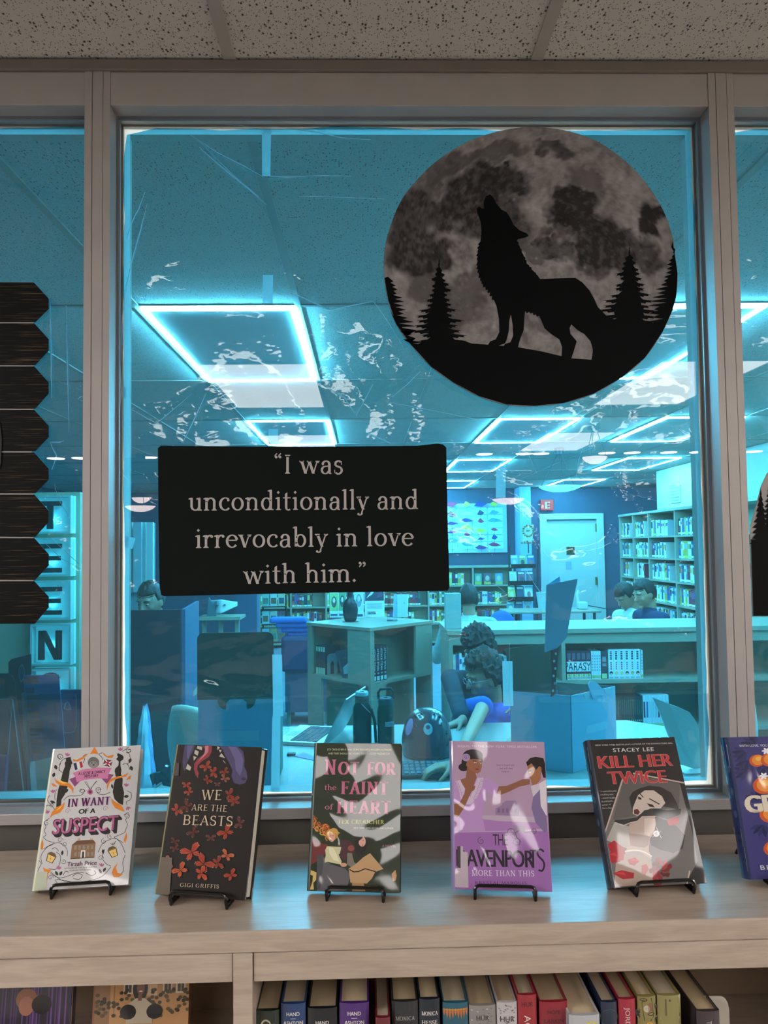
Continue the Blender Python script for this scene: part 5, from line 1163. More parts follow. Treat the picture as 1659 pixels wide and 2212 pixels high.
# ---- TEEN letter boxes on a column, seen through the left window ----
Y0 = 3.5; xr = at(172, 1250, Y=Y0).x
t = thing('sign_column', 'upright pale olive board carrying the TEENS letter boxes', 'column', (xr-.55, Y0+.1, 0))
B().box(xr-1.1, xr, Y0, Y0+.2, 0, at(150, 1063, Y=Y0).z).build('board', mat('olive_board', '#b0ad92', .6), t)
BX = mat('lit_box_face', (.55, .95, .92), .4, emis=.55); BG = mat('letter_glow_bulb', (.55, 1, .9), .4, emis=5)
edges = [(1070, 1153), (1161, 1246), (1254, 1340), (1348, 1438), (1444, 1532)]
for k, (y0, y1) in enumerate(edges):
    v0, v1 = at(66, y1, Y=Y0-.08), at(154, y0, Y=Y0-.08)
    t = thing('letter_box', 'square light box showing a black letter %s, %s of the TEENS sign' % ('TEENS'[k], ['top box', 'second box', 'third box', 'fourth box', 'bottom box'][k]), 'light box', ((v0.x+v1.x)/2, Y0-.04, v0.z), group='light boxes of the upright sign')
    B().box(v0.x, v1.x, Y0-.03, Y0-.001, v0.z, v1.z).build('back', BX, t)
    f = B(); w_ = .012; f.box(v0.x, v1.x, Y0-.09, Y0-.031, v0.z, v0.z+w_).box(v0.x, v1.x, Y0-.09, Y0-.031, v1.z-w_, v1.z).box(v0.x, v0.x+w_, Y0-.09, Y0-.031, v0.z+w_, v1.z-w_).box(v1.x-w_, v1.x, Y0-.09, Y0-.031, v0.z+w_, v1.z-w_)
    f.build('frame', flat('#a7c9c4'), t)
    if 1:
        ch = 'TEENS'[k]; x0 = at(84, y1, Y=Y0-.06).x; x1 = at(134, y1, Y=Y0-.06).x; z0 = at(100, [1143, 1237, 1328, 1425, 1518][k], Y=Y0-.06).z; z1 = at(100, [1083, 1175, 1268, 1362, 1454][k], Y=Y0-.06).z
        W_ = x1-x0; H_ = z1-z0; s_ = W_*.26; b2 = B()
        if ch == 'T': pl = [rect(x0, x1, z1-H_*.17, z1), rect(x0+W_*.37, x0+W_*.63, z0, z1-H_*.17)]
        elif ch == 'E': pl = [rect(x0, x0+s_, z0, z1), rect(x0+s_, x1, z1-H_*.16, z1), rect(x0+s_, x1-W_*.05, z0+H_*.42, z0+H_*.58), rect(x0+s_, x1, z0, z0+H_*.16)]
        elif ch == 'S': pl = [[(x0+W_*(.5+.42*a), z0+H_*(.5+.46*b)) for a, b in q] for q in ribbon(arc(0, .46, .9, .5, 20, 250, 12)+arc(0, -.46, .9, .5, 70, -160, 12), .45, .35)]
        else: pl = [rect(x0, x0+s_, z0, z1), rect(x1-s_, x1, z0, z1), [(x0+s_*.2, z1), (x0+s_*1.2, z1), (x1-s_*.2, z0), (x1-s_*1.2, z0)]]
        for P in pl: b2.prism(P, Y0-.075, Y0-.06)
        o = b2.build('letter', flat('#0d2228'), t)
        v = at(113, [1123, 1212, 1303, 1395, 1490][k], Y=Y0-.04); B().lathe([(.001, -.03), (.02, -.018), (.028, 0), (.02, .018), (.001, .03)], (v.x, Y0-.045, v.z), 12).build('bulb', BG, t, smooth=True)
# things on the inner ledge behind the left window
def slab(pts, Y, th, m, nm, par=None):
    q = [at(x, y, Y=Y) for x, y in pts]; return B().prism([(v.x, v.z) for v in q], Y, Y+th).build(nm, m, par)
DKB = mat('dark_board', '#2b2624', .5)
def ledge_thing(nm, lab, cat, px, Y): v = at(px, 1700, Y=Y); return thing(nm, lab, cat, (v.x, Y, LEDGE))
def yb(Y, px=60): # pixel row where the ledge meets this depth
    lo, hi = 1500, 2000
    for _ in range(30):
        m_ = (lo+hi)/2
        if at(px, m_, Y=Y).z > LEDGE+.0008: lo = m_
        else: hi = m_
    return lo
t = ledge_thing('tent_sign', 'dark easel board with rounded top behind the acrylic stand at far left', 'sign', 20, .31)
slab([(-60, 1456), (18, 1455), (26, 1460), (31, 1472), (64, yb(.31)), (-60, yb(.31))], .31, .004, DKB, 'board', t); slab([(-50, 1475), (10, 1475), (40, 1690), (-50, 1690)], .3085, .001, mat('dark_green_print', '#24403a'), 'poster', t)
t = ledge_thing('brown_folder', 'brown upright folder with a small iridescent seal', 'folder', 45, .335)
slab([(18, 1431), (24, 1424), (67, 1413), (68, 1560), (84, yb(.335)), (24, yb(.335))], .335, .004, flat('#5a4a4a'), 'cover', t)
v = at(47, 1454, Y=.334); B().prism([(v.x+.0075*math.cos(i*.5236), v.z+.021*math.sin(i*.5236)) for i in range(12)], .3335, .3345).build('seal_ring', flat('#9fb08a', .3), t); B().prism([(v.x+.0055*math.cos(i*.5236), v.z+.017*math.sin(i*.5236)) for i in range(12)], .3325, .3334).build('seal_centre', flat('#6a5f78', .3), t)
Y0 = .27; yy = yb(Y0); t = ledge_thing('brochure_stand', 'clear acrylic stand holding a blue book-spine leaflet', 'leaflet stand', 90, Y0)
slab([(47, 1500), (131, 1500), (150, yy), (68, yy)], Y0-.01, .002, ACRYL, 'front_plate', t); slab([(46, 1498), (52, 1496), (74, yy), (66, yy)], Y0-.009, .03, mat('acrylic_edge', '#9fd4d8', .1), 'side_edge', t)
lf = slab([(50, 1459), (127, 1457), (141, 1630), (68, 1645)], Y0+.004, .002, mat('blue_leaflet', '#3f94d6', .5), 'leaflet'); tag(lf, 'blue leaflet printed with stacked book spines and database words', 'leaflet'); lf.location.z = 0
pr = Print(lambda x, y: (at(x, y, Y=Y0+.004).x, at(x, y, Y=Y0+.004).z)); rnd = random.Random(2)
for k, (y0, hh) in enumerate(((1462, 16), (1486, 12), (1502, 9), (1520, 8), (1537, 8), (1542, 6), (1551, 9), (1562, 10), (1574, 7), (1585, 5), (1597, 7), (1604, 6), (1618, 9))):
    x0 = 50+(y0-1459)*.105; w_ = rnd.uniform(20, 32); pr.poly([(x0+2, y0), (x0+w_, y0-1), (x0+w_+1, y0+hh-1), (x0+3, y0+hh)], rnd.choice(['#2c3a5e', '#44406a', '#245a80', '#31506e', '#3a3350']))
pr.text('Databases', 116, 1518, 122, 1551, 4.2, '#24506e'); pr.text('Career Prep', 108, 1548, 113, 1588, 4.2, '#24506e'); pr.text('Online Courses', 125, 1583, 131, 1625, 4.2, '#24506e')
pr.build('print', lambda u, v, h: (u, Y0+.0038-h*3, v), print_mat(), lf)
Y0 = .20; yy = yb(Y0); t = ledge_thing('acrylic_a_frame', 'clear acrylic A-frame display at the bottom left window corner', 'sign holder', 20, Y0)
slab([(-40, 1512), (27, 1511), (30, 1513), (65, yy), (-40, yy)], Y0, .002, ACRYL, 'front_plate', t)
ed = B()
for p0, p1 in (((-40, 1512), (27, 1511)), ((27, 1511), (65, yy)), ((27, 1511), (1, yy)), ((0, yy), (65, yy))): ed.tube([at(*p0, Y=Y0-.001), at(*p1, Y=Y0-.001)], .0011, 5)
ed.build('bright_edge', mat('acrylic_edge', '#9fd4d8'), t)
Y0 = .17; a = at(6, 1700, Y=Y0); o = slab([(-30, 1632), (14, 1634), (10, 1700), (2, yb(Y0)), (-30, yb(Y0))], Y0, .012, flat('#6a3f80'), 'booklet'); tag(o, 'purple booklet edge at the far lower left corner of the window', 'booklet')
t = ledge_thing('hard_case', 'dark blue plastic case with a clip behind the leaflet', 'case', 158, .345)
slab([(128, 1491), (200, 1490), (200, yb(.345)), (128, yb(.345))], .345, .012, mat('dark_case', '#14304a', .3), 'shell', t)
v = [at(x, y, Y=.342) for x, y in ((163, 1500), (165, 1510), (165, 1570), (160, 1580), (150, 1583), (138, 1583))]; B().tube(v, .0008, 5).build('case_rib', flat('#6fa6b8', .3), t)
v = [at(x, y, Y=.342) for x, y in ((141, 1520), (147, 1516), (152, 1525), (153, 1532), (146, 1534), (139, 1530), (141, 1520))]; B().tube(v, .0011, 6).build('clip', mat('chrome_clip', '#cfe0e4', .15, .8), t)
# small clamp gadget on the ledge, centre window
v = at(345, 1700, Y=.32); t = thing('desk_clamp', 'small dark clamp with a round belly on the inner ledge at lower left', 'clamp', (v.x, .32, LEDGE))
slab([(323, 1674), (332, 1671), (345, 1669), (356, 1655), (362, 1657), (369, 1652), (369, 1700), (352, 1697), (347, 1684), (338, 1690), (330, 1697), (326, 1686)], .32, .012, mat('dark_teal_metal', '#1f4a5c', .3, .3), 'jaw', t)
B().prism([(at(322, 1700, Y=.32).x, LEDGE+.0008), (at(372, 1700, Y=.32).x, LEDGE+.0008), (at(372, 1700, Y=.32).x, LEDGE+.005), (at(322, 1700, Y=.32).x, LEDGE+.005)], .315, .335).build('foot', mat('dark_teal_metal', '#1f4a5c'), t)

# ================================================================ paper signs on the glass
SY = .046
def slab2(pts, m, nm, par=None, Y=SY, th=.0015): return slab(pts, Y, th, m, nm, par)
PB = mat('black_print_paper', '#070f0c', .7, spec=.15); sconv = lambda x, y: (at(x, y, Y=SY).x, at(x, y, Y=SY).z)
P3 = lambda u, v, h: (u, SY-.0007-h*3, v)
# quote
ctr = at(656, 1286, Y=SY); t = thing('quote_sign', 'dark green rectangular paper sign with a white four-line love quotation', 'sign', (ctr.x, SY, ctr.z))
slab2([(347, 963), (655, 965), (900, 963), (945, 958), (957, 960), (964, 967), (967, 1120), (971, 1268), (967, 1276), (660, 1281), (355, 1288), (348, 1285), (345, 1270), (342, 1100), (341, 968)], PB, 'sheet', t)
pr = Print(sconv); WT = '#b9b2ae'
q5 = lambda x, y: (330+x/2.552, 950+y/2.552)
for tx, x0, y0, x1, y1 in (('\u201cI was', 666, 187, 1052, 187), ('unconditionally and', 196, 391, 1468, 382), ('irrevocably in love', 233, 597, 1440, 584), ('with him.\u201d', 500, 795, 1182, 782)):
    a, b_ = q5(x0, y0), q5(x1, y1); pr.text(tx, a[0], a[1], b_[0], b_[1], 40.5, WT, 'serif', .012)
pr.build('lettering', P3, print_mat(.6, spec=.12), t)
# moon
q4 = lambda x, y: (820+x/2.5136, 260+y/2.5136)
ctr = at(1147, 877, Y=SY); t = thing('moon_cutout', 'round paper moon with a black howling wolf and firs on the glass', 'window cutout', (ctr.x, SY, ctr.z))
out = [(870, 36), (1040, 62), (1200, 125), (1350, 235), (1465, 365), (1545, 500), (1590, 630), (1603, 730), (1618, 830), (1612, 940), (1590, 1030), (1535, 1150), (1440, 1290), (1310, 1400), (1160, 1485), (1000, 1535), (840, 1552), (690, 1545), (540, 1500), (400, 1425), (280, 1340), (170, 1220), (90, 1110), (45, 980), (24, 850), (28, 700), (60, 570), (120, 430), (210, 315), (330, 205), (480, 115), (640, 60), (780, 38)]
# smooth the outline
sm = []
for i in range(len(out)):
    p0, p1, p2, p3 = [Vector(out[(i+k) % len(out)]) for k in (-1, 0, 1, 2)]
    for s in range(4):
        tt = s/4; v = .5*((2*p1)+(-p0+p2)*tt+(2*p0-5*p1+4*p2-p3)*tt*tt+(-p0+3*p1-3*p2+p3)*tt**3); sm.append((v.x, v.y))
slab2([q4(*p) for p in sm], mat('moon_paper_edge', '#2a2624', .6), 'sheet', t)
maria = [(190, 560, 150, 190, 30, .9), (230, 740, 170, 120, 0, .95), (480, 440, 190, 130, -20, .95), (640, 330, 170, 90, 15, .95), (600, 520, 190, 150, 0, .85), (1060, 480, 145, 125, 10, 1.1), (1200, 670, 150, 150, 20, 1), (1330, 700, 120, 100, 0, .9), (1460, 540, 62, 92, -15, 1.2),
    (940, 680, 110, 60, 10, .8), (820, 700, 60, 50, 0, .6), (640, 170, 190, 38, -8, .6), (950, 165, 100, 38, 10, .8), (420, 240, 130, 35, -25, .7), (1160, 800, 90, 60, 0, .8), (1450, 780, 90, 70, 0, .8), (700, 240, 24, 17, 0, 1.3), (430, 1000, 150, 130, 0, .75), (560, 880, 120, 80, 0, .7), (350, 480, 120, 110, 0, .8), (720, 620, 120, 90, 0, .7), (1000, 560, 80, 90, 0, .8), (240, 900, 90, 70, 0, .7), (1140, 330, 120, 60, 30, .5), (850, 1110, 70, 60, 0, .6), (300, 290, 100, 70, -40, .6)]
def moon_col(x, y):
    n1 = noise.fractal(Vector((x/130, y/130, 1)), .9, 2.1, 5); n2 = noise.fractal(Vector((x/36, y/36, 4)), .7, 2.2, 5)
    m_ = 0
    xx = x+70*noise.noise(Vector((x/90, y/90, 8)))+26*noise.noise(Vector((x/28, y/28, 3))); yy = y+70*noise.noise(Vector((x/90, y/90, 18)))+26*noise.noise(Vector((x/28, y/28, 13)))
    for cx_, cy_, a, b_, ro, s in maria:
        k, s2 = math.cos(R(ro)), math.sin(R(ro)); dx, dy = xx-cx_, yy-cy_; u = (dx*k+dy*s2)/a; v = (-dx*s2+dy*k)/b_
        d = math.sqrt(u*u+v*v); m_ = max(m_, s*min(1, max(0, (1.22-d)/.38)))
    v = .25+.09*n1+.09*n2
    v *= 1-.90*min(1, m_*(.95+.4*n2))
    if y > 850: v = v*.8+.045
    for cx_, cy_, rr in ((280, 590, 30), (980, 655, 22), (380, 710, 18), (1115, 800, 10), (620, 1120, 14), (730, 430, 8), (850, 750, 9)):
        d = math.hypot(x-cx_, y-cy_)/rr
        if d < 3: v += .16*max(0, 1-d/1.1)+.03*max(0, 1-d/3)
    g = noise.cell(Vector((x/13, y/13, 2)));
    if g > .93: v += .035
    v = max(.012, v)
    return (v*1.06, v*.98, v*.97, 1)
bb = bmesh.new(); NU = 190; cl = bb.loops.layers.float_color.new('Col'); vg = {}
cx_, cy_ = 820, 795
polar = []
for p in sm: polar.append((math.atan2(p[1]-cy_, p[0]-cx_), math.hypot(p[0]-cx_, p[1]-cy_)))
polar.sort()
def rad(a):
    for (a0, r0), (a1, r1) in zip(polar, polar[1:]+[(polar[0][0]+2*math.pi, polar[0][1])]):
        if a0 <= a <= a1: return r0+(r1-r0)*(a-a0)/(a1-a0+1e-9)
    return polar[0][1]
NA, NR = 260, 120
vs = []; xy = []
for i in range(NA):
    A = -math.pi+2*math.pi*i/NA; Rm = rad(A)-1
    for j in range(NR+1):
        r = Rm*j/NR; x, y = cx_+r*math.cos(A), cy_+r*math.sin(A); xy.append((x, y)); u, v = sconv(*q4(x, y)); vs.append((u, SY-.0004, v))
fs = []
for i in range(NA):
    for j in range(NR):
        i2 = (i+1) % NA
        if j == 0: fs.append((i*(NR+1), i*(NR+1)+1, i2*(NR+1)+1))
        else: fs.append((i*(NR+1)+j, i*(NR+1)+j+1, i2*(NR+1)+j+1, i2*(NR+1)+j))
me = bpy.data.meshes.new('moon_print'); me.from_pydata(vs, [], fs); me.materials.append(print_mat(.6, spec=.12)); bb.free()
cc_ = [moon_col(*p) for p in xy]; ca = me.color_attributes.new('Col', 'FLOAT_COLOR', 'POINT'); ca.data.foreach_set('color', [c for q in cc_ for c in q])
me.transform(pw(t).inverted()); o = bpy.data.objects.new('moon_print', me); C.objects.link(o); o.parent = t
BK = '#020304'
# wolf
def jag(pts, amp, seed, step=9):
    rnd = random.Random(seed); o = []
    for i in range(len(pts)-1):
        (x0, y0), (x1, y1) = pts[i], pts[i+1]; l = math.hypot(x1-x0, y1-y0); n = max(1, int(l/step)); nx, ny = (y1-y0)/l, -(x1-x0)/l
        for k in range(n):
            f = k/n; a = amp*rnd.uniform(.3, 1)*(1 if k % 2 else -.1); o.append((x0+(x1-x0)*f+nx*a, y0+(y1-y0)*f+ny*a+(amp*.6 if k % 2 else 0)))
    return o+[pts[-1]]
head = [(600, 403), (618, 420), (632, 450), (660, 485), (690, 500), (712, 535), (728, 570), (760, 598), (800, 615), (808, 628), (790, 638), (752, 645), (745, 655)]
neck = jag([(745, 655), (775, 720), (800, 780), (850, 835), (870, 860)], 9, 1)
back = [(870, 862), (980, 858), (1062, 856), (1100, 880), (1140, 925), (1165, 970), (1185, 1015), (1230, 1060), (1270, 1080), (1300, 1090)]
tail = [(1320, 1180), (1300, 1260), (1250, 1300), (1160, 1302), (1156, 1240), (1145, 1200), (1110, 1160), (1075, 1140), (1040, 1108), (1031, 1130), (1036, 1160), (1070, 1200), (1055, 1250), (1040, 1295)]
hind = [(1040, 1310), (985, 1310), (988, 1270), (990, 1230), (975, 1190), (930, 1160), (895, 1130), (875, 1080), (865, 1062)]
belly = jag([(865, 1062), (830, 1045), (790, 1035)], 8, 3)
fore = [(785, 1080), (782, 1140), (765, 1180), (755, 1215), (750, 1240), (668, 1235), (680, 1215), (710, 1205), (725, 1170), (722, 1110), (712, 1055), (704, 1090), (700, 1150), (690, 1190), (680, 1212), (640, 1225), (585, 1225), (600, 1200), (630, 1190), (650, 1150), (648, 1080), (635, 1010), (620, 975)]
chest = jag([(620, 975), (600, 935), (560, 890), (535, 830), (530, 760), (535, 700), (548, 650)], 10, 5)
face = [(550, 640), (553, 600), (548, 550), (530, 505), (528, 480), (540, 468), (555, 480), (566, 480), (565, 440), (578, 412)]
pr = Print(lambda x, y: sconv(*q4(x, y)))
pr.poly(head+neck[1:]+back+tail+hind+belly[1:]+fore+chest[1:]+face, BK)
gl = [(1612, 940), (1590, 1030), (1535, 1150), (1440, 1290), (1310, 1400), (1160, 1485), (1000, 1535), (840, 1550), (690, 1543), (540, 1498), (400, 1423), (280, 1338), (172, 1220), (92, 1110), (60, 1040)]
top_ = [(140, 1150), (165, 1210), (210, 1215), (260, 1190), (330, 1190), (450, 1195), (500, 1212), (585, 1218), (750, 1232), (880, 1255), (985, 1280), (1040, 1293), (1150, 1300), (1160, 1240), (1230, 1210), (1280, 1120), (1420, 1090), (1530, 1110)]
pr.poly(gl+top_, BK)
def fir(cx_, ytop, ybot, hw, seed, asym=1):
    rnd = random.Random(seed); L = []; Rr = []; n = int((ybot-ytop)/27)
    for i in range(n+1):
        f = i/n; y = ytop+(ybot-ytop)*f; w_ = hw*(f**.85)
        for S_, A_ in ((L, -1), (Rr, asym)):
            a = rnd.uniform(.6, 1.12); d = rnd.uniform(2, 12)
            S_ += [(cx_+A_*(w_*a*.55+3), y+d-5), (cx_+A_*(w_*a+5), y+d+3), (cx_+A_*(w_*a*.86+3), y+d+5), (cx_+A_*(w_*a*.92+3), y+d+13), (cx_+A_*(w_*a*.70+3), y+d+10), (cx_+A_*(w_*a*.66+2), y+d+18), (cx_+A_*(w_*a*.48+2), y+d+13)]
    return [(cx_-2, ytop-18)]+[(cx_+2, ytop-18)]+Rr+L[::-1]
for a in ((322, 775, 1215, 165, 1), (1355, 710, 1110, 190, 2)): pr.poly(fir(*a), BK)
rnd = random.Random(5)
L = [(30, 855), (45, 850)]
for i in range(16): y = 870+22*i; w_ = 48+i*10.5; L += [(28+w_*rnd.uniform(.8, 1.1), y+6), (28+w_*rnd.uniform(.45, .7), y+13)]
pr.poly(L+[(200, 1225), (165, 1210), (92, 1108), (48, 980), (27, 860)], BK)
Rr = [(1582, 690), (1588, 660)]
for i in range(19): y = 690+22*i; w_ = 12+i*9.5; Rr = [(1612-w_*rnd.uniform(.8, 1.15), y+8), (1612-w_*rnd.uniform(.4, .7), y+14)][::-1]+Rr
pr.poly(Rr+[(1600, 720), (1616, 830), (1610, 940), (1588, 1028), (1540, 1140), (1400, 1140)], BK)
pr.build('silhouette_print', P3, print_mat(.6, spec=.12), t)
# picket board
PK = mat('black_stained_wood_print', '#161614', .55)
def wood_print():
    m = bpy.data.materials.new('plank_print'); m.use_nodes = True; nt = m.node_tree; b = nt.nodes['Principled BSDF']; b.inputs['Roughness'].default_value = .6; b.inputs['Specular IOR Level'].default_value = .15
    tc = nt.nodes.new('ShaderNodeTexCoord'); mp = nt.nodes.new('ShaderNodeMapping'); mp.inputs['Scale'].default_value = (9, 1, 620); nt.links.new(tc.outputs['Object'], mp.inputs[0])
    n = nt.nodes.new('ShaderNodeTexNoise'); n.inputs['Scale'].default_value = 1; n.inputs['Detail'].default_value = 4; nt.links.new(mp.outputs[0], n.inputs['Vector'])
    cr = nt.nodes.new('ShaderNodeValToRGB'); nt.links.new(n.outputs[0], cr.inputs[0]); cr.color_ramp.elements[0].position = .58; cr.color_ramp.elements[0].color = col('#080806'); cr.color_ramp.elements[1].position = .74; cr.color_ramp.elements[1].color = col('#6e5a40')
    nt.links.new(cr.outputs[0], b.inputs['Base Color']); return m
PKM = wood_print()
t = thing('plank_cutout', 'black woodgrain paper cut-out of stacked pointed planks on the left window', 'window cutout', (at(0, 1345, Y=SY).x, SY, at(0, 1345, Y=SY).z))
ys = [607, 697, 790, 884, 976, 1067, 1161, 1254, 1347]
for k in range(8):
    y0, y1 = ys[k], ys[k+1]; d = 1.5
    if k == 0: pts = [(-400, y0+2), (73, y0+3), (105, y0+38), (105, y0+60), (76, y1-d), (-400, y1-d-1)]
    elif k == 7: pts = [(-400, y0+d), (74, y0+d), (105, y0+35), (105, y0+58), (75, y1), (-400, y1+2)]
    else: pts = [(-400, y0+d-1), (74, y0+d), (105, y0+36), (105, y0+60), (76, y1-d), (-400, y1-d-1)]
    slab2(pts, PKM, 'plank', t)
slab2([(-400, 612), (70, 612), (72, 697), (72, 790), (72, 884), (68, 976), (72, 1067), (72, 1161), (72, 1254), (66, 1340), (-400, 1342)], mat('sign_white_line', '#b8b4b0', .6), 'backing', t, Y=SY+.0017, th=.001)
slab2([(-60, 885), (-14, 892), (0, 915), (4, 950), (2, 1000), (-12, 1040), (-60, 1050)], mat('round_black_blob', '#0b0d0c', .6), 'round_emblem', t, Y=SY-.002, th=.001)
# forest cut-out on the right window
t = thing('forest_cutout', 'black fir forest with white mountain edge on the right window', 'window cutout', (at(1660, 1330, Y=SY).x, SY, at(1660, 1330, Y=SY).z))
slab2([(1657, 1022), (1700, 1000), (1760, 1060), (1900, 1060), (1900, 1333), (1626, 1331), (1620, 1160), (1620, 1140), (1634, 1090), (1644, 1050)], mat('snow_paper', '#a6a29f', .6), 'sheet', t)
pr = Print(sconv); pr.poly([(1622, 1165), (1900, 1165), (1900, 1332), (1627, 1330)], BK)
def fir2(cx_, yt, yb_, hw, seed): return [(cx_+(x-cx_), y) for x, y in [(cx_+(a-0), b) for a, b in [(p[0]-cx_+0, p[1]) for p in fir(cx_, yt, yb_, hw, seed)]]]
def firs(cx_, yt, yb_, hw, seed):
    rnd = random.Random(seed); L = []; Rr = []; n = int((yb_-yt)/11)
    for i in range(n+1):
        f = i/n; y = yt+(yb_-yt)*f; w_ = hw*f**.9
        L += [(cx_-w_*rnd.uniform(.8, 1.1)-2, y+7), (cx_-w_*.5-1, y+8)]; Rr += [(cx_+w_*rnd.uniform(.8, 1.1)+2, y+7), (cx_+w_*.5+1, y+8)]
    return [(cx_, yt-6)]+Rr+L[::-1]
for a in ((1643, 1062, 1180, 24, 1), (1668, 1020, 1180, 34, 2), (1720, 1080, 1180, 30, 3), (1780, 1070, 1180, 30, 4)): pr.poly(firs(*a), BK)
pr.build('silhouette_print', P3, print_mat(.6, spec=.12), t)
# ================================================================ people
def capsule(b, p0, p1, r0, r1, n=12, flat_=1.0, side=None):
    p0, p1 = Vector(p0), Vector(p1); d = (p1-p0); l = d.length; d.normalize()
    x = (side if side is not None else d.orthogonal()); x = Vector(x); x = (x-d*x.dot(d)).normalized(); y = d.cross(x)
    prof = [(r0*math.cos(R(a)), -r0*math.sin(R(a))) for a in (80, 50, 25)]+[(r0, 0), (r1, l)]+[(r1*math.cos(R(a)), l+r1*math.sin(R(a))) for a in (25, 50, 80)]
    vs = []; fs = []
    for r, h in prof: vs += [p0+d*h+(x*math.cos(2*math.pi*k/n)+y*flat_*math.sin(2*math.pi*k/n))*r for k in range(n)]
    m = len(prof)
    for i in range(m-1): fs += [(i*n+k, i*n+(k+1) % n, (i+1)*n+(k+1) % n, (i+1)*n+k) for k in range(n)]
    fs += [tuple(range(n-1, -1, -1)), tuple(range((m-1)*n, m*n))]
    b.add(vs, fs)
def ball_(b, c, rx, ry, rz, M=None, n=20, m=12, fn=None):
    vs = []; fs = []
    for j in range(m+1):
        e = -math.pi/2+math.pi*j/m
        for i in range(n):
            a = 2*math.pi*i/n; v = Vector((math.cos(e)*math.cos(a), math.cos(e)*math.sin(a), math.sin(e)))
            k = fn(v) if fn else Vector((v.x*rx, v.y*ry, v.z*rz)); vs.append(Vector(c)+(M @ k if M is not None else k))
    for j in range(m): fs += [(j*n+i, j*n+(i+1) % n, (j+1)*n+(i+1) % n, (j+1)*n+i) for i in range(n)]
    b.add(vs, fs)
def head_fn(v):
    x, y, z = v.x*.076, v.y*.095, v.z*.118
    if z < 0: x *= 1-.38*(-v.z)**1.6; y *= 1-.12*(-v.z)
    if y > 0: y *= .93; x *= 1
    if v.z < -.1 and v.y > 0: y += .008*(-v.z)       # chin forward (face looks along +y)
    if v.y > .55 and -.05 < v.z < .28: y -= .008*(1-abs(v.z-.1)/.2)*(abs(v.x) > .18)
    return Vector((x, y, z))
SKIN = {}
def skin_mat(c):
    if c not in SKIN: SKIN[c] = mat('skin_%s' % c.strip('#'), c, .55, var=.04, scale=14)
    return SKIN[c]
def head_parts(b, H):
    'adds a head (with nose, ears, lips, brow) to a collector; H maps head space (centre, +y = face) to the world'
    ball_(b, (0, 0, 0), 1, 1, 1, None, 28, 20, head_fn) if False else None
    k = len(b.v)
    ball_(b, (0, 0, 0), 1, 1, 1, None, 28, 20, head_fn)
    capsule(b, (0, .082, .022), (0, .103, -.016), .008, .0125, 10)               # nose
    ball_(b, (.010, .093, -.020), .007, .007, .006); ball_(b, (-.010, .093, -.020), .007, .007, .006)
    for s in (-1, 1):
        ball_(b, (s*.076, -.006, -.004), .009, .020, .032); ball_(b, (s*.032, .074, .036), .022, .012, .007)   # ears, brow
        ball_(b, (s*.040, .062, -.018), .020, .014, .018)
    capsule(b, (-.020, .080, -.048), (.020, .080, -.048), .007, .007, 8); capsule(b, (-.016, .079, -.057), (.016, .079, -.057), .0075, .0075, 8)   # lips
    ball_(b, (0, .074, -.090), .020, .016, .016)
    for i in range(k, len(b.v)): b.v[i] = tuple(H @ Vector(b.v[i]))
def remesh(o, vox, smooth=2):
    m = o.modifiers.new('join', 'REMESH'); m.mode = 'VOXEL'; m.voxel_size = vox; m.use_smooth_shade = True
    if smooth:
        s = o.modifiers.new('soften', 'SMOOTH'); s.factor = .5; s.iterations = smooth
def hand(b, wrist, dirv, palm_n, s=1.0, curl=.5, side=1):
    'palm and five fingers; dirv = along the hand, palm_n = where the palm faces, side = thumb side'
    d = Vector(dirv).normalized(); n = Vector(palm_n); n = (n-d*n.dot(d)).normalized(); x = d.cross(n)*side
    w = Vector(wrist)
    capsule(b, w, w+d*.03*s, .024*s, .028*s, 12, .65, x); 
    for k, off in enumerate((-.026, -.009, .009, .025)): capsule(b, w+d*.02*s+x*off*.7*s, w+d*.078*s+x*off*s, .0145*s, .0105*s, 8)
    L_ = (.032, .040, .037, .029)
    for k, off in enumerate((.027, .009, -.009, -.026)):
        p = w+d*.080*s+x*off*s; a = .25+curl*.2; dd = d
        for j in range(3):
            dd = (dd*math.cos(a)+n*math.sin(a)).normalized(); l = (L_[3-k] if k == 3 else L_[k])*(1, .72, .6)[j]*s
            q = p+dd*l; capsule(b, p, q, (.0092, .0084, .0074)[j]*s, (.0084, .0074, .0064)[j]*s, 8); p = q; a = curl*.8
            n2 = (n-dd*n.dot(dd)).normalized(); nn = n2; n_keep = nn
            n = nn
        n = Vector(palm_n); n = (n-d*n.dot(d)).normalized()
    p = w+d*.022*s+x*.024*s; dd = (d*.6+x*.75+n*.25).normalized()
    for j in range(3):
        q = p+dd*(.036, .030, .024)[j]*s; capsule(b, p, q, (.013, .0105, .0088)[j]*s, (.0105, .0088, .0072)[j]*s, 8); p = q; dd = (dd+d*.25+n*.15).normalized()
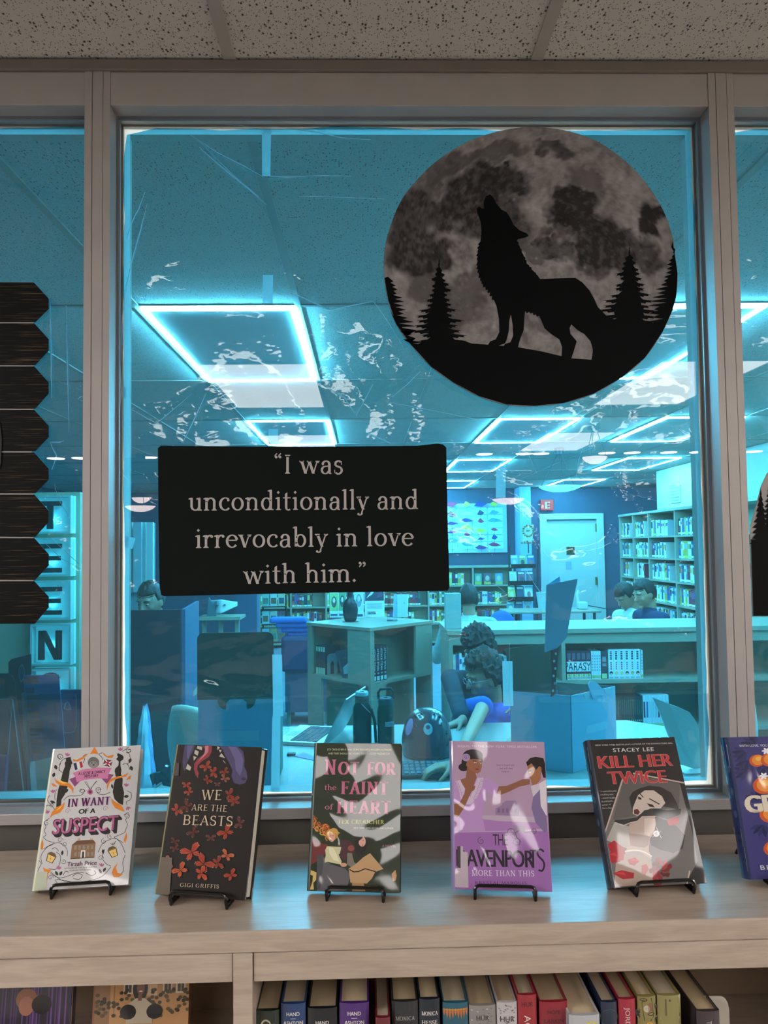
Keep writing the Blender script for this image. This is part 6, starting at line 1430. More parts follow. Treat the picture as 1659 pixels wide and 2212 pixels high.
def person(label, seat, facing, head_c, head_R, skin, shirt, pants, hair_c, arms, curly=0, glasses=False, lean=.1, sleeve=.55, hairlen=0, vox=.006, shirt_name='shirt', collar=None, seated=True, hair_back=False, inner=None):
    'seat = point on the seat under the pelvis; facing = angle of the chest; arms = [(elbow, wrist, hand dir, palm normal)]'
    Fv = Vector((math.cos(facing), math.sin(facing), 0)); Sv = Vector((Fv.y, -Fv.x, 0)); up = Vector((0, 0, 1))
    t = thing('person', label, 'person', (seat[0], seat[1], 0))
    pel = Vector(seat)+up*.10; hc = Vector(head_c)
    neck = hc-up*.115-Fv*.02+(head_R @ Vector((0, -.02, -.02))) if True else hc
    chest = neck-up*.17-Fv*.045; spine = pel.lerp(chest, .5)-Fv*.02
    b = B()
    H = Matrix.Translation(hc) @ head_R.to_4x4(); head_parts(b, H)
    base = hc+head_R @ Vector((0, -.025, -.07)); capsule(b, neck-up*.05-Fv*.01, base, .054, .052, 14)
    capsule(b, neck-up*.08-Sv*.12, neck-up*.08+Sv*.12, .036, .036, 12); capsule(b, pel, chest, .10, .105, 14, .8, Sv)
    sh = {}
    for s, (el, wr, hd, pn) in zip((-1, 1), arms):
        S_ = neck-up*.075+Sv*s*.175-Fv*.01; sh[s] = S_; el, wr = Vector(el), Vector(wr)
        capsule(b, S_, el, .040, .035); capsule(b, el, wr, .035, .023); hand(b, wr, hd, pn, 1, .55, s)
    for s in (-1, 1):
        hip = pel+Sv*s*.09-up*.02
        kn = hip+Fv*.40-up*.02; an = Vector((kn.x+Fv.x*.02, kn.y+Fv.y*.02, .09)); capsule(b, hip, kn, .075, .052); capsule(b, kn, an, .050, .036)
        capsule(b, an-up*.05, an-up*.055+Fv*.13, .035, .03)
    o = b.build('body', skin_mat(skin), t, fix=True); remesh(o, vox)
    b = B(); capsule(b, pel-up*.03, spine, .155, .15, 18, .74, Sv); capsule(b, spine, chest, .152, .165, 18, .70, Sv); capsule(b, chest-up*.02, neck-up*.10, .165, .10, 18, .66, Sv)
    capsule(b, neck-up*.07-Sv*.145, neck-up*.07+Sv*.145, .066, .066, 14); capsule(b, neck-up*.05, neck-up*.02, .075, .064, 14)
    for s, (el, wr, hd, pn) in zip((-1, 1), arms):
        capsule(b, sh[s], Vector(el), .068, .054)
        if sleeve > .6: capsule(b, Vector(el), Vector(el).lerp(Vector(wr), sleeve), .052, .042)
    o = b.build(shirt_name, mat('cloth_%s' % shirt.strip('#'), shirt, .85, var=.12, scale=25, bump=.3, bscale=90), t); remesh(o, vox*1.4)
    b = B()
    for s in (-1, 1):
        hip = pel+Sv*s*.09-up*.02; kn = hip+Fv*.40-up*.02; an = Vector((kn.x+Fv.x*.02, kn.y+Fv.y*.02, .11)); capsule(b, hip, kn, .092, .066); capsule(b, kn, an, .064, .052)
    capsule(b, pel-Sv*.06-up*.01, pel+Sv*.06-up*.01, .12, .12); o = b.build('trousers', mat('cloth_%s' % pants.strip('#'), pants, .85), t); remesh(o, vox*1.6)
    b = B()
    for s in (-1, 1):
        hip = pel+Sv*s*.09-up*.02; kn = hip+Fv*.40-up*.02; an = Vector((kn.x+Fv.x*.02, kn.y+Fv.y*.02, .045)); b2 = B(); capsule(b2, an-Fv*.05, an+Fv*.15, .044, .038, 12, .95); b2.build('shoe', flat('#30343a'), t, smooth=True)
    # hair
    b = B()
    def hf(v):
        low = -.42 if v.y < -.05 else -.1+.55*min(1, (v.y+.05)/.35)
        if abs(v.x) > .8 and -.05 < v.y < .3: low = min(low, .02)
        low -= hairlen
        z = max(v.z, low-.02) if True else v.z
        k = 1.10+curly*1.0
        q = head_fn(Vector((v.x, v.y, z if v.z < low else v.z)))
        q = Vector((q.x*k, q.y*k*(1.02), q.z*k+(.006 if v.z > 0 else 0)))
        if v.z < low: q = q*.86
        if curly: q += q.normalized()*(.016*noise.noise(q*45)+.013*noise.noise(q*110)+.02*max(0, q.z*6))
        else: q += q.normalized()*(.006*noise.noise(Vector((q.x*70, q.y*70, q.z*18))))
        return q
    ball_(b, (0, 0, 0), 1, 1, 1, None, 64, 44, hf)
    for i in range(len(b.v)): b.v[i] = tuple(H @ (Vector(b.v[i])+Vector((0, -.008, .006))))
    o = b.build('hair', mat('hair_%s' % hair_c.strip('#'), hair_c, .55, var=.3, scale=60, bump=.5, bscale=200), t, smooth=True, fix=False)
    # eyes and brows
    for s in (-1, 1):
        b = B(); ball_(b, (s*.031, .0760, .012), .010, .009, .0042)
        for i in range(len(b.v)): b.v[i] = tuple(H @ Vector(b.v[i]))
        b.build('eye', flat('#a8a098', .3), t, smooth=True)
        b = B(); ball_(b, (s*.031, .0838, .011), .0045, .003, .0045)
        for i in range(len(b.v)): b.v[i] = tuple(H @ Vector(b.v[i]))
        b.build('iris', flat('#1d1512', .2), t, smooth=True)
        b = B(); b.tube([H @ Vector((s*.016, .090, .034)), H @ Vector((s*.032, .089, .040)), H @ Vector((s*.048, .079, .034))], [.0025, .0035, .0015], 6); b.build('eyebrow', mat('hair_%s' % hair_c.strip('#'), hair_c), t, smooth=True)
    if glasses:
        b = B()
        for s in (-1, 1):
            b.tube([H @ Vector((s*.034+.022*math.cos(a), .100, .012+.018*math.sin(a))) for a in (2*math.pi*i/16 for i in range(16))], .0016, 6, close=True)
            b.tube([H @ Vector((s*.056, .099, .016)), H @ Vector((s*.078, .06, .014)), H @ Vector((s*.080, -.005, .008))], .0015, 6)
        b.tube([H @ Vector((-.012, .100, .014)), H @ Vector((0, .103, .017)), H @ Vector((.012, .100, .014))], .0015, 6)
        b.build('glasses', flat('#9fb0b8', .2), t, smooth=True)
    # stool
    return t
def look(yaw, pitch, roll=0):
    'rotation whose +y looks along yaw (0 = +x) and pitch (down negative)'
    return (Matrix.Rotation(yaw-math.pi/2, 3, 'Z') @ Matrix.Rotation(pitch, 3, 'X') @ Matrix.Rotation(roll, 3, 'Y'))
def stool(x, y, h, lab):
    h -= .03
    t = thing('stool', lab, 'stool', (x, y, 0)); B().lathe([(.001, h-.03), (.17, h-.03), (.18, h-.015), (.17, h), (.001, h)], (x, y, 0), 24).build('seat', flat('#3a4a58'), t, smooth=True)
    for a in range(4): A = a*1.571+.6; B().tube([(x+.10*math.cos(A), y+.10*math.sin(A), h-.031), (x+.18*math.cos(A), y+.18*math.sin(A), 0)], .012, 8).build('leg', flat('#8f979c', .3), t)
PI = math.pi
# front: curly-haired reader with glasses in a blue shirt
YP = 2.62
hc = at(1047, 1466, Y=YP-.02)
seat = (hc.x+.20, YP+.04, .46)
person('person with dark curly hair and glasses in a blue shirt, head bowed over the keyboard', seat, R(232), hc, look(R(194), R(-14)), '#b98a6c', '#2456b8', '#2c3648', '#1a1512',
    [((hc.x+.34, YP-.22, .84), at(1050, 1660, Z=ZD+.05), (-1, -.15, -.1), (0, 0, -1)), ((hc.x-.06, YP-.33, .84), at(985, 1652, Z=ZD+.045), (-1, -.1, -.08), (0, 0, -1))], curly=.10, glasses=True, sleeve=.55, hairlen=-.1)
stool(seat[0], seat[1], .452, 'round stool under the person in the blue shirt')
# behind: second curly-haired person in a dark jacket, hand on the desk
YQ = 3.22
h2 = at(1035, 1405, Y=YQ)
seat = (h2.x+.02, YQ+.05, .50)
person('person with big curly hair in a dark jacket, hand resting by the helmet', seat, R(255), h2, look(R(225), R(-25)), '#a8806a', '#161e30', '#20242c', '#0c0908',
    [((h2.x-.22, YQ-.33, .88), at(1000, 1556, Y=2.28), (-.9, -.3, -.25), (-.2, -.2, -1)), ((h2.x+.25, YQ-.2, .82), (h2.x+.12, 2.5, .80), (-.3, -.9, 0), (0, 0, -1))][::-1], curly=.14, sleeve=.92, hairlen=.0, shirt_name='jacket')
stool(seat[0], seat[1], .492, 'round stool under the person in the dark jacket')
# person with the back to the window, beyond the low bookcase
YB_ = 4.95; h3 = at(1012, 1296, Y=YB_); seat = (h3.x, YB_-.03, h3.z-.80)
person('person with short dark hair and bare neck seen from behind', seat, R(88), h3, look(R(86), R(-14)), '#b08a72', '#9fb6b4', '#2c3648', '#0c0908',
    [((h3.x-.26, YB_+.12, h3.z-.50), (h3.x-.16, YB_+.36, h3.z-.52), (.2, .9, -.1), (0, 0, -1)), ((h3.x+.26, YB_+.12, h3.z-.50), (h3.x+.16, YB_+.36, h3.z-.52), (-.2, .9, -.1), (0, 0, -1))], vox=.009)
stool(seat[0], seat[1], seat[2]-.008, 'round stool under the person seen from behind')
# two boys side by side at the right
YR = 5.0
h4 = at(1352, 1289, Y=YR+.35); seat = (h4.x+.05, YR+.38, h4.z-.78)
person('person in white shirt looking down, left of two by the tall bookcase', seat, R(200), h4, look(R(198), R(-38)), '#b58d72', '#cfd8d4', '#2c3648', '#0c0908',
    [((h4.x-.05, YR+.1, h4.z-.5), (h4.x-.25, YR+.2, h4.z-.55), (-.9, .1, -.2), (0, 0, -1)), ((h4.x+.02, YR+.62, h4.z-.5), (h4.x-.22, YR+.5, h4.z-.55), (-.9, -.1, -.2), (0, 0, -1))], vox=.009, hairlen=.08)
stool(seat[0], seat[1], seat[2]-.008, 'round stool under the person in the white shirt')
h5 = at(1392, 1284, Y=YR); seat = (h5.x+.12, YR+.03, h5.z-.80)
person('person in navy shirt, right of two by the tall bookcase', seat, R(190), h5, look(R(196), R(-20)), '#bd957a', '#172c52', '#20242c', '#100d0c',
    [((h5.x-.0, YR-.26, h5.z-.52), (h5.x-.26, YR-.14, h5.z-.58), (-.9, .1, -.2), (0, 0, -1)), ((h5.x+.1, YR+.25, h5.z-.5), (h5.x-.20, YR+.16, h5.z-.58), (-.9, -.1, -.2), (0, 0, -1))], vox=.008, hairlen=.02)
stool(seat[0], seat[1], seat[2]-.008, 'round stool under the person in the navy shirt')
# face peeping over the navy booth
h6 = at(325, 1300, Y=3.6); seat = (h6.x, 3.63, h6.z-.80)
person('person whose face just shows over the navy booth at the far left', seat, R(265), h6, look(R(250), R(-18)), '#a98470', '#30404e', '#20242c', '#1b1410',
    [((h6.x-.24, 3.45, h6.z-.5), (h6.x-.16, 3.3, h6.z-.5), (.3, -.9, -.1), (0, 0, -1)), ((h6.x+.24, 3.45, h6.z-.5), (h6.x+.16, 3.3, h6.z-.5), (-.3, -.9, -.1), (0, 0, -1))][::-1], vox=.009)
stool(seat[0], seat[1], seat[2]-.008, 'round stool under the person in the navy booth')
# pale box standing on the low bookcase and blue chair tops behind it
a = at(981, 1372, Y=3.70); o = B().box(at(962, 1300, Y=3.70).x, at(996, 1300, Y=3.70).x, 3.70, 3.78, CT+.0005, at(980, 1282, Y=3.70).z).build('upright_card', flat('#9fb4ac'), bevel=.002); tag(o, 'plain pale upright box standing at the left end of the low bookcase', 'box')
for px, py in ((1083, 1336),):
    a = at(px, py, Y=7.0); t = thing('blue_chair', 'bright blue rounded chair back peeking over the low bookcase', 'chair', (a.x, 7.0, 0))
    b = B(); ball_(b, (a.x, 7.0, a.z-.12), .17, .06, .21); b.build('backrest', BLU, t, smooth=True); B().box(a.x-.2, a.x+.2, 6.6, 6.98, .42, .47).build('seat', BLU, t, bevel=.02)
    for sx in (-.17, .17):
        for y in (6.64, 6.95): B().tube([(a.x+sx, y, 0), (a.x+sx, y, .419)], .014, 8).build('leg', flat('#8f979c'), t)
    B().tube([(a.x, 6.97, .44), (a.x, 7.0, a.z-.2)], .02, 8).build('back_post', flat('#8f979c'), t)
# ================================================================ the bookcase under the window
SHELFW = mat('whitewashed_oak', '#c6ad93', .42, var=.07, scale=7, stretch=(1, 1, 22), bump=.12, bscale=260)
def oak_grain():
    m = bpy.data.materials.new('pale_oak_veneer'); m.use_nodes = True; nt = m.node_tree; b = nt.nodes['Principled BSDF']; b.inputs['Roughness'].default_value = .33
    tc = nt.nodes.new('ShaderNodeTexCoord'); mp = nt.nodes.new('ShaderNodeMapping'); mp.inputs['Scale'].default_value = (3.5, 22, 30); nt.links.new(tc.outputs['Object'], mp.inputs[0])
    n = nt.nodes.new('ShaderNodeTexNoise'); n.inputs['Scale'].default_value = 2.6; n.inputs['Detail'].default_value = 3; n.inputs['Distortion'].default_value = .5; nt.links.new(mp.outputs[0], n.inputs['Vector'])
    m2 = nt.nodes.new('ShaderNodeMapping'); m2.inputs['Scale'].default_value = (9, 110, 130); nt.links.new(tc.outputs['Object'], m2.inputs[0])
    n2 = nt.nodes.new('ShaderNodeTexNoise'); n2.inputs['Scale'].default_value = 3; n2.inputs['Detail'].default_value = 4; nt.links.new(m2.outputs[0], n2.inputs['Vector'])
    cr = nt.nodes.new('ShaderNodeValToRGB'); e = cr.color_ramp.elements; e[0].position = .36; e[0].color = col('#ab9a8a'); e[1].position = .62; e[1].color = col('#b7a797')
    nt.links.new(n.outputs[0], cr.inputs[0])
    mr = nt.nodes.new('ShaderNodeMapRange'); mr.inputs['From Min'].default_value = .35; mr.inputs['From Max'].default_value = .65; mr.inputs['To Min'].default_value = .95; mr.inputs['To Max'].default_value = 1.03; nt.links.new(n2.outputs[0], mr.inputs[0])
    sc = nt.nodes.new('ShaderNodeVectorMath'); sc.operation = 'SCALE'; nt.links.new(cr.outputs[0], sc.inputs[0]); nt.links.new(mr.outputs[0], sc.inputs['Scale']); nt.links.new(sc.outputs[0], b.inputs['Base Color'])
    bp = nt.nodes.new('ShaderNodeBump'); bp.inputs['Strength'].default_value = .35; bp.inputs['Distance'].default_value = .0006; nt.links.new(n2.outputs[0], bp.inputs['Height']); nt.links.new(bp.outputs[0], b.inputs['Normal'])
    return m
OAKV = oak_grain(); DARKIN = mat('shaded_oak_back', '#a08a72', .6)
FY_ = -.336; TH = .032
t = thing('window_bookcase', 'long whitewashed oak bookcase under the window, holding displayed and shelved books', 'bookcase', (0, -.17, 0))
B().box(-2.4, 2.4, FY_, -.004, ZS-TH, ZS).build('top_board', OAKV, t, bevel=.0025, seg=3)
sx0, sx1 = at(503, 2090, Y=FY_).x, at(545, 2090, Y=FY_).x
r0, r1 = at(300, 2068, Y=FY_).z, at(830, 2122-8, Y=FY_+.004).z
zr1 = ZS-TH-.0015; zr0 = at(830, 2113, Y=FY_+.004).z
stiles = [(sx0-.98, sx1-.98), (sx0, sx1), (sx0+.98, sx1+.98), (sx0+1.96, sx1+1.96)]
for k, (a, b_) in enumerate(stiles): 
    B().box(a, b_, FY_+.001, -.01, .0, ZS-TH-.0006).build('upright', OAKV, t, bevel=.001)
for k in range(3):
    a, b_ = stiles[k][1]+.0012, stiles[k+1][0]-.0012
    B().box(a, b_, FY_+.004, FY_+.022, zr0, zr1).build('rail', OAKV, t, bevel=.001)
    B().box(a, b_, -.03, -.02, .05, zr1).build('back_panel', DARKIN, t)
    B().box(a, b_, FY_+.012, -.031, .755, .777).build('shelf', OAKV, t, bevel=.001); B().box(a, b_, FY_+.012, -.031, .38, .402).build('shelf', OAKV, t); B().box(a, b_, FY_+.012, -.031, .05, .07).build('shelf', OAKV, t)
LZ = .777
# ---------------------------------------------------------------- displayed books
def hard_book(name, lab, loc, yaw, tilt, W, H, T, cover, spine, seed, draw, corners, zoom, z_off=0, spine_draw=None, pages='#cfc6b4', group='hardback books displayed on wire easels', wav=.010, wsc=8, prof=0):
    t = thing(name, lab, 'book', loc, 0, group)
    M = Matrix.Translation(loc) @ Matrix.Rotation(yaw, 4, 'Z') @ Matrix.Rotation(-tilt, 4, 'X')
    cm = mat('jacket_%s' % cover.strip('#'), cover, .4, coat=0)
    CB = .0028
    key = 'jacket_board_%d' % seed
    jm = mat(key, cover, .45); bb_ = jm.node_tree.nodes['Principled BSDF']; bb_.inputs['Coat Weight'].default_value = 1; bb_.inputs['Specular IOR Level'].default_value = .15; bb_.inputs['Coat Roughness'].default_value = .04; jacket_waves(jm.node_tree, bb_, wav, wsc, seed)
    B().box(.002, W, -T, -T+CB, 0, H, M).build('back_cover', jm, t, bevel=.0008) if False else None
    # local frame: cover face at y=0 towards the viewer, book body behind it (+y)
    B().box(.004, W, 0, CB, 0, H, M).build('front_cover', jm, t, bevel=.0008)
    B().box(.004, W, T-CB, T, 0, H, M).build('back_cover', jm, t, bevel=.0008)
    sp = [(.004, 0)]+[(.004-.006*math.sin(R(a)), T/2-T/2*math.cos(R(a))) for a in range(0, 181, 20)]+[(.004, T), (.006, T), (.006, 0)]
    sm_ = mat('jacket_spine_%d' % seed, spine, .4, coat=1)
    B().prism(sp, 0, H, 'z', M).build('spine', sm_, t, smooth=False)
    B().box(.007, W-.004, CB+.0002, T-CB-.0002, .0035, H-.0035, M).build('page_block', mat('pages_%s' % pages.strip('#'), pages, .8, var=.12, scale=4, stretch=(1, 900, 1)), t)
    hm = homography([zoom(*c) for c in corners], [(0, 0), (W, 0), (W, H), (0, H)])
    pr = Print(lambda x, y: hm(*zoom(x, y)), step=.0000025); pr.cl = (.0045, W-.0006, .0006, H-.0006)
    draw(pr, W, H)
    pr.build('cover_print', lambda u, v, h: M @ Vector((u, -.00008-h, v)), print_mat(.45, 1, wav, wsc, seed, 'cover_print_%d' % seed, .15), t)
    # wire easel
    e = thing('wire_easel', 'black wire easel under the %s' % lab.split(' standing')[0][:60].replace('hardback ', ''), 'book stand', (loc[0], loc[1], ZS), 0, 'black wire book easels')
    g = B(); wd = W*.30; cxm = W/2+(.004 if prof == 0 else prof); r = .0027
    G = Matrix.Translation((loc[0], loc[1], ZS)) @ Matrix.Rotation(yaw, 4, 'Z'); zc = loc[2]-ZS-r-.0004
    st, ctl = math.sin(tilt), math.cos(tilt)
    def up_(l, off): return (off*ctl+l*st, l*ctl-off*st)     # along the back of the book
    f0 = -.014; lip = [( -wd, T*ctl+.006, zc), (-wd, f0+.006, zc), (-wd, f0+.001, zc+.0015), (-wd, f0, zc+.006), (-wd, f0+.001, zc+.010), (-wd+.0025, f0+.0018, zc+.0140), (-wd+.007, f0+.002, zc+.0155)]
    path = [(cxm+x, y, z) for x, y, z in lip]+[(cxm-x, y, z) for x, y, z in lip[::-1]]
    g.tube(path, r, 8, M=G)
    yb_, zb_ = up_(.12, T+.004)
    for s in (-1, 1):
        # back wires rising behind the book, then the rear leg back down to the shelf
        y0_, z0_ = up_(.004, T+.004)
        g.tube([(cxm+s*wd, T*ctl+.004, zc), (cxm+s*wd*.97, y0_+.002, zc+.012), (cxm+s*wd*.6, yb_+.003, z0_+zb_), (cxm+s*wd*.35, yb_+.012, z0_+zb_+.006)], r, 8, M=G)
        g.tube([(cxm+s*wd*.35, yb_+.012, z0_+zb_+.006), (cxm+s*wd*.8, yb_+.062, r+.001), (cxm+s*wd*.74, yb_+.066, r+.0006), (cxm, yb_+.066, r+.0006)], r, 8, M=G)
        g.tube([(cxm+s*wd, f0+.002, zc+.002), (cxm+s*wd, f0+.004, r+.0005), (cxm+s*wd, f0+.03, r+.0005), (cxm+s*wd, f0+.034, zc)], r, 8, M=G)
    g.build('wire_frame', BLK2, e, smooth=True)
    return t, M
BLK2 = mat('black_lacquer_wire', '#08080a', .25, .2, coat=.4)
Z1 = lambda x, y: (40+x/5.53, 1580+y/5.53)
Z2 = lambda x, y: (310+x/5.53, 1580+y/5.53)
Z3 = lambda x, y: (630+x/5.53, 1580+y/5.53)
Z4 = lambda x, y: (940+x/5.53, 1580+y/5.53)
Z5 = lambda x, y: (1240+x/3.959, 1560+y/3.959)
def curl(p, x, y, r, a0, turns, c, w_=6, dirn=1):
    pts = []; n = int(12*turns)
    for i in range(n+1):
        f = i/n; a = R(a0)+dirn*turns*2*math.pi*f; rr = r*(1-f*.86); pts.append((x+rr*math.cos(a), y-rr*math.sin(a)))
    p.line(pts, w_, c)
def vine(p, pts, c, w_=6, sub=5):
    o = []
    P_ = [Vector(q) for q in pts]
    for i in range(len(P_)-1):
        p0 = P_[max(0, i-1)]; p1 = P_[i]; p2 = P_[i+1]; p3 = P_[min(len(P_)-1, i+2)]
        for s in range(sub):
            t_ = s/sub; v = .5*((2*p1)+(-p0+p2)*t_+(2*p0-5*p1+4*p2-p3)*t_*t_+(-p0+3*p1-3*p2+p3)*t_**3); o.append((v.x, v.y))
    o.append(tuple(P_[-1])); p.line(o, w_, c)
def leaf(p, x, y, l, w_, rot, c):
    k, s = math.cos(R(rot)), math.sin(R(rot)); pts = []
    for i in range(13):
        f = i/12; pts.append((f*l, w_*math.sin(math.pi*f)**.8))
    pts += [(f*l, -w_*math.sin(math.pi*f)**.8*.8) for f in [i/12 for i in range(11, 0, -1)]]
    p.poly([(x+a*k+b*s, y-a*s+b*k) for a, b in pts], c)
def flower(p, x, y, s, rot, c):
    for d in (-38, 0, 38): leaf(p, x, y, s, s*.22, rot+d, c)
def draw1(p, W, H):
    DK = '#2c2a28'; PK = '#b4638f'; OR = '#d9822f'
    p.poly([(405, 210), (1470, 150), (1305, 1815), (150, 1925)], '#c8c6c6')
    # ornaments
    for pts in ([(545, 310), (500, 340), (480, 300), (500, 275), (535, 290)], [(490, 480), (500, 400), (540, 340), (600, 320)], [(535, 500), (500, 470), (490, 440), (515, 380)], [(1300, 390), (1340, 330), (1330, 260), (1290, 240)], [(1250, 390), (1290, 370), (1320, 400), (1330, 450)],
        [(1250, 230), (1300, 200), (1350, 215), (1320, 245), (1300, 225)], [(545, 830), (600, 780), (680, 775), (760, 760), (795, 710), (750, 690), (735, 730)], [(1100, 720), (1030, 750), (960, 740), (930, 690), (970, 665), (990, 700)], [(780, 380), (800, 330), (780, 300), (820, 270)],
        [(1020, 340), (1000, 300), (970, 270), (1010, 250)], [(800, 600), (830, 650), (860, 690)], [(940, 590), (900, 640), (870, 690)], [(440, 830), (440, 760), (460, 700)], [(380, 770), (350, 830), (390, 880), (430, 860)], [(330, 960), (340, 900), (400, 900), (440, 950)], [(1300, 700), (1350, 730), (1340, 800), (1290, 830), (1300, 870)],
        [(1260, 990), (1310, 960), (1320, 1010), (1280, 1040), (1300, 1100), (1280, 1160), (1260, 1200), (1140, 1255)], [(370, 1050), (310, 1100), (330, 1150), (310, 1200), (330, 1250), (300, 1280), (350, 1320), (430, 1340)], [(300, 1420), (420, 1350), (520, 1350), (580, 1420), (580, 1500)], [(280, 1600), (270, 1500), (340, 1400), (420, 1360)],
        [(240, 1760), (230, 1680), (270, 1600), (240, 1560)], [(450, 1450), (500, 1500), (490, 1590), (440, 1660), (360, 1650)], [(400, 1420), (440, 1400), (480, 1440)], [(950, 1440), (1000, 1340), (1080, 1290), (1160, 1270), (1230, 1340), (1270, 1440)], [(1030, 1400), (1000, 1500), (1040, 1570), (1100, 1600)], [(1270, 1460), (1240, 1560), (1250, 1650), (1200, 1700)],
        [(1160, 1300), (1130, 1350), (1100, 1330)], [(1140, 1255), (1250, 1320)], [(380, 1690), (520, 1790), (680, 1800), (850, 1780), (1000, 1720), (1100, 1610)], [(380, 1710), (500, 1760), (700, 1690), (780, 1690)], [(640, 1740), (700, 1700), (760, 1720), (720, 1770), (650, 1760)], [(460, 1820), (440, 1790), (480, 1780), (620, 1800)], [(800, 1690), (870, 1720), (920, 1690), (900, 1660)], [(530, 1730), (560, 1680), (600, 1690)]):
        vine(p, pts, DK, 6)
    for a in ((1330, 215, 40, 90, 1.3), (500, 310, 40, 0, 1.2), (770, 720, 34, 0, 1.2), (965, 700, 34, 180, 1.2), (400, 900, 30, 0, 1.3), (340, 1110, 36, 60, 1.2), (1290, 1000, 30, 0, 1.2), (500, 1310, 36, 0, 1.2), (550, 1350, 34, 180, 1.2), (1090, 1250, 34, 90, 1.2), (1020, 1310, 36, 90, 1.2), (540, 1560, 34, 200, 1.2), (980, 1510, 36, 0, 1.2), (380, 1760, 34, 0, 1.3), (1130, 1340, 20, 0, 1), (590, 960, 36, 0, 1.2), (1040, 920, 34, 0, 1.2)): curl(p, *a, DK if a[1] not in (960, 920) else '#a06a8c', 5)
    for a in ((445, 405, 60, 22, -70), (440, 500, 60, 20, -110), (1350, 310, 60, 20, -110), (1345, 400, 60, 22, -70), (380, 840, 70, 18, -20), (600, 690, 60, 14, -120), (1120, 620, 60, 14, -80), (1260, 770, 60, 20, 10), (530, 1430, 60, 16, -100), (1010, 1400, 60, 16, -90), (440, 1680, 60, 18, -60), (520, 1680, 60, 18, -120), (960, 1640, 60, 16, -60), (1040, 1620, 60, 16, -120)): leaf(p, *a, '#2f332c')
    for x, y, r in ((590, 300, 80), (1230, 225, 100), (420, 745, 100), (350, 995, 100), (1290, 650, 90), (1300, 890, -60), (480, 1660, 90), (990, 1610, 90)): flower(p, x, y, 46, r, PK)
    # silhouettes, only as plain dark shapes
    p.poly([(575, 320), (630, 305), (640, 345), (655, 385), (640, 400), (640, 420), (620, 470), (615, 520), (600, 600), (590, 680), (560, 760), (520, 820), (510, 900), (455, 915), (460, 820), (480, 700), (500, 640), (520, 560), (540, 480), (565, 420), (560, 380), (575, 360)], DK)
    p.poly([(1195, 250), (1250, 275), (1265, 300), (1255, 330), (1225, 350), (1225, 400), (1235, 450), (1230, 500), (1250, 560), (1245, 640), (1265, 720), (1260, 780), (1250, 870), (1200, 850), (1150, 800), (1130, 720), (1145, 620), (1170, 540), (1155, 470), (1160, 440), (1200, 400), (1205, 350), (1180, 330), (1175, 320), (1195, 300), (1185, 270)], DK)
    for pts in ([(430, 560), (470, 600), (540, 605), (620, 625), (665, 680), (660, 750), (640, 700), (590, 660), (500, 650), (455, 620)], [(1320, 480), (1290, 530), (1180, 560), (1100, 600), (1060, 700), (1060, 640), (1090, 570), (1170, 535), (1260, 515)], [(560, 850), (545, 920), (500, 980), (420, 1010), (375, 1050), (400, 980), (450, 920), (510, 890)], [(1110, 790), (1150, 830), (1230, 870), (1270, 950), (1230, 940), (1160, 910), (1120, 850)],
        [(660, 330), (700, 345), (780, 300), (860, 250), (780, 330), (720, 360), (665, 360)], [(1010, 240), (1070, 290), (1150, 270), (1130, 310), (1080, 310), (1030, 280)], [(290, 1640), (330, 1660), (395, 1665), (350, 1720), (340, 1790), (280, 1815), (220, 1790), (280, 1770), (310, 1720)], [(1180, 1560), (1160, 1620), (1180, 1680), (1245, 1690), (1190, 1730), (1130, 1730), (1110, 1680), (1130, 1620)],
        [(860, 270), (890, 230), (918, 175), (945, 225), (965, 270), (920, 262)], [(285, 1300), (300, 1360), (290, 1430), (265, 1420), (265, 1370)], [(1290, 1190), (1295, 1260), (1270, 1325), (1255, 1290), (1270, 1240)], [(395, 630), (430, 630), (470, 670), (420, 665)], [(1350, 510), (1340, 560), (1290, 570), (1320, 530)]): p.poly(pts, OR)
    for pts in ([(480, 580), (540, 605), (600, 620), (540, 630), (490, 610)], [(1290, 500), (1230, 530), (1170, 545), (1240, 520)], [(545, 870), (500, 930), (450, 960), (500, 910)]): p.poly(pts, '#efbf5a')
    # flags and little dog
    p.poly([(665, 385), (700, 375), (715, 455), (685, 465)], '#2b3050'); p.poly([(700, 375), (735, 365), (750, 440), (715, 455)], '#dcdcdc'); p.poly([(735, 365), (765, 360), (780, 425), (750, 440)], '#b03038')
    p.poly([(1040, 325), (1135, 345), (1110, 420), (1015, 400)], '#2b3050'); p.line([(1045, 330), (1108, 415)], 14, '#dcdcdc'); p.line([(1130, 350), (1022, 395)], 14, '#dcdcdc'); p.line([(1087, 335), (1062, 410)], 16, '#b03038'); p.line([(1028, 362), (1122, 383)], 16, '#b03038')
    p.ell(905, 370, 68, 68, '#6e6a68'); p.ell(905, 395, 50, 42, '#8d8886'); 
    for x in (885, 925): p.ell(x, 375, 7, 7, '#1a1a1a')
    p.ell(906, 398, 11, 8, '#1a1a1a')
    # banner
    p.poly([(615, 575), (700, 540), (740, 600), (680, 665)], '#8c4a78'); p.poly([(1145, 510), (1080, 500), (1000, 560), (1060, 625)], '#8c4a78')
    p.poly([(655, 500), (780, 455), (960, 428), (1120, 430), (1085, 500), (1075, 560), (950, 560), (800, 580), (705, 610), (690, 550)], '#c87ba2')
    p.text('A LIZZIE & DARCY', 722, 525, 1045, 490, 34, '#3a2436', bold=.0002); p.text('MYSTERY', 797, 558, 960, 540, 34, '#3a2436', bold=.0002)
    p.ell(862, 722, 34, 34, '#b4638f'); p.ell(862, 722, 18, 18, '#7c2f58'); p.line([(862, 690), (820, 600)], 4, DK); p.line([(862, 690), (945, 590)], 4, DK)
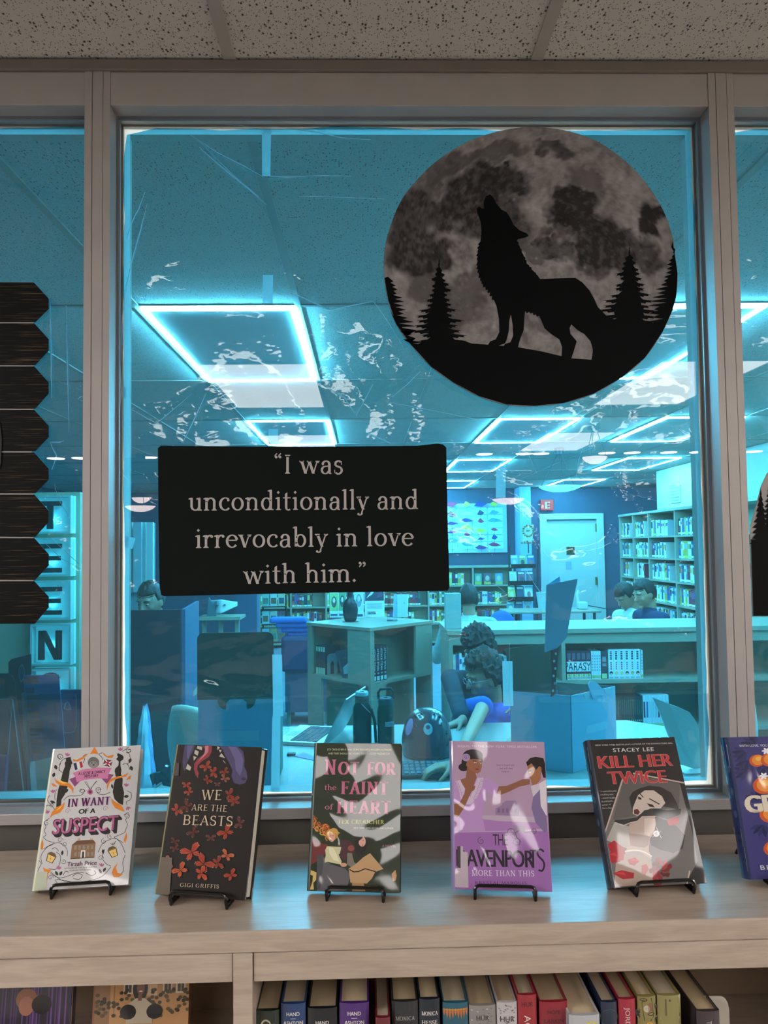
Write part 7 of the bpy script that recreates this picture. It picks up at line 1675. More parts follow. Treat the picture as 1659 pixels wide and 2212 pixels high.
    p.text('IN WANT', 590, 915, 1100, 872, 92, '#b88fb6', 'serif', .04, bold=.0003); p.text('IN WANT', 584, 909, 1092, 866, 92, '#6a2a5c', 'serif', .04, bold=.0005); p.text('OF A', 724, 988, 918, 972, 56, DK, bold=.0006)
    # SUSPECT with block shadow
    for o in range(6): p.text('SUSPECT', 408+o*5, 1250+o*6, 1190+o*5, 1176+o*6, 185, '#332a30', bold=.0008)
    p.text('SUSPECT', 402, 1245, 1183, 1170, 185, '#332a30', bold=.0009); p.text('SUSPECT', 408, 1241, 1177, 1167, 174, '#c06a96', bold=.0004)
    # house
    p.poly([(640, 1360), (700, 1310), (895, 1295), (922, 1330), (905, 1505), (620, 1530)], '#8a6a4c'); p.poly([(640, 1365), (705, 1308), (890, 1292), (922, 1332)], '#6b4c3a')
    for r_ in range(2):
        for c_ in range(5):
            if r_ == 1 and c_ == 2: continue
            x = 668+c_*50; y = 1390+r_*80-c_*3; p.poly([(x, y-20), (x+28, y-22), (x+26, y+26), (x-3, y+28)], '#8d8478')
    p.poly([(748, 1424), (800, 1420), (795, 1512), (738, 1518)], '#e2dcd0'); p.poly([(762, 1438), (786, 1436), (782, 1514), (755, 1516)], '#3a3a44'); p.poly([(620, 1522), (905, 1498), (905, 1506), (620, 1532)], '#4a3428')
    for x in (712, 728, 860, 876): p.poly([(x, 1280), (x+8, 1279), (x+8, 1300), (x, 1302)], '#b07a50')
    # lanterns
    for x, y, r_ in ((385, 1530, 22), (1130, 1440, -22)):
        k, s_ = math.cos(R(r_)), math.sin(R(r_)); T_ = lambda L: [(x+a*k-b*s_, y+a*s_+b*k) for a, b in L]
        p.poly(T_([(-55, -40), (55, -40), (40, 50), (-40, 50)]), '#3a2c20'); p.poly(T_([(-46, -34), (46, -34), (32, 44), (-32, 44)]), '#e2c274'); p.poly(T_([(-60, -42), (60, -42), (25, -75), (-25, -75)]), '#6b5436'); p.poly(T_([(-8, 10), (0, -18), (8, 10), (0, 26)]), '#e08a2e')
    p.text('Tirzah Price', 578, 1620, 930, 1590, 52, '#5a2a4c', bold=.0002); p.text('AUTHOR OF THE JANE AUSTEN', 545, 1655, 930, 1622, 17, DK); p.text('MURDER MYSTERIES', 605, 1680, 860, 1658, 17, DK)
    p.poly([(195, 1690), (345, 1690), (325, 1905), (150, 1925)], '#b9bfa8')
def butterfly(p, x, y, s, rot, c, c2='#7a2a20'):
    k, t_ = math.cos(R(rot)), math.sin(R(rot)); f = lambda L: [(x+(a*k-b*t_)*s, y+(a*t_+b*k)*s) for a, b in L]
    for m_ in (1, -1):
        p.poly(f([(0, -.1), (m_*.35, -.62), (m_*.75, -.70), (m_*.95, -.48), (m_*.85, -.15), (m_*.45, .04), (0, .06)]), '#2a1712'); p.poly(f([(0, -.08), (m_*.34, -.54), (m_*.70, -.60), (m_*.84, -.42), (m_*.76, -.16), (m_*.42, .0), (0, .03)]), c)
        p.poly(f([(0, .05), (m_*.45, .05), (m_*.68, .22), (m_*.62, .55), (m_*.36, .66), (m_*.1, .40)]), '#2a1712'); p.poly(f([(0, .07), (m_*.42, .09), (m_*.58, .24), (m_*.53, .48), (m_*.34, .56), (m_*.1, .34)]), c)
        for a, b in ((.5, -.45), (.62, -.30), (.35, .35)): p.line(f([(m_*.08, -.05 if b < 0 else .1), (m_*a, b)]), 2.5*s/60, c2)
        for a, b in ((.80, -.52), (.86, -.36), (.82, -.24), (.58, .50), (.62, .36)): p.ell(*f([(m_*a, b)])[0], s*.035, s*.035, '#e6b48a', n=6)
    p.line(f([(0, -.25), (0, .4)]), .07*s, '#1c1210')
def draw2(p, W, H):
    p.poly([(395, 155), (1410, 175), (1222, 2025), (110, 1945)], '#171110')
    # purple beast shapes, red tongue and teeth at the top
    p.poly([(500, 160), (620, 160), (600, 230), (560, 300), (520, 380), (500, 470), (480, 440), (470, 360), (485, 260)], '#45405e'); p.poly([(530, 165), (600, 165), (570, 240), (540, 330), (520, 300)], '#5d5880')
    p.poly([(905, 165), (1120, 168), (1190, 230), (1205, 330), (1200, 400), (1230, 470), (1240, 540), (1215, 600), (1150, 620), (1080, 600), (1050, 520), (1060, 450), (1030, 380), (980, 290), (950, 220)], '#4a4468'); p.poly([(1010, 170), (1110, 180), (1170, 260), (1190, 340), (1180, 440), (1150, 520), (1100, 440), (1090, 330), (1050, 240)], '#635d88'); p.ell(1195, 550, 26, 20, '#2f2a44')
    p.poly([(700, 160), (820, 162), (815, 240), (780, 300), (700, 350), (650, 400), (645, 450), (665, 490), (650, 550), (625, 510), (605, 440), (610, 380), (650, 320), (720, 270), (740, 210)], '#8c3540'); p.poly([(740, 165), (780, 165), (775, 240), (730, 290), (660, 350), (640, 390), (680, 320), (735, 250)], '#c07a80')
    for pts in ([(650, 170), (705, 180), (700, 220), (640, 200)], [(620, 215), (665, 235), (650, 285), (610, 260)], [(600, 290), (640, 300), (605, 345)], [(880, 170), (915, 185), (885, 215)], [(900, 210), (935, 215), (915, 245)], [(930, 250), (975, 310), (905, 290)], [(950, 330), (985, 375), (955, 350)], [(530, 380), (575, 420), (560, 460), (510, 440)]): p.poly(pts, '#b9b3a8')
    O1 = '#9c3a22'; O2 = '#843020'; O3 = '#4e221e'
    for a in ((750, 410, 78, -30, O1), (835, 480, 70, 85, O1), (765, 570, 60, 50, O2), (970, 470, 60, -35, O2), (970, 550, 60, 30, '#8a5240'), (515, 630, 56, 0, O1), (545, 710, 60, -40, O1), (1030, 740, 80, 80, O2), (1085, 820, 80, -20, O2), (400, 930, 80, 55, O1), (515, 880, 90, -60, O3), (1150, 1080, 80, -70, '#54302c'), (985, 1190, 110, -40, O1),
        (595, 1190, 85, -45, O3), (375, 1300, 54, 20, O3), (375, 1385, 58, -20, O3), (805, 1260, 66, 0, '#54302c'), (575, 1430, 140, -25, '#aa4230'), (720, 1570, 140, 40, O1), (890, 1560, 90, 75, O2), (1000, 1470, 90, 30, '#b06038'), (280, 1560, 90, 70, '#8a4a48'), (440, 1650, 110, -40, '#b5522c'), (1050, 1710, 90, -35, O1), (690, 1690, 100, 80, '#b04426'), (885, 620, 40, 0, '#5a3a38')): butterfly(p, *a)
    G = '#c9b596'
    p.text('WE', 690, 806, 938, 806, 118, G, 'serif', .02); p.text('ARE THE', 572, 930, 1002, 944, 74, G, 'serif', .03); p.text('BEASTS', 462, 1102, 1070, 1118, 118, G, 'serif', .02)
    p.text('GIGI GRIFFIS', 430, 1852, 905, 1875, 46, G, 'serif', .05)
    p.poly([(355, 368), (440, 372), (430, 522), (340, 518)], '#4c4442'); p.poly([(195, 1490), (345, 1500), (310, 1955), (115, 1940)], '#6a5f55')
def draw3(p, W, H):
    p.poly([(285, 133), (1318, 138), (1300, 1935), (170, 1918)], '#2c3526')
    for a in ((395, 300, 60, 0, 1.4), (370, 400, 40, 90, 1.2), (450, 560, 50, 180, 1.3), (500, 310, 50, 0, 1.2), (370, 470, 40, 60, 1.2), (430, 600, 34, 0, 1.1)): curl(p, *a, '#2a3026', 10)
    p.text('LEX CROUCHER IS ONE OF MY FAVORITE MODERN AUTHORS', 437, 222, 1202, 224, 22, '#cfcfae'); p.text('AND THEY SHOULD BE YOURS, TOO  \u2014 CASEY McQUISTON', 447, 270, 1180, 270, 22, '#cfcfae')
    PKK = '#c4708c'
    p.text('N', 395, 510, 540, 510, 180, PKK, 'serif', bold=.0012); p.text('OT', 562, 508, 812, 508, 150, PKK, 'serif', .06, bold=.0012); p.text('FOR', 905, 508, 1248, 510, 150, PKK, 'serif', .06, bold=.0012)
    p.text('the', 396, 694, 540, 694, 62, PKK, 'serif'); p.text('FAINT', 590, 742, 1160, 744, 152, PKK, 'serif', .05, bold=.0012)
    p.text('of', 396, 926, 500, 926, 62, PKK, 'serif'); p.text('HEART', 538, 972, 1190, 976, 154, PKK, 'serif', .05, bold=.0012)
    p.text('LEX CROUCHER', 570, 1098, 1110, 1100, 54, '#c8cc7c', bold=.0003, spacing=1.15); p.text('NEW YORK TIMES BESTSELLING AUTHOR', 745, 1155, 1220, 1157, 18, '#d8d8c8'); p.text('A NOVEL', 1085, 1375, 1252, 1377, 30, '#b9888c')
    # riders, simplified: red-haired figure, dark-haired figure, pale horse
    p.poly([(238, 1270), (330, 1330), (430, 1350), (400, 1440), (370, 1510), (290, 1560), (220, 1600)], '#6e3230')
    p.poly([(360, 1480), (460, 1590), (640, 1640), (700, 1720), (650, 1910), (290, 1915), (330, 1640)], '#5e5c60'); p.poly([(300, 1480), (370, 1475), (372, 1600), (350, 1750), (330, 1900), (290, 1905)], '#4b4d50')
    rnd = random.Random(3)
    for i in range(34):
        a = rnd.uniform(0, 1); x0 = 470-230*a; y0 = 1230-190*a+rnd.uniform(-40, 70)
        curl(p, x0, y0, rnd.uniform(24, 52), rnd.uniform(0, 360), .9, rnd.choice(['#b0552a', '#c47a34', '#8f4424', '#d09a4c']), rnd.uniform(9, 17), rnd.choice([-1, 1]))
    p.ell(480, 1230, 75, 70, '#b9863e'); p.ell(480, 1255, 42, 62, '#cf9a80'); p.ell(505, 1190, 50, 40, '#c4954a'); p.ell(468, 1296, 12, 6, '#a04040'); p.ell(465, 1246, 6, 4, '#2a1a14'); p.ell(494, 1244, 6, 4, '#2a1a14')
    for i in range(10): curl(p, 430+i*14, 1170+abs(5-i)*12, 22, i*40, .9, '#c9a052', 8)
    p.poly([(420, 1370), (510, 1375), (600, 1380), (605, 1440), (560, 1470), (595, 1550), (590, 1590), (520, 1580), (430, 1560), (390, 1570), (390, 1540), (405, 1480), (398, 1420)], '#c9c49a'); p.poly([(440, 1380), (500, 1390), (540, 1480), (570, 1560), (500, 1540), (450, 1460)], '#e0dcb8'); p.ell(620, 1595, 40, 24, '#cf9a80')
    p.poly([(600, 1290), (700, 1300), (760, 1370), (760, 1430), (730, 1480), (660, 1500), (640, 1560), (570, 1480), (590, 1400)], '#4c3038'); p.ell(712, 1392, 40, 36, '#8c4a44')
    p.poly([(760, 1240), (820, 1215), (900, 1230), (990, 1320), (930, 1350), (900, 1380), (880, 1450), (800, 1500), (755, 1430)], '#2a2826'); p.ell(845, 1310, 44, 62, '#cf9f90'); p.poly([(790, 1240), (860, 1235), (850, 1270), (810, 1300), (795, 1360), (770, 1330)], '#2a2826'); p.ell(850, 1355, 8, 5, '#a04040'); p.ell(858, 1296, 7, 4, '#2a1a14')
    p.poly([(665, 1450), (720, 1450), (745, 1560), (830, 1620), (870, 1660), (820, 1680), (740, 1640), (660, 1590)], '#7a7468'); p.ell(850, 1655, 34, 22, '#cf9a80')
    p.poly([(680, 1640), (760, 1590), (860, 1500), (940, 1450), (1100, 1640), (1000, 1680), (960, 1760), (900, 1820), (700, 1810)], '#b9966c'); p.line([(690, 1650), (740, 1680), (800, 1675), (880, 1640), (1010, 1675)], 14, '#3a2a24'); p.poly([(720, 1810), (860, 1815), (880, 1915), (720, 1915)], '#a5835c')
    p.poly([(1200, 1700), (1245, 1650), (1260, 1720), (1250, 1780), (1215, 1790)], '#b98a5c'); p.poly([(215, 1660), (290, 1690), (285, 1780), (250, 1820), (255, 1900), (210, 1900), (220, 1860), (240, 1800), (245, 1730), (215, 1720)], '#c9b06a')
def draw4(p, W, H):
    p.poly([(190, 110), (1300, 115), (1405, 1920), (200, 1890)], '#a984b0')
    p.poly([(200, 112), (1300, 116), (1330, 1000), (200, 980)], '#ad90ab'); p.poly([(200, 980), (1340, 1010), (1350, 1190), (205, 1200)], '#b4a2b4'); p.poly([(210, 1200), (1350, 1180), (1405, 1918), (205, 1888)], '#9a6aa8')
    p.poly([(215, 1000), (760, 1060), (1340, 1080), (1342, 1150), (760, 1180), (215, 1190)], '#a578b0')
    p.text('SEQUEL TO THE NEW YORK TIMES BESTSELLER', 276, 184, 1210, 188, 26, '#dccfe0', spacing=1.1)
    for i, s_ in enumerate(("They've found love", '... but will they', 'keep it?')): p.text(s_, (730, 745, 795)[i], 402+38*i, (947, 930, 890)[i], 402+38*i, 20, '#4a3a4c', 'serif')
    # house and waggon
    p.poly([(720, 910), (800, 870), (800, 850), (850, 815), (960, 815), (1000, 870), (1000, 1000), (720, 985)], '#8f7698'); 
    for k in range(5): p.poly([(745+k*50, 910), (775+k*50, 910), (775+k*50, 960), (745+k*50, 960)], '#7d6288')
    p.poly([(930, 1110), (1080, 1120), (1070, 1200), (940, 1190)], '#8f7698')
    for x, y, r_ in ((905, 1190, 42), (1180, 1180, 28)): p.line([(x+r_*math.cos(a*.4), y+r_*math.sin(a*.4)) for a in range(17)], 9, '#6f4f78'); p.line([(x-r_, y), (x+r_, y)], 5, '#6f4f78'); p.line([(x, y-r_), (x, y+r_)], 5, '#6f4f78')
    p.line([(1060, 1200), (1180, 1180)], 9, '#6f4f78')
    # woman
    SK = '#8a5a44'; HR = '#241c20'
    p.ell(345, 420, 62, 48, HR); p.ell(455, 280, 118, 72, HR); p.poly([(335, 300), (400, 330), (380, 420), (330, 440), (320, 360)], HR)
    p.poly([(390, 400), (480, 470), (500, 540), (560, 560), (560, 640), (420, 860), (330, 700), (300, 570), (370, 545)], SK)
    p.poly([(380, 340), (420, 325), (520, 320), (565, 350), (560, 420), (545, 470), (510, 498), (470, 480), (410, 440), (375, 400)], '#96624a'); p.poly([(330, 340), (350, 270), (430, 230), (520, 250), (570, 300), (572, 360), (540, 330), (480, 320), (420, 325), (385, 350), (365, 420)], HR)
    p.ell(375, 305, 48, 46, '#a08ab0')
    for a in range(3): curl(p, 375, 305, 34-9*a, a*100, .9, '#7c6490', 5)
    p.ell(484, 366, 14, 7, '#e8e0d8'); p.ell(552, 375, 9, 7, '#e8e0d8'); p.ell(486, 367, 6, 6, '#1a1416'); p.ell(554, 376, 5, 6, '#1a1416'); p.line([(455, 345), (500, 350)], 7, HR); p.line([(535, 350), (565, 362)], 7, HR); p.ell(505, 443, 22, 11, '#8a3a44'); p.line([(525, 380), (528, 415), (512, 420)], 4, '#6a4030')
    p.poly([(225, 600), (310, 570), (330, 680), (400, 800), (500, 540), (580, 535), (680, 570), (760, 640), (720, 770), (620, 700), (600, 800), (560, 1000), (600, 1180), (300, 1180), (290, 830), (215, 850)], '#b48cc0'); p.poly([(250, 590), (300, 570), (420, 780), (510, 545), (580, 545), (560, 650), (500, 780), (430, 860), (320, 860), (290, 700)], '#c9b4cc')
    for i in range(7): curl(p, 275+i*14, 610+i*34, 20, 90, 1, '#8a7094', 4); curl(p, 560-i*14, 580+i*36, 20, 90, 1, '#8a7094', 4)
    p.poly([(370, 610), (400, 640), (430, 600), (450, 640), (485, 640), (470, 690), (420, 720), (400, 790), (350, 900), (270, 1020), (225, 1000), (215, 860), (290, 850), (350, 740), (360, 680)], SK)
    p.poly([(760, 645), (850, 640), (950, 600), (1040, 560), (1130, 560), (1130, 620), (1000, 650), (880, 710), (790, 745), (730, 730)], SK)
    # man
    p.poly([(1100, 400), (1150, 370), (1240, 380), (1260, 440), (1260, 560), (1210, 620), (1160, 630), (1140, 560), (1115, 520), (1108, 450)], '#a06a4a'); p.poly([(1085, 360), (1130, 310), (1200, 292), (1290, 310), (1318, 400), (1320, 540), (1290, 540), (1265, 460), (1240, 410), (1220, 430), (1200, 450), (1170, 400), (1150, 370), (1100, 405)], '#241c1c'); p.ell(1245, 440, 24, 34, '#a06a4a'); p.ell(1132, 480, 12, 6, '#e8e0d8'); p.line([(1108, 462), (1150, 455)], 7, '#241c1c')
    p.poly([(1240, 610), (1325, 560), (1335, 1000), (1260, 900), (1200, 760)], '#d8d0d8'); p.poly([(1250, 680), (1260, 880), (1330, 1000), (1345, 1170), (1310, 1200), (1200, 1080), (1150, 900), (1170, 770)], '#7c6a94'); p.poly([(1140, 640), (1240, 610), (1250, 680), (1170, 770)], '#c8bccc')
    for a in ((550, 1300, 50, 90, 1.2), (970, 1320, 56, 0, 1.3), (950, 1240, 36, 180, 1.1)): curl(p, *a, '#5a4460', 7)
    K_ = '#332c36'
    p.text('THE', 690, 1352, 868, 1354, 140, K_, spacing=.9); p.line([(1000, 1175), (960, 1200), (970, 1250), (1010, 1290), (1010, 1340), (960, 1350)], 9, K_)
    p.text('DAVENPOR', 255, 1606, 1185, 1622, 215, K_, spacing=.9, bold=.0007); p.text('T', 1130, 1622, 1208, 1622, 215, '#9a6aa8', bold=0) if False else None
    p.text('TS', 1128, 1624, 1315, 1668, 0.01, K_) if False else None
    p.poly([(1128, 1405), (1210, 1407), (1210, 1425), (1182, 1425), (1186, 1626), (1160, 1626), (1156, 1424), (1128, 1422)], K_)
    vine(p, [(1300, 1430), (1260, 1400), (1225, 1430), (1235, 1480), (1290, 1540), (1305, 1600), (1280, 1660), (1235, 1650)], K_, 22)
    p.text('MORE THAN THIS', 430, 1722, 1190, 1730, 70, '#e2d6e4', 'serif', .02); p.text('KRYSTAL MARQUIS', 470, 1822, 1097, 1828, 34, '#4a2a50', 'serif', .08)
    p.poly([(262, 1365), (330, 1365), (330, 1425), (385, 1440), (392, 1870), (210, 1860), (240, 1640), (262, 1630)], '#b9aab4'); p.poly([(262, 1365), (300, 1365), (300, 1630), (262, 1625)], '#4a4048')
def draw5(p, W, H):
    p.poly([(105, 150), (860, 120), (1140, 1390), (335, 1415)], '#221f1f')
    p.poly([(410, 470), (905, 530), (1000, 900), (1060, 1200), (950, 1392), (345, 1405), (250, 1000)], '#6b6664'); p.poly([(345, 860), (480, 900), (470, 1090), (280, 1010)], '#a8a29c')
    for l in ([(415, 480), (265, 950)], [(500, 440), (940, 525)], [(990, 1280), (965, 1392)]): p.line(l, 12, '#b9a79a')
    p.poly([(420, 490), (500, 450), (905, 530), (900, 740), (700, 760), (560, 800), (330, 840)], '#5a5654')
    # face split by a torn strip, generic
    p.poly([(480, 700), (470, 650), (500, 600), (560, 570), (640, 548), (740, 560), (830, 610), (880, 700), (900, 760), (820, 740), (700, 720), (620, 740), (540, 800), (500, 780)], '#2b2523')
    p.poly([(520, 690), (545, 630), (600, 590), (680, 590), (750, 640), (780, 700), (740, 745), (650, 745), (600, 775), (540, 808), (500, 790), (500, 740)], '#c2b2a8'); p.poly([(545, 640), (575, 655), (572, 670), (545, 665)], '#241c1a'); p.poly([(620, 700), (670, 712), (690, 738), (645, 730)], '#241c1a'); p.line([(555, 610), (590, 650)], 8, '#241c1a'); p.line([(640, 660), (730, 710)], 9, '#241c1a'); p.poly([(510, 755), (540, 748), (562, 775), (545, 800), (512, 790)], '#5c1c28')
    p.poly([(345, 858), (350, 840), (440, 835), (540, 820), (600, 760), (680, 745), (800, 762), (915, 750), (910, 800), (800, 840), (700, 810), (580, 812), (540, 850), (430, 880)], '#2a2a2c'); p.line([(352, 862), (420, 890), (465, 870), (540, 852), (580, 815), (700, 812)], 6, '#cfc4ba')
    p.poly([(470, 880), (540, 850), (600, 815), (700, 815), (790, 850), (880, 900), (950, 980), (930, 1090), (850, 1130), (740, 1100), (660, 1060), (640, 1000), (640, 960), (560, 960)], '#2e2826')
    p.poly([(470, 880), (540, 850), (580, 815), (690, 815), (700, 880), (680, 960), (650, 1000), (640, 1060), (640, 1110), (665, 1170), (640, 1200), (560, 1180), (440, 1110), (460, 1060), (480, 960)], '#b5a196'); p.poly([(600, 830), (690, 830), (690, 930), (640, 985), (600, 960)], '#cdbcb0'); p.poly([(470, 955), (560, 965), (650, 985), (635, 1060), (600, 1080), (480, 1060)], '#8f7a6e')
    p.poly([(430, 1110), (560, 1110), (660, 1180), (690, 1390), (350, 1400), (360, 1210)], '#a89488')
    for k in range(22): a = k/21; p.ell(430+230*a, 1110-60*math.sin(a*2.2)+90*a, 7, 7, '#ded8d0', n=8); p.ell(432+210*a, 1128-48*math.sin(a*2.2)+92*a, 5, 5, '#9aa0b8', n=6)
    p.ell(702, 962, 26, 27, '#e6e4e2'); p.ell(702, 962, 14, 15, '#b9bcc4'); p.line([(702, 905), (745, 1000)], 3, '#ffffff'); p.line([(670, 990), (742, 940)], 3, '#ffffff')
    RD = '#a5202a'; 
    for pts in ([(280, 1050), (345, 1015), (430, 1080), (440, 1130), (330, 1130)], [(270, 1120), (350, 1110), (410, 1140), (395, 1195), (330, 1205)], [(350, 1110), (430, 1120), (425, 1180), (380, 1190)], [(335, 1290), (410, 1265), (515, 1290), (512, 1335), (420, 1340)], [(460, 1180), (520, 1160), (558, 1195), (515, 1230), (475, 1215)], [(790, 850), (840, 825), (905, 825), (890, 885), (810, 895)], [(578, 1230), (620, 1215), (640, 1260), (610, 1310), (580, 1290)]): p.poly(pts, RD)
    for pts in ([(300, 1130), (350, 1115), (380, 1150)], [(360, 1290), (420, 1275), (450, 1310)], [(480, 1180), (520, 1170), (540, 1195)]): p.poly(pts, '#c8343a')
    rnd = random.Random(9)
    for k in range(26):
        a = k*2.4; r_ = 95*(1-k/30); x, y = 735+r_*.75*math.cos(a), 1265+r_*.75*math.sin(a); leaf(p, x, y, 52*(1-k/45), 24*(1-k/45), -R(0)+math.degrees(-a)+70, ['#7c1420', '#a5202a', '#8f1a26', '#5c0f18'][k % 4])
    p.poly([(670, 1370), (760, 1370), (740, 1400), (690, 1403)], '#7c1420')
    p.text('NEW YORK TIMES BESTSELLING AUTHOR OF THE DOWNSTAIRS GIRL', 175, 203, 845, 183, 13, '#c9c5c2'); p.text('STACEY LEE', 330, 256, 680, 246, 34, '#dcd8d4', spacing=1.15, bold=.0003)
    def deco(txt, x0, y0, x1, y1, h):
        p.text(txt, x0, y0, x1, y1, h, '#e09a90', bold=.0013); p.text(txt, x0, y0-2, x1, y1-2, h-4, '#b8383c', bold=.0009)
    deco('KILL', 212, 398, 505, 388, 108); deco('HER', 565, 385, 845, 375, 108); deco('TWICE', 300, 535, 795, 522, 112)
    for i, s_ in enumerate(('\u201cA captivating and', 'crackling noir.\u201d', '\u2014KATHLEEN', 'GLASGOW,', 'author of', 'Girl in Pieces')): p.text(s_, 218+i*5, 602+29*i, (360, 345, 358, 335, 312, 335)[i], 598+29*i, 13, '#bdb7b2', 'serif' if i < 2 else 'sans')
def draw6(p, W, H):
    p.poly([(1340, 120), (1900, 100), (2000, 1350), (1500, 1350)], '#3b3a72')
    q = [(1430, 160), (1560, 220), (1659, 300)]
    rnd = random.Random(4)
    for x, y, r_ in ((1480, 270, 200), (1540, 200, 140), (1490, 430, 190), (1560, 480, 30), (1500, 340, 230), (1620, 430, 60), (1640, 560, 300), (1600, 900, 250), (1560, 700, 120), (1660, 780, 200), (1700, 300, 20), (1780, 500, 80)):
        for k in range(5): leaf(p, x, y, 105, 18, r_+k*26-52, '#22264a' if k % 2 else '#2c3060')
    for x, y, r_ in ((1555, 340, 55), (1640, 335, 60), (1600, 560, 76), (1640, 810, 72), (1655, 1100, 62), (1750, 480, 60), (1760, 700, 60)):
        p.ell(x, y, r_, r_, '#c4562c'); p.ell(x+r_*.15, y-r_*.1, r_*.8, r_*.82, '#dc8a34'); p.ell(x+r_*.2, y-r_*.3, r_*.4, r_*.35, '#e8b04e')
    for x, y in ((1620, 255), (1600, 478), (1690, 900)):
        for a in range(6): leaf(p, x, y, 34, 9, a*60, '#e6e6ea')
    p.text('WITH LOVE, YOU REAP WHAT YOU SOW', 1432, 216, 1900, 214, 22, '#dcdce4')
    for o in range(3): p.text('GROVE', 1490-o*2, 790+o*2, 2000, 770, 150, '#d9cdb8', bold=.0022)
    p.text('BROOKE', 1575, 1272, 1850, 1270, 36, '#cfd0c8', spacing=1.2)
BKD = [
 (1, 'hardback with white ornamented cover and pink title, tilted, leftmost on the sill shelf', (-.5514, -.2112), .1006, .4909, .1538, .2286, .030, '#c8c6c6', '#c9cdb4', draw1, [(145, 1930), (1305, 1815), (1470, 150), (410, 215)], Z1),
 (2, 'hardback with black cover and orange butterflies, second from left', (-.3471, -.2331), -.1957, .3628, .1555, .2327, .034, '#171110', '#8a8458', draw2, [(110, 1945), (1222, 2025), (1410, 175), (395, 155)], Z2),
 (3, 'hardback with dark green cover and pink title, third from left', (-.1002, -.2346), -.1098, .3596, .1509, .2308, .026, '#2c3526', '#2c3a26', draw3, [(170, 1918), (1300, 1935), (1318, 138), (285, 133)], Z3),
 (4, 'hardback with lilac cover showing a woman and a man, fourth from left', (.1351, -.2419), -.1141, .2957, .159, .2302, .024, '#a984b0', '#8d7fae', draw4, [(200, 1890), (1405, 1920), (1300, 115), (190, 110)], Z4),
 (5, 'hardback with black cover, red title and roses, fifth from left', (.3923, -.2525), .0638, .443, .1592, .234, .030, '#221f1f', '#2a3040', draw5, [(335, 1415), (1140, 1390), (860, 120), (105, 150)], Z5),
 (6, 'hardback with indigo cover and orange fruit, cut by the right picture edge', (.6255, -.2333), .02, .2731, .150, .2247, .030, '#3b3a72', '#1f2a5a', draw6, [(1500, 1350), (2092, 1350), (1937, 120), (1345, 125)], Z5)]
for n, lab, (x, y), yaw, tilt, W, H, T, c1, c2, dr, cr, z in BKD:
    wav = {1: .004, 2: .006, 3: .020, 4: .018, 5: .010, 6: .006}[n]; wsc = {3: 7, 4: 8}.get(n, 6)
    t, M = hard_book('display_book' if n else '', lab, (x, y, 1.0766), yaw, tilt, W, H, T, c1, c2, n*3.7, dr, cr, z, wav=wav, wsc=wsc) if False else hard_book('hardback_book', lab, (x, y, 1.0766), yaw, tilt, W, H, T, c1, c2, n, dr, cr, z, wav=wav, wsc=wsc)
    if n in (5, 6):
        # spine labels
        p = Print(step=.00002); p.polys([rect(.002, T-.002, .012, .048)], '#b5c7a8'); p.polys([rect(.003, T-.003, .050, .078)], '#cdb98c'); p.text('young', .004, .068, T-.004, .068, .006, '#1a1612'); p.text('Adult', .006, .056, T-.006, .056, .006, '#1a1612'); p.polys([rect(.004, T-.004, H-.05, H-.012)], '#c9d3da'); p.text('YA', .008, H-.032, T-.008, H-.032, .006, '#a02a30')
        for k in range(6): p.ell(T*(.3+.4*(k % 2)), .10+.018*k, .004, .006, '#4a5a74')
        p.build('spine_print', lambda u, v, h: M @ Vector((.004-.006*math.sqrt(max(0, 1-(1-2*u/T)**2))-.0003-h, u, v)), print_mat(.4, 1), t)
# ---------------------------------------------------------------- shelved books below
def shelf_book(px0, px1, py, c, lab, Yf=-.300, art=None, lean=0, pages='#c8b594', H=None, edge='#d8d4cc', dep=.15):
    a = at(px0, py, Y=Yf); b_ = at(px1, py, Y=Yf); T = b_.x-a.x; top = a.z; h = top-LZ-.001
    t = thing('shelved_book', lab, 'book', ((a.x+b_.x)/2, Yf+dep/2, LZ+.001), group='hardback books shelved below the window')
    M = Matrix.Translation((a.x, Yf, LZ+.001)) @ Matrix.Rotation(lean, 4, 'Z')
    m = mat('shelved_%s' % c.strip('#'), c, .35, coat=.8); q = .0026
    B().box(0, q, .002, dep, 0, h, M).build('front_cover', m, t, bevel=.0006); B().box(T-q, T, .002, dep, 0, h, M).build('back_cover', m, t, bevel=.0006)
    sp = [(0, .003)]+[(T/2-T/2*math.cos(R(k)), .003-.005*math.sin(R(k))) for k in range(20, 161, 20)]+[(T, .003), (T, .005), (0, .005)]
    B().prism(sp, 0, h, 'z', M).build('spine', m, t)
    B().box(q+.0004, T-q-.0004, .0056, dep-.004, .003, h-.004, M).build('page_block', mat('pages_%s' % pages.strip('#'), pages, .85, var=.10, scale=5, stretch=(600, 1, 1)), t)
    B().box(q+.0003, T-q-.0003, .0052, .0064, h-.0035, h-.0008, M).build('headband', flat(edge), t)
    if art:
        p = Print(step=.000003); art(p, T, h)
        p.build('spine_print', lambda u, v, hh: M @ Vector((u, .003-.005*math.sqrt(max(0, 1-(1-2*u/T)**2))-.0002-hh, v)), print_mat(.35, .8), t)
    return t
def words(*L, c='#e8e4dc', top=.012, s=.0058, font='sans', lines=True):
    def f(p, T, h):
        y = h-top
        for w_ in L:
            wid = min(T*.78, len(w_)*s*.85); p.text(w_, T/2-wid/2, y-s, T/2+wid/2, y-s, s, c, font, bold=.0001)
            if lines and len(L) > 1 and w_ != L[-1]: p.polys([rect(T*.4, T*.6, y-s*1.75, y-s*1.65)], c)
            y -= s*2.3
    return f
def sidew(txt, c, top, s, l, f0=None):
    def f(p, T, h):
        if f0: f0(p, T, h)
        ps, wd = sans_text(txt); p.h += p.step
        for P in ps: p.poly([(T/2-s*.5+q[1]/.72*s, h-top-q[0]/wd*l) for q in P], c, True, new=False)
    return f
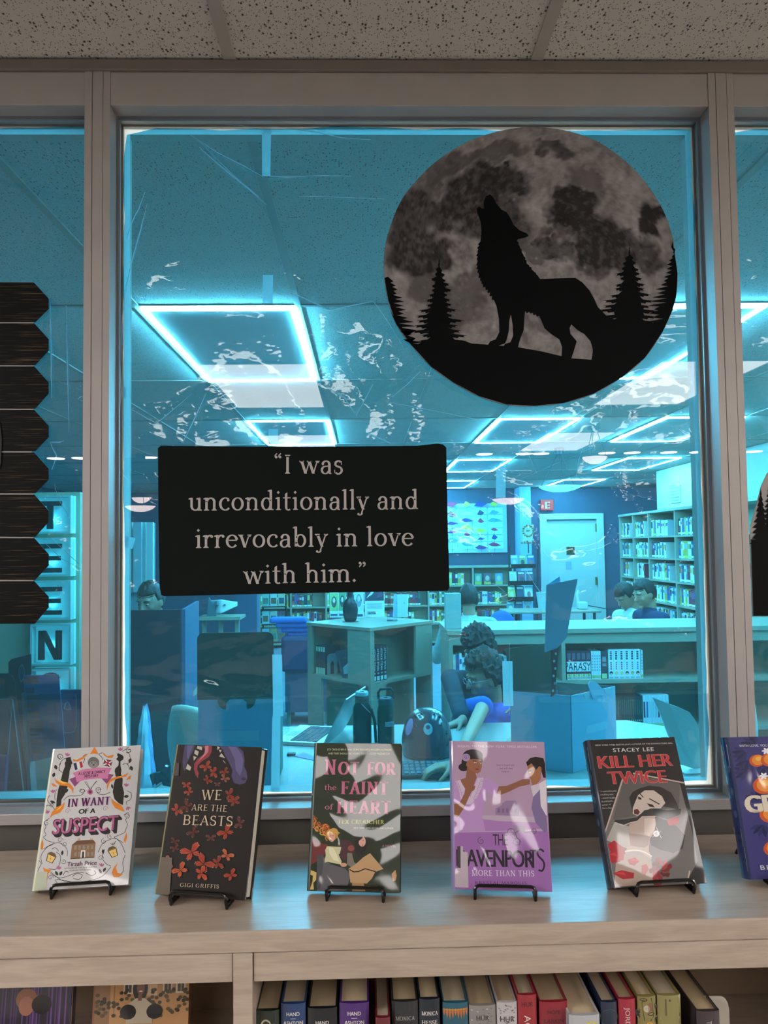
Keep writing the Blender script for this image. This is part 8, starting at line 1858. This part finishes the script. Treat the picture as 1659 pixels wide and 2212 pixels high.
def clock(bg, c1):
    def f(p, T, h):
        p.polys([rect(T*.12, T*.88, h-.045, h-.006)], bg); p.ell(T*.45, h-.022, T*.22, T*.26, '#c9c4a8'); p.ell(T*.45, h-.022, T*.15, T*.19, '#1f2a20'); p.poly([(T*.5, h-.030), (T*.8, h-.018), (T*.85, h-.036), (T*.6, h-.042)], '#8a6a44')
    return f
def teal(p, T, h):
    for k in range(9): x = T*(.06+.11*k); p.ell(x, h-.010, .0022, .0018, '#c98a2c', n=8); p.poly([(x-.002, h-.012), (x+.002, h-.012), (x, h-.019-.006*abs(math.sin(k*.8)))], '#c9702c')
    p.polys([rect(0, T, h-.0125, h-.0105)], '#d8a23c'); p.poly([(T*.4, h-.036), (T*.6, h-.036), (T*.5, h-.044)], '#b0433a')
def speck(c):
    def f(p, T, h):
        rnd = random.Random(int(T*1e5))
        for k in range(40): x, y = rnd.uniform(.1, .9)*T, h-rnd.uniform(.003, .05); p.poly([(x-.002, y), (x, y+.0012), (x+.0022, y-.0004), (x, y-.001)], c if k % 2 else '#74706c')
    return f
def both(*F_):
    def f(p, T, h):
        for g in F_: g(p, T, h)
    return f
def disc(c, txt, x, y, r):
    def f(p, T, h):
        p.ell(T*x, h-y, r, r, c); 
        if txt: p.text(txt[0], T*x-r*.6, h-y+.001, T*x+r*.6, h-y+.001, .0028, '#1f3a1c'); p.text(txt[1], T*x-r*.55, h-y-.0045, T*x+r*.55, h-y-.0045, .0028, '#1f3a1c')
    return f
def ornate(p, T, h):
    p.polys([rect(0, T, h-.06, h)], '#c9a95c')
    for k in range(7): leaf(p, T*(.1+.8*(k % 2)), h-.005-.007*k, .012, .003, 60*k, '#2a2418')
    p.poly([(T*.25, h-.004), (T*.75, h-.002), (T*.85, h-.03), (T*.7, h-.036), (T*.3, h-.036), (T*.2, h-.01)], '#1f4a30'); p.ell(T*.45, h-.018, T*.16, T*.18, '#b9b49a'); p.polys([rect(T*.55, T*.75, h-.022, h-.010)], '#8a5a4a'); p.ell(T*.6, h-.046, T*.25, .008, '#d8a030')
def olive(p, T, h):
    p.poly([(T*.1, h-.004), (T*.9, h-.004), (T*.9, h-.03), (T*.1, h-.045)], '#8a8458'); p.poly([(T*.3, h-.005), (T*.36, h-.005), (T*.36, h-.03), (T*.3, h-.03)], '#5a5434'); p.poly([(T*.5, h-.005), (T*.95, h-.028), (T*.95, h-.034), (T*.45, h-.007)], '#4a3c2c'); p.polys([rect(T*.1, T*.9, h-.036, h-.032)], '#b9b07c'); p.text('LANDMAN', T*.12, h-.056, T*.88, h-.056, .006, '#2a2618')
SB = [(551, 603, 2183, '#1c2a20', 'dark green book with round clock picture, first at left against the upright', clock('#24502e', 0)),
 (606, 660, 2168, '#1f3f70', 'blue HAND ASHTON spine right of the clock book', words('HAND', 'ASHTON')), (664, 728, 2178, '#12161a', 'black spine lettered HAND between blue and purple books', words('HAND', 'ASHTON', top=.018)),
 (733, 797, 2167, '#4a2470', 'purple HAND ASHTON MEADOWS spine', words('HAND', 'ASHTON', 'MEADOWS')), (811, 843, 2198, '#6a1c28', 'thin red book leaning right of the purple one', None),
 (846, 903, 2163, '#26282c', 'charcoal MONICA HESSE spine, left of two', words('MONICA', 'HESSE', c='#a8a8a8', top=.022, font='serif', lines=False)), (905, 950, 2158, '#14202c', 'navy MONICA HESSE spine, right of two', words('MONICA', 'HESSE', top=.018, font='serif', lines=False)),
 (956, 1011, 2166, '#1f5a6c', 'teal spine with orange fringe ornament', teal), (1013, 1071, 2172, '#8a8682', 'silver speckled HUR spine', both(speck('#b9b5b0'), words('HUR', c='#2a2628', top=.014, s=.0075))),
 (1073, 1117, 2165, '#bdb8b8', 'white marbled HUR spine', both(speck('#8c8a94'), words('HUR', c='#3a2a38', top=.020, s=.0085))), (1118, 1159, 2149, '#9a2430', 'bright red HUR spine', sidew('AGENT', '#d8cfc4', .030, .010, .05, words('HUR', c='#4a1218', top=.010, s=.007))),
 (1165, 1226, 2164, '#8c1c2c', 'crimson HOPE LARKIN spine right of the red HUR book', words('HOPE', 'LARKIN', c='#3a0c14', top=.012, lines=False)), (1229, 1296, 2193, '#b4b6ba', 'thick white book with a yellow dot, pulled forward', disc('#d8c820', None, .7, .020, .011)),
 (1298, 1333, 2164, '#1c2a44', 'navy spine with a round green STAFF PICK sticker', disc('#2f9a3c', ('STAFF', 'PICK'), .5, .024, .0135)), (1336, 1373, 2158, '#a02038', 'narrow crimson JORDAN spine', sidew('JORDAN', '#d8c4bc', .012, .0075, .045)),
 (1377, 1417, 2152, '#8a7a44', 'ornate yellow and green spine with clock picture', ornate), (1420, 1471, 2150, '#8c8450', 'olive spine with a pictured roof beam', olive), (1505, 1555, 2184, '#3a3034', 'dark spine book with pale blue cover, last before the bookend', sidew('THE CRUEL', '#b9b4b8', .014, .008, .05))]
for k, (x0, x1, py, c, lab, art) in enumerate(SB):
    Yf = {12: -.318, 17: -.312, 4: -.316}.get(k, -.300)
    shelf_book(x0, x1, py, c, lab, Yf, art, 0, ['#cdb997', '#c2b298', '#b8a482'][k % 3])
v = at(1543, 2160, Y=-.27); q = [at(x, y, Y=-.27) for x, y in ((1520, 2152), (1558, 2152), (1566, 2156), (1572, 2166), (1575, 2180))]
g = B(); pts = [(q[0].x, LZ+.002)]+[(p_.x, p_.z) for p_ in q]+[(q[-1].x+.001, LZ+.002)]; g.prism(pts, -.27, -.2685); o = g.build('bookend', mat('pale_grey_metal', '#b9b2a6', .4, .2)); tag(o, 'rounded pale grey metal bookend at the right end of the shelved row', 'bookend')
# face-out books in the left bay
def faceout(px, py_top, w_px, Yf, tilt, c, lab, art, T=.02, Hh=.215):
    a, b_ = at(px, py_top, Y=Yf), at(px+w_px, py_top, Y=Yf); W = b_.x-a.x; top = a.z; H = top-LZ-.0015
    t = thing('face_out_book', lab, 'book', (a.x+W/2, Yf, LZ+.001), group='face-out books in the left bay'); M = Matrix.Translation((a.x, Yf, LZ+.0015)) @ Matrix.Rotation(-tilt, 4, 'X')
    m = mat('faceout_%s' % c.strip('#'), c, .4, coat=1); B().box(0, W, 0, .003, 0, H, M).build('front_cover', m, t); B().box(0, W, T-.003, T, 0, H, M).build('back_cover', m, t); B().box(.004, W-.004, .0032, T-.0032, .003, H-.003, M).build('page_block', mat('pages_%s' % '#b3a182'.strip('#'), '#b3a182'), t); B().box(-.003, .0, 0, T, 0, H, M).build('spine', m, t)
    p = Print(step=.00001); p.cl = (0, W, 0, H); art(p, W, H); p.build('cover_print', lambda u, v, h: M @ Vector((u, -.0002-h, v)), print_mat(.4, 1, .012, 9, int(px+50), 'faceout_print'), t)
def art_l(p, W, H):
    p.polys([rect(0, W, 0, H)], '#2c2430'); rnd = random.Random(1)
    for k in range(26): x = rnd.uniform(0, W); p.polys([rect(x, x+.002, H-.10, H-.018-rnd.uniform(0, .01))], rnd.choice(['#5a3a78', '#4a3060', '#6c4a88']))
    p.text('ANNA-MARIE McLEMORE', W*.12, H-.009, W*.86, H-.009, .0055, '#b8a8a8', 'serif'); p.text('BESTSELLING AUTHOR OF MANY NOVELS', W*.2, H-.015, W*.8, H-.015, .0022, '#8a7c80')
    p.ell(W*.42, H-.050, .017, .016, '#8a5a3a'); p.ell(W*.42, H-.060, .012, .014, '#a06a54'); p.ell(W*.62, H-.058, .016, .014, '#201818')
def art_r(p, W, H):
    p.polys([rect(0, W, 0, H)], '#b98a58'); p.polys([rect(0, W*.16, 0, H)], '#8f6a48'); p.polys([rect(W*.2, W*.21, H-.07, H)], '#8c6844')
    for x in (.30, .72, .86): p.polys([rect(W*x, W*(x+.10), H-.042, H-.006)], '#d8c4a4'); p.polys([rect(W*(x+.015), W*(x+.085), H-.040, H-.009)], '#4a4034'); p.polys([rect(W*(x+.05), W*(x+.055), H-.040, H-.009), rect(W*(x+.015), W*(x+.085), H-.026, H-.0245)], '#d8c4a4')
    p.polys([rect(W*.48, W*.66, H-.045, H)], '#cfae84')
    rnd = random.Random(7)
    for k in range(90): x, y = rnd.uniform(0, 1)*W, H-rnd.uniform(.034, .075); p.ell(x, y, .0035, .0028, rnd.choice(['#3a3420', '#4c4226', '#2c2818', '#5c5030']), n=6)
    p.ell(W*.48, H-.034, .012, .019, '#15100e'); p.ell(W*.485, H-.033, .0065, .0105, '#7a4c34'); p.ell(W*.486, H-.038, .003, .001, '#e0d4c8'); p.poly([(W*.36, H-.056), (W*.44, H-.048), (W*.53, H-.048), (W*.60, H-.056), (W*.62, H-.085), (W*.34, H-.085)], '#b8aa90'); p.polys([rect(W*.46, W*.50, H-.052, H-.043)], '#7a4c34')
    p.ell(W*.36, H-.068, .013, .011, '#15100e'); p.ell(W*.64, H-.068, .013, .011, '#15100e')
faceout(-25, 2105, 168, -.25, R(9), '#2c2430', 'purple and black book with a glossy highlight, face out at the far lower left', art_l, .022)
faceout(196, 2105, 206, -.235, R(9), '#8a5a38', 'photo-covered book with a smiling woman, face out in the left bay', art_r, .016)
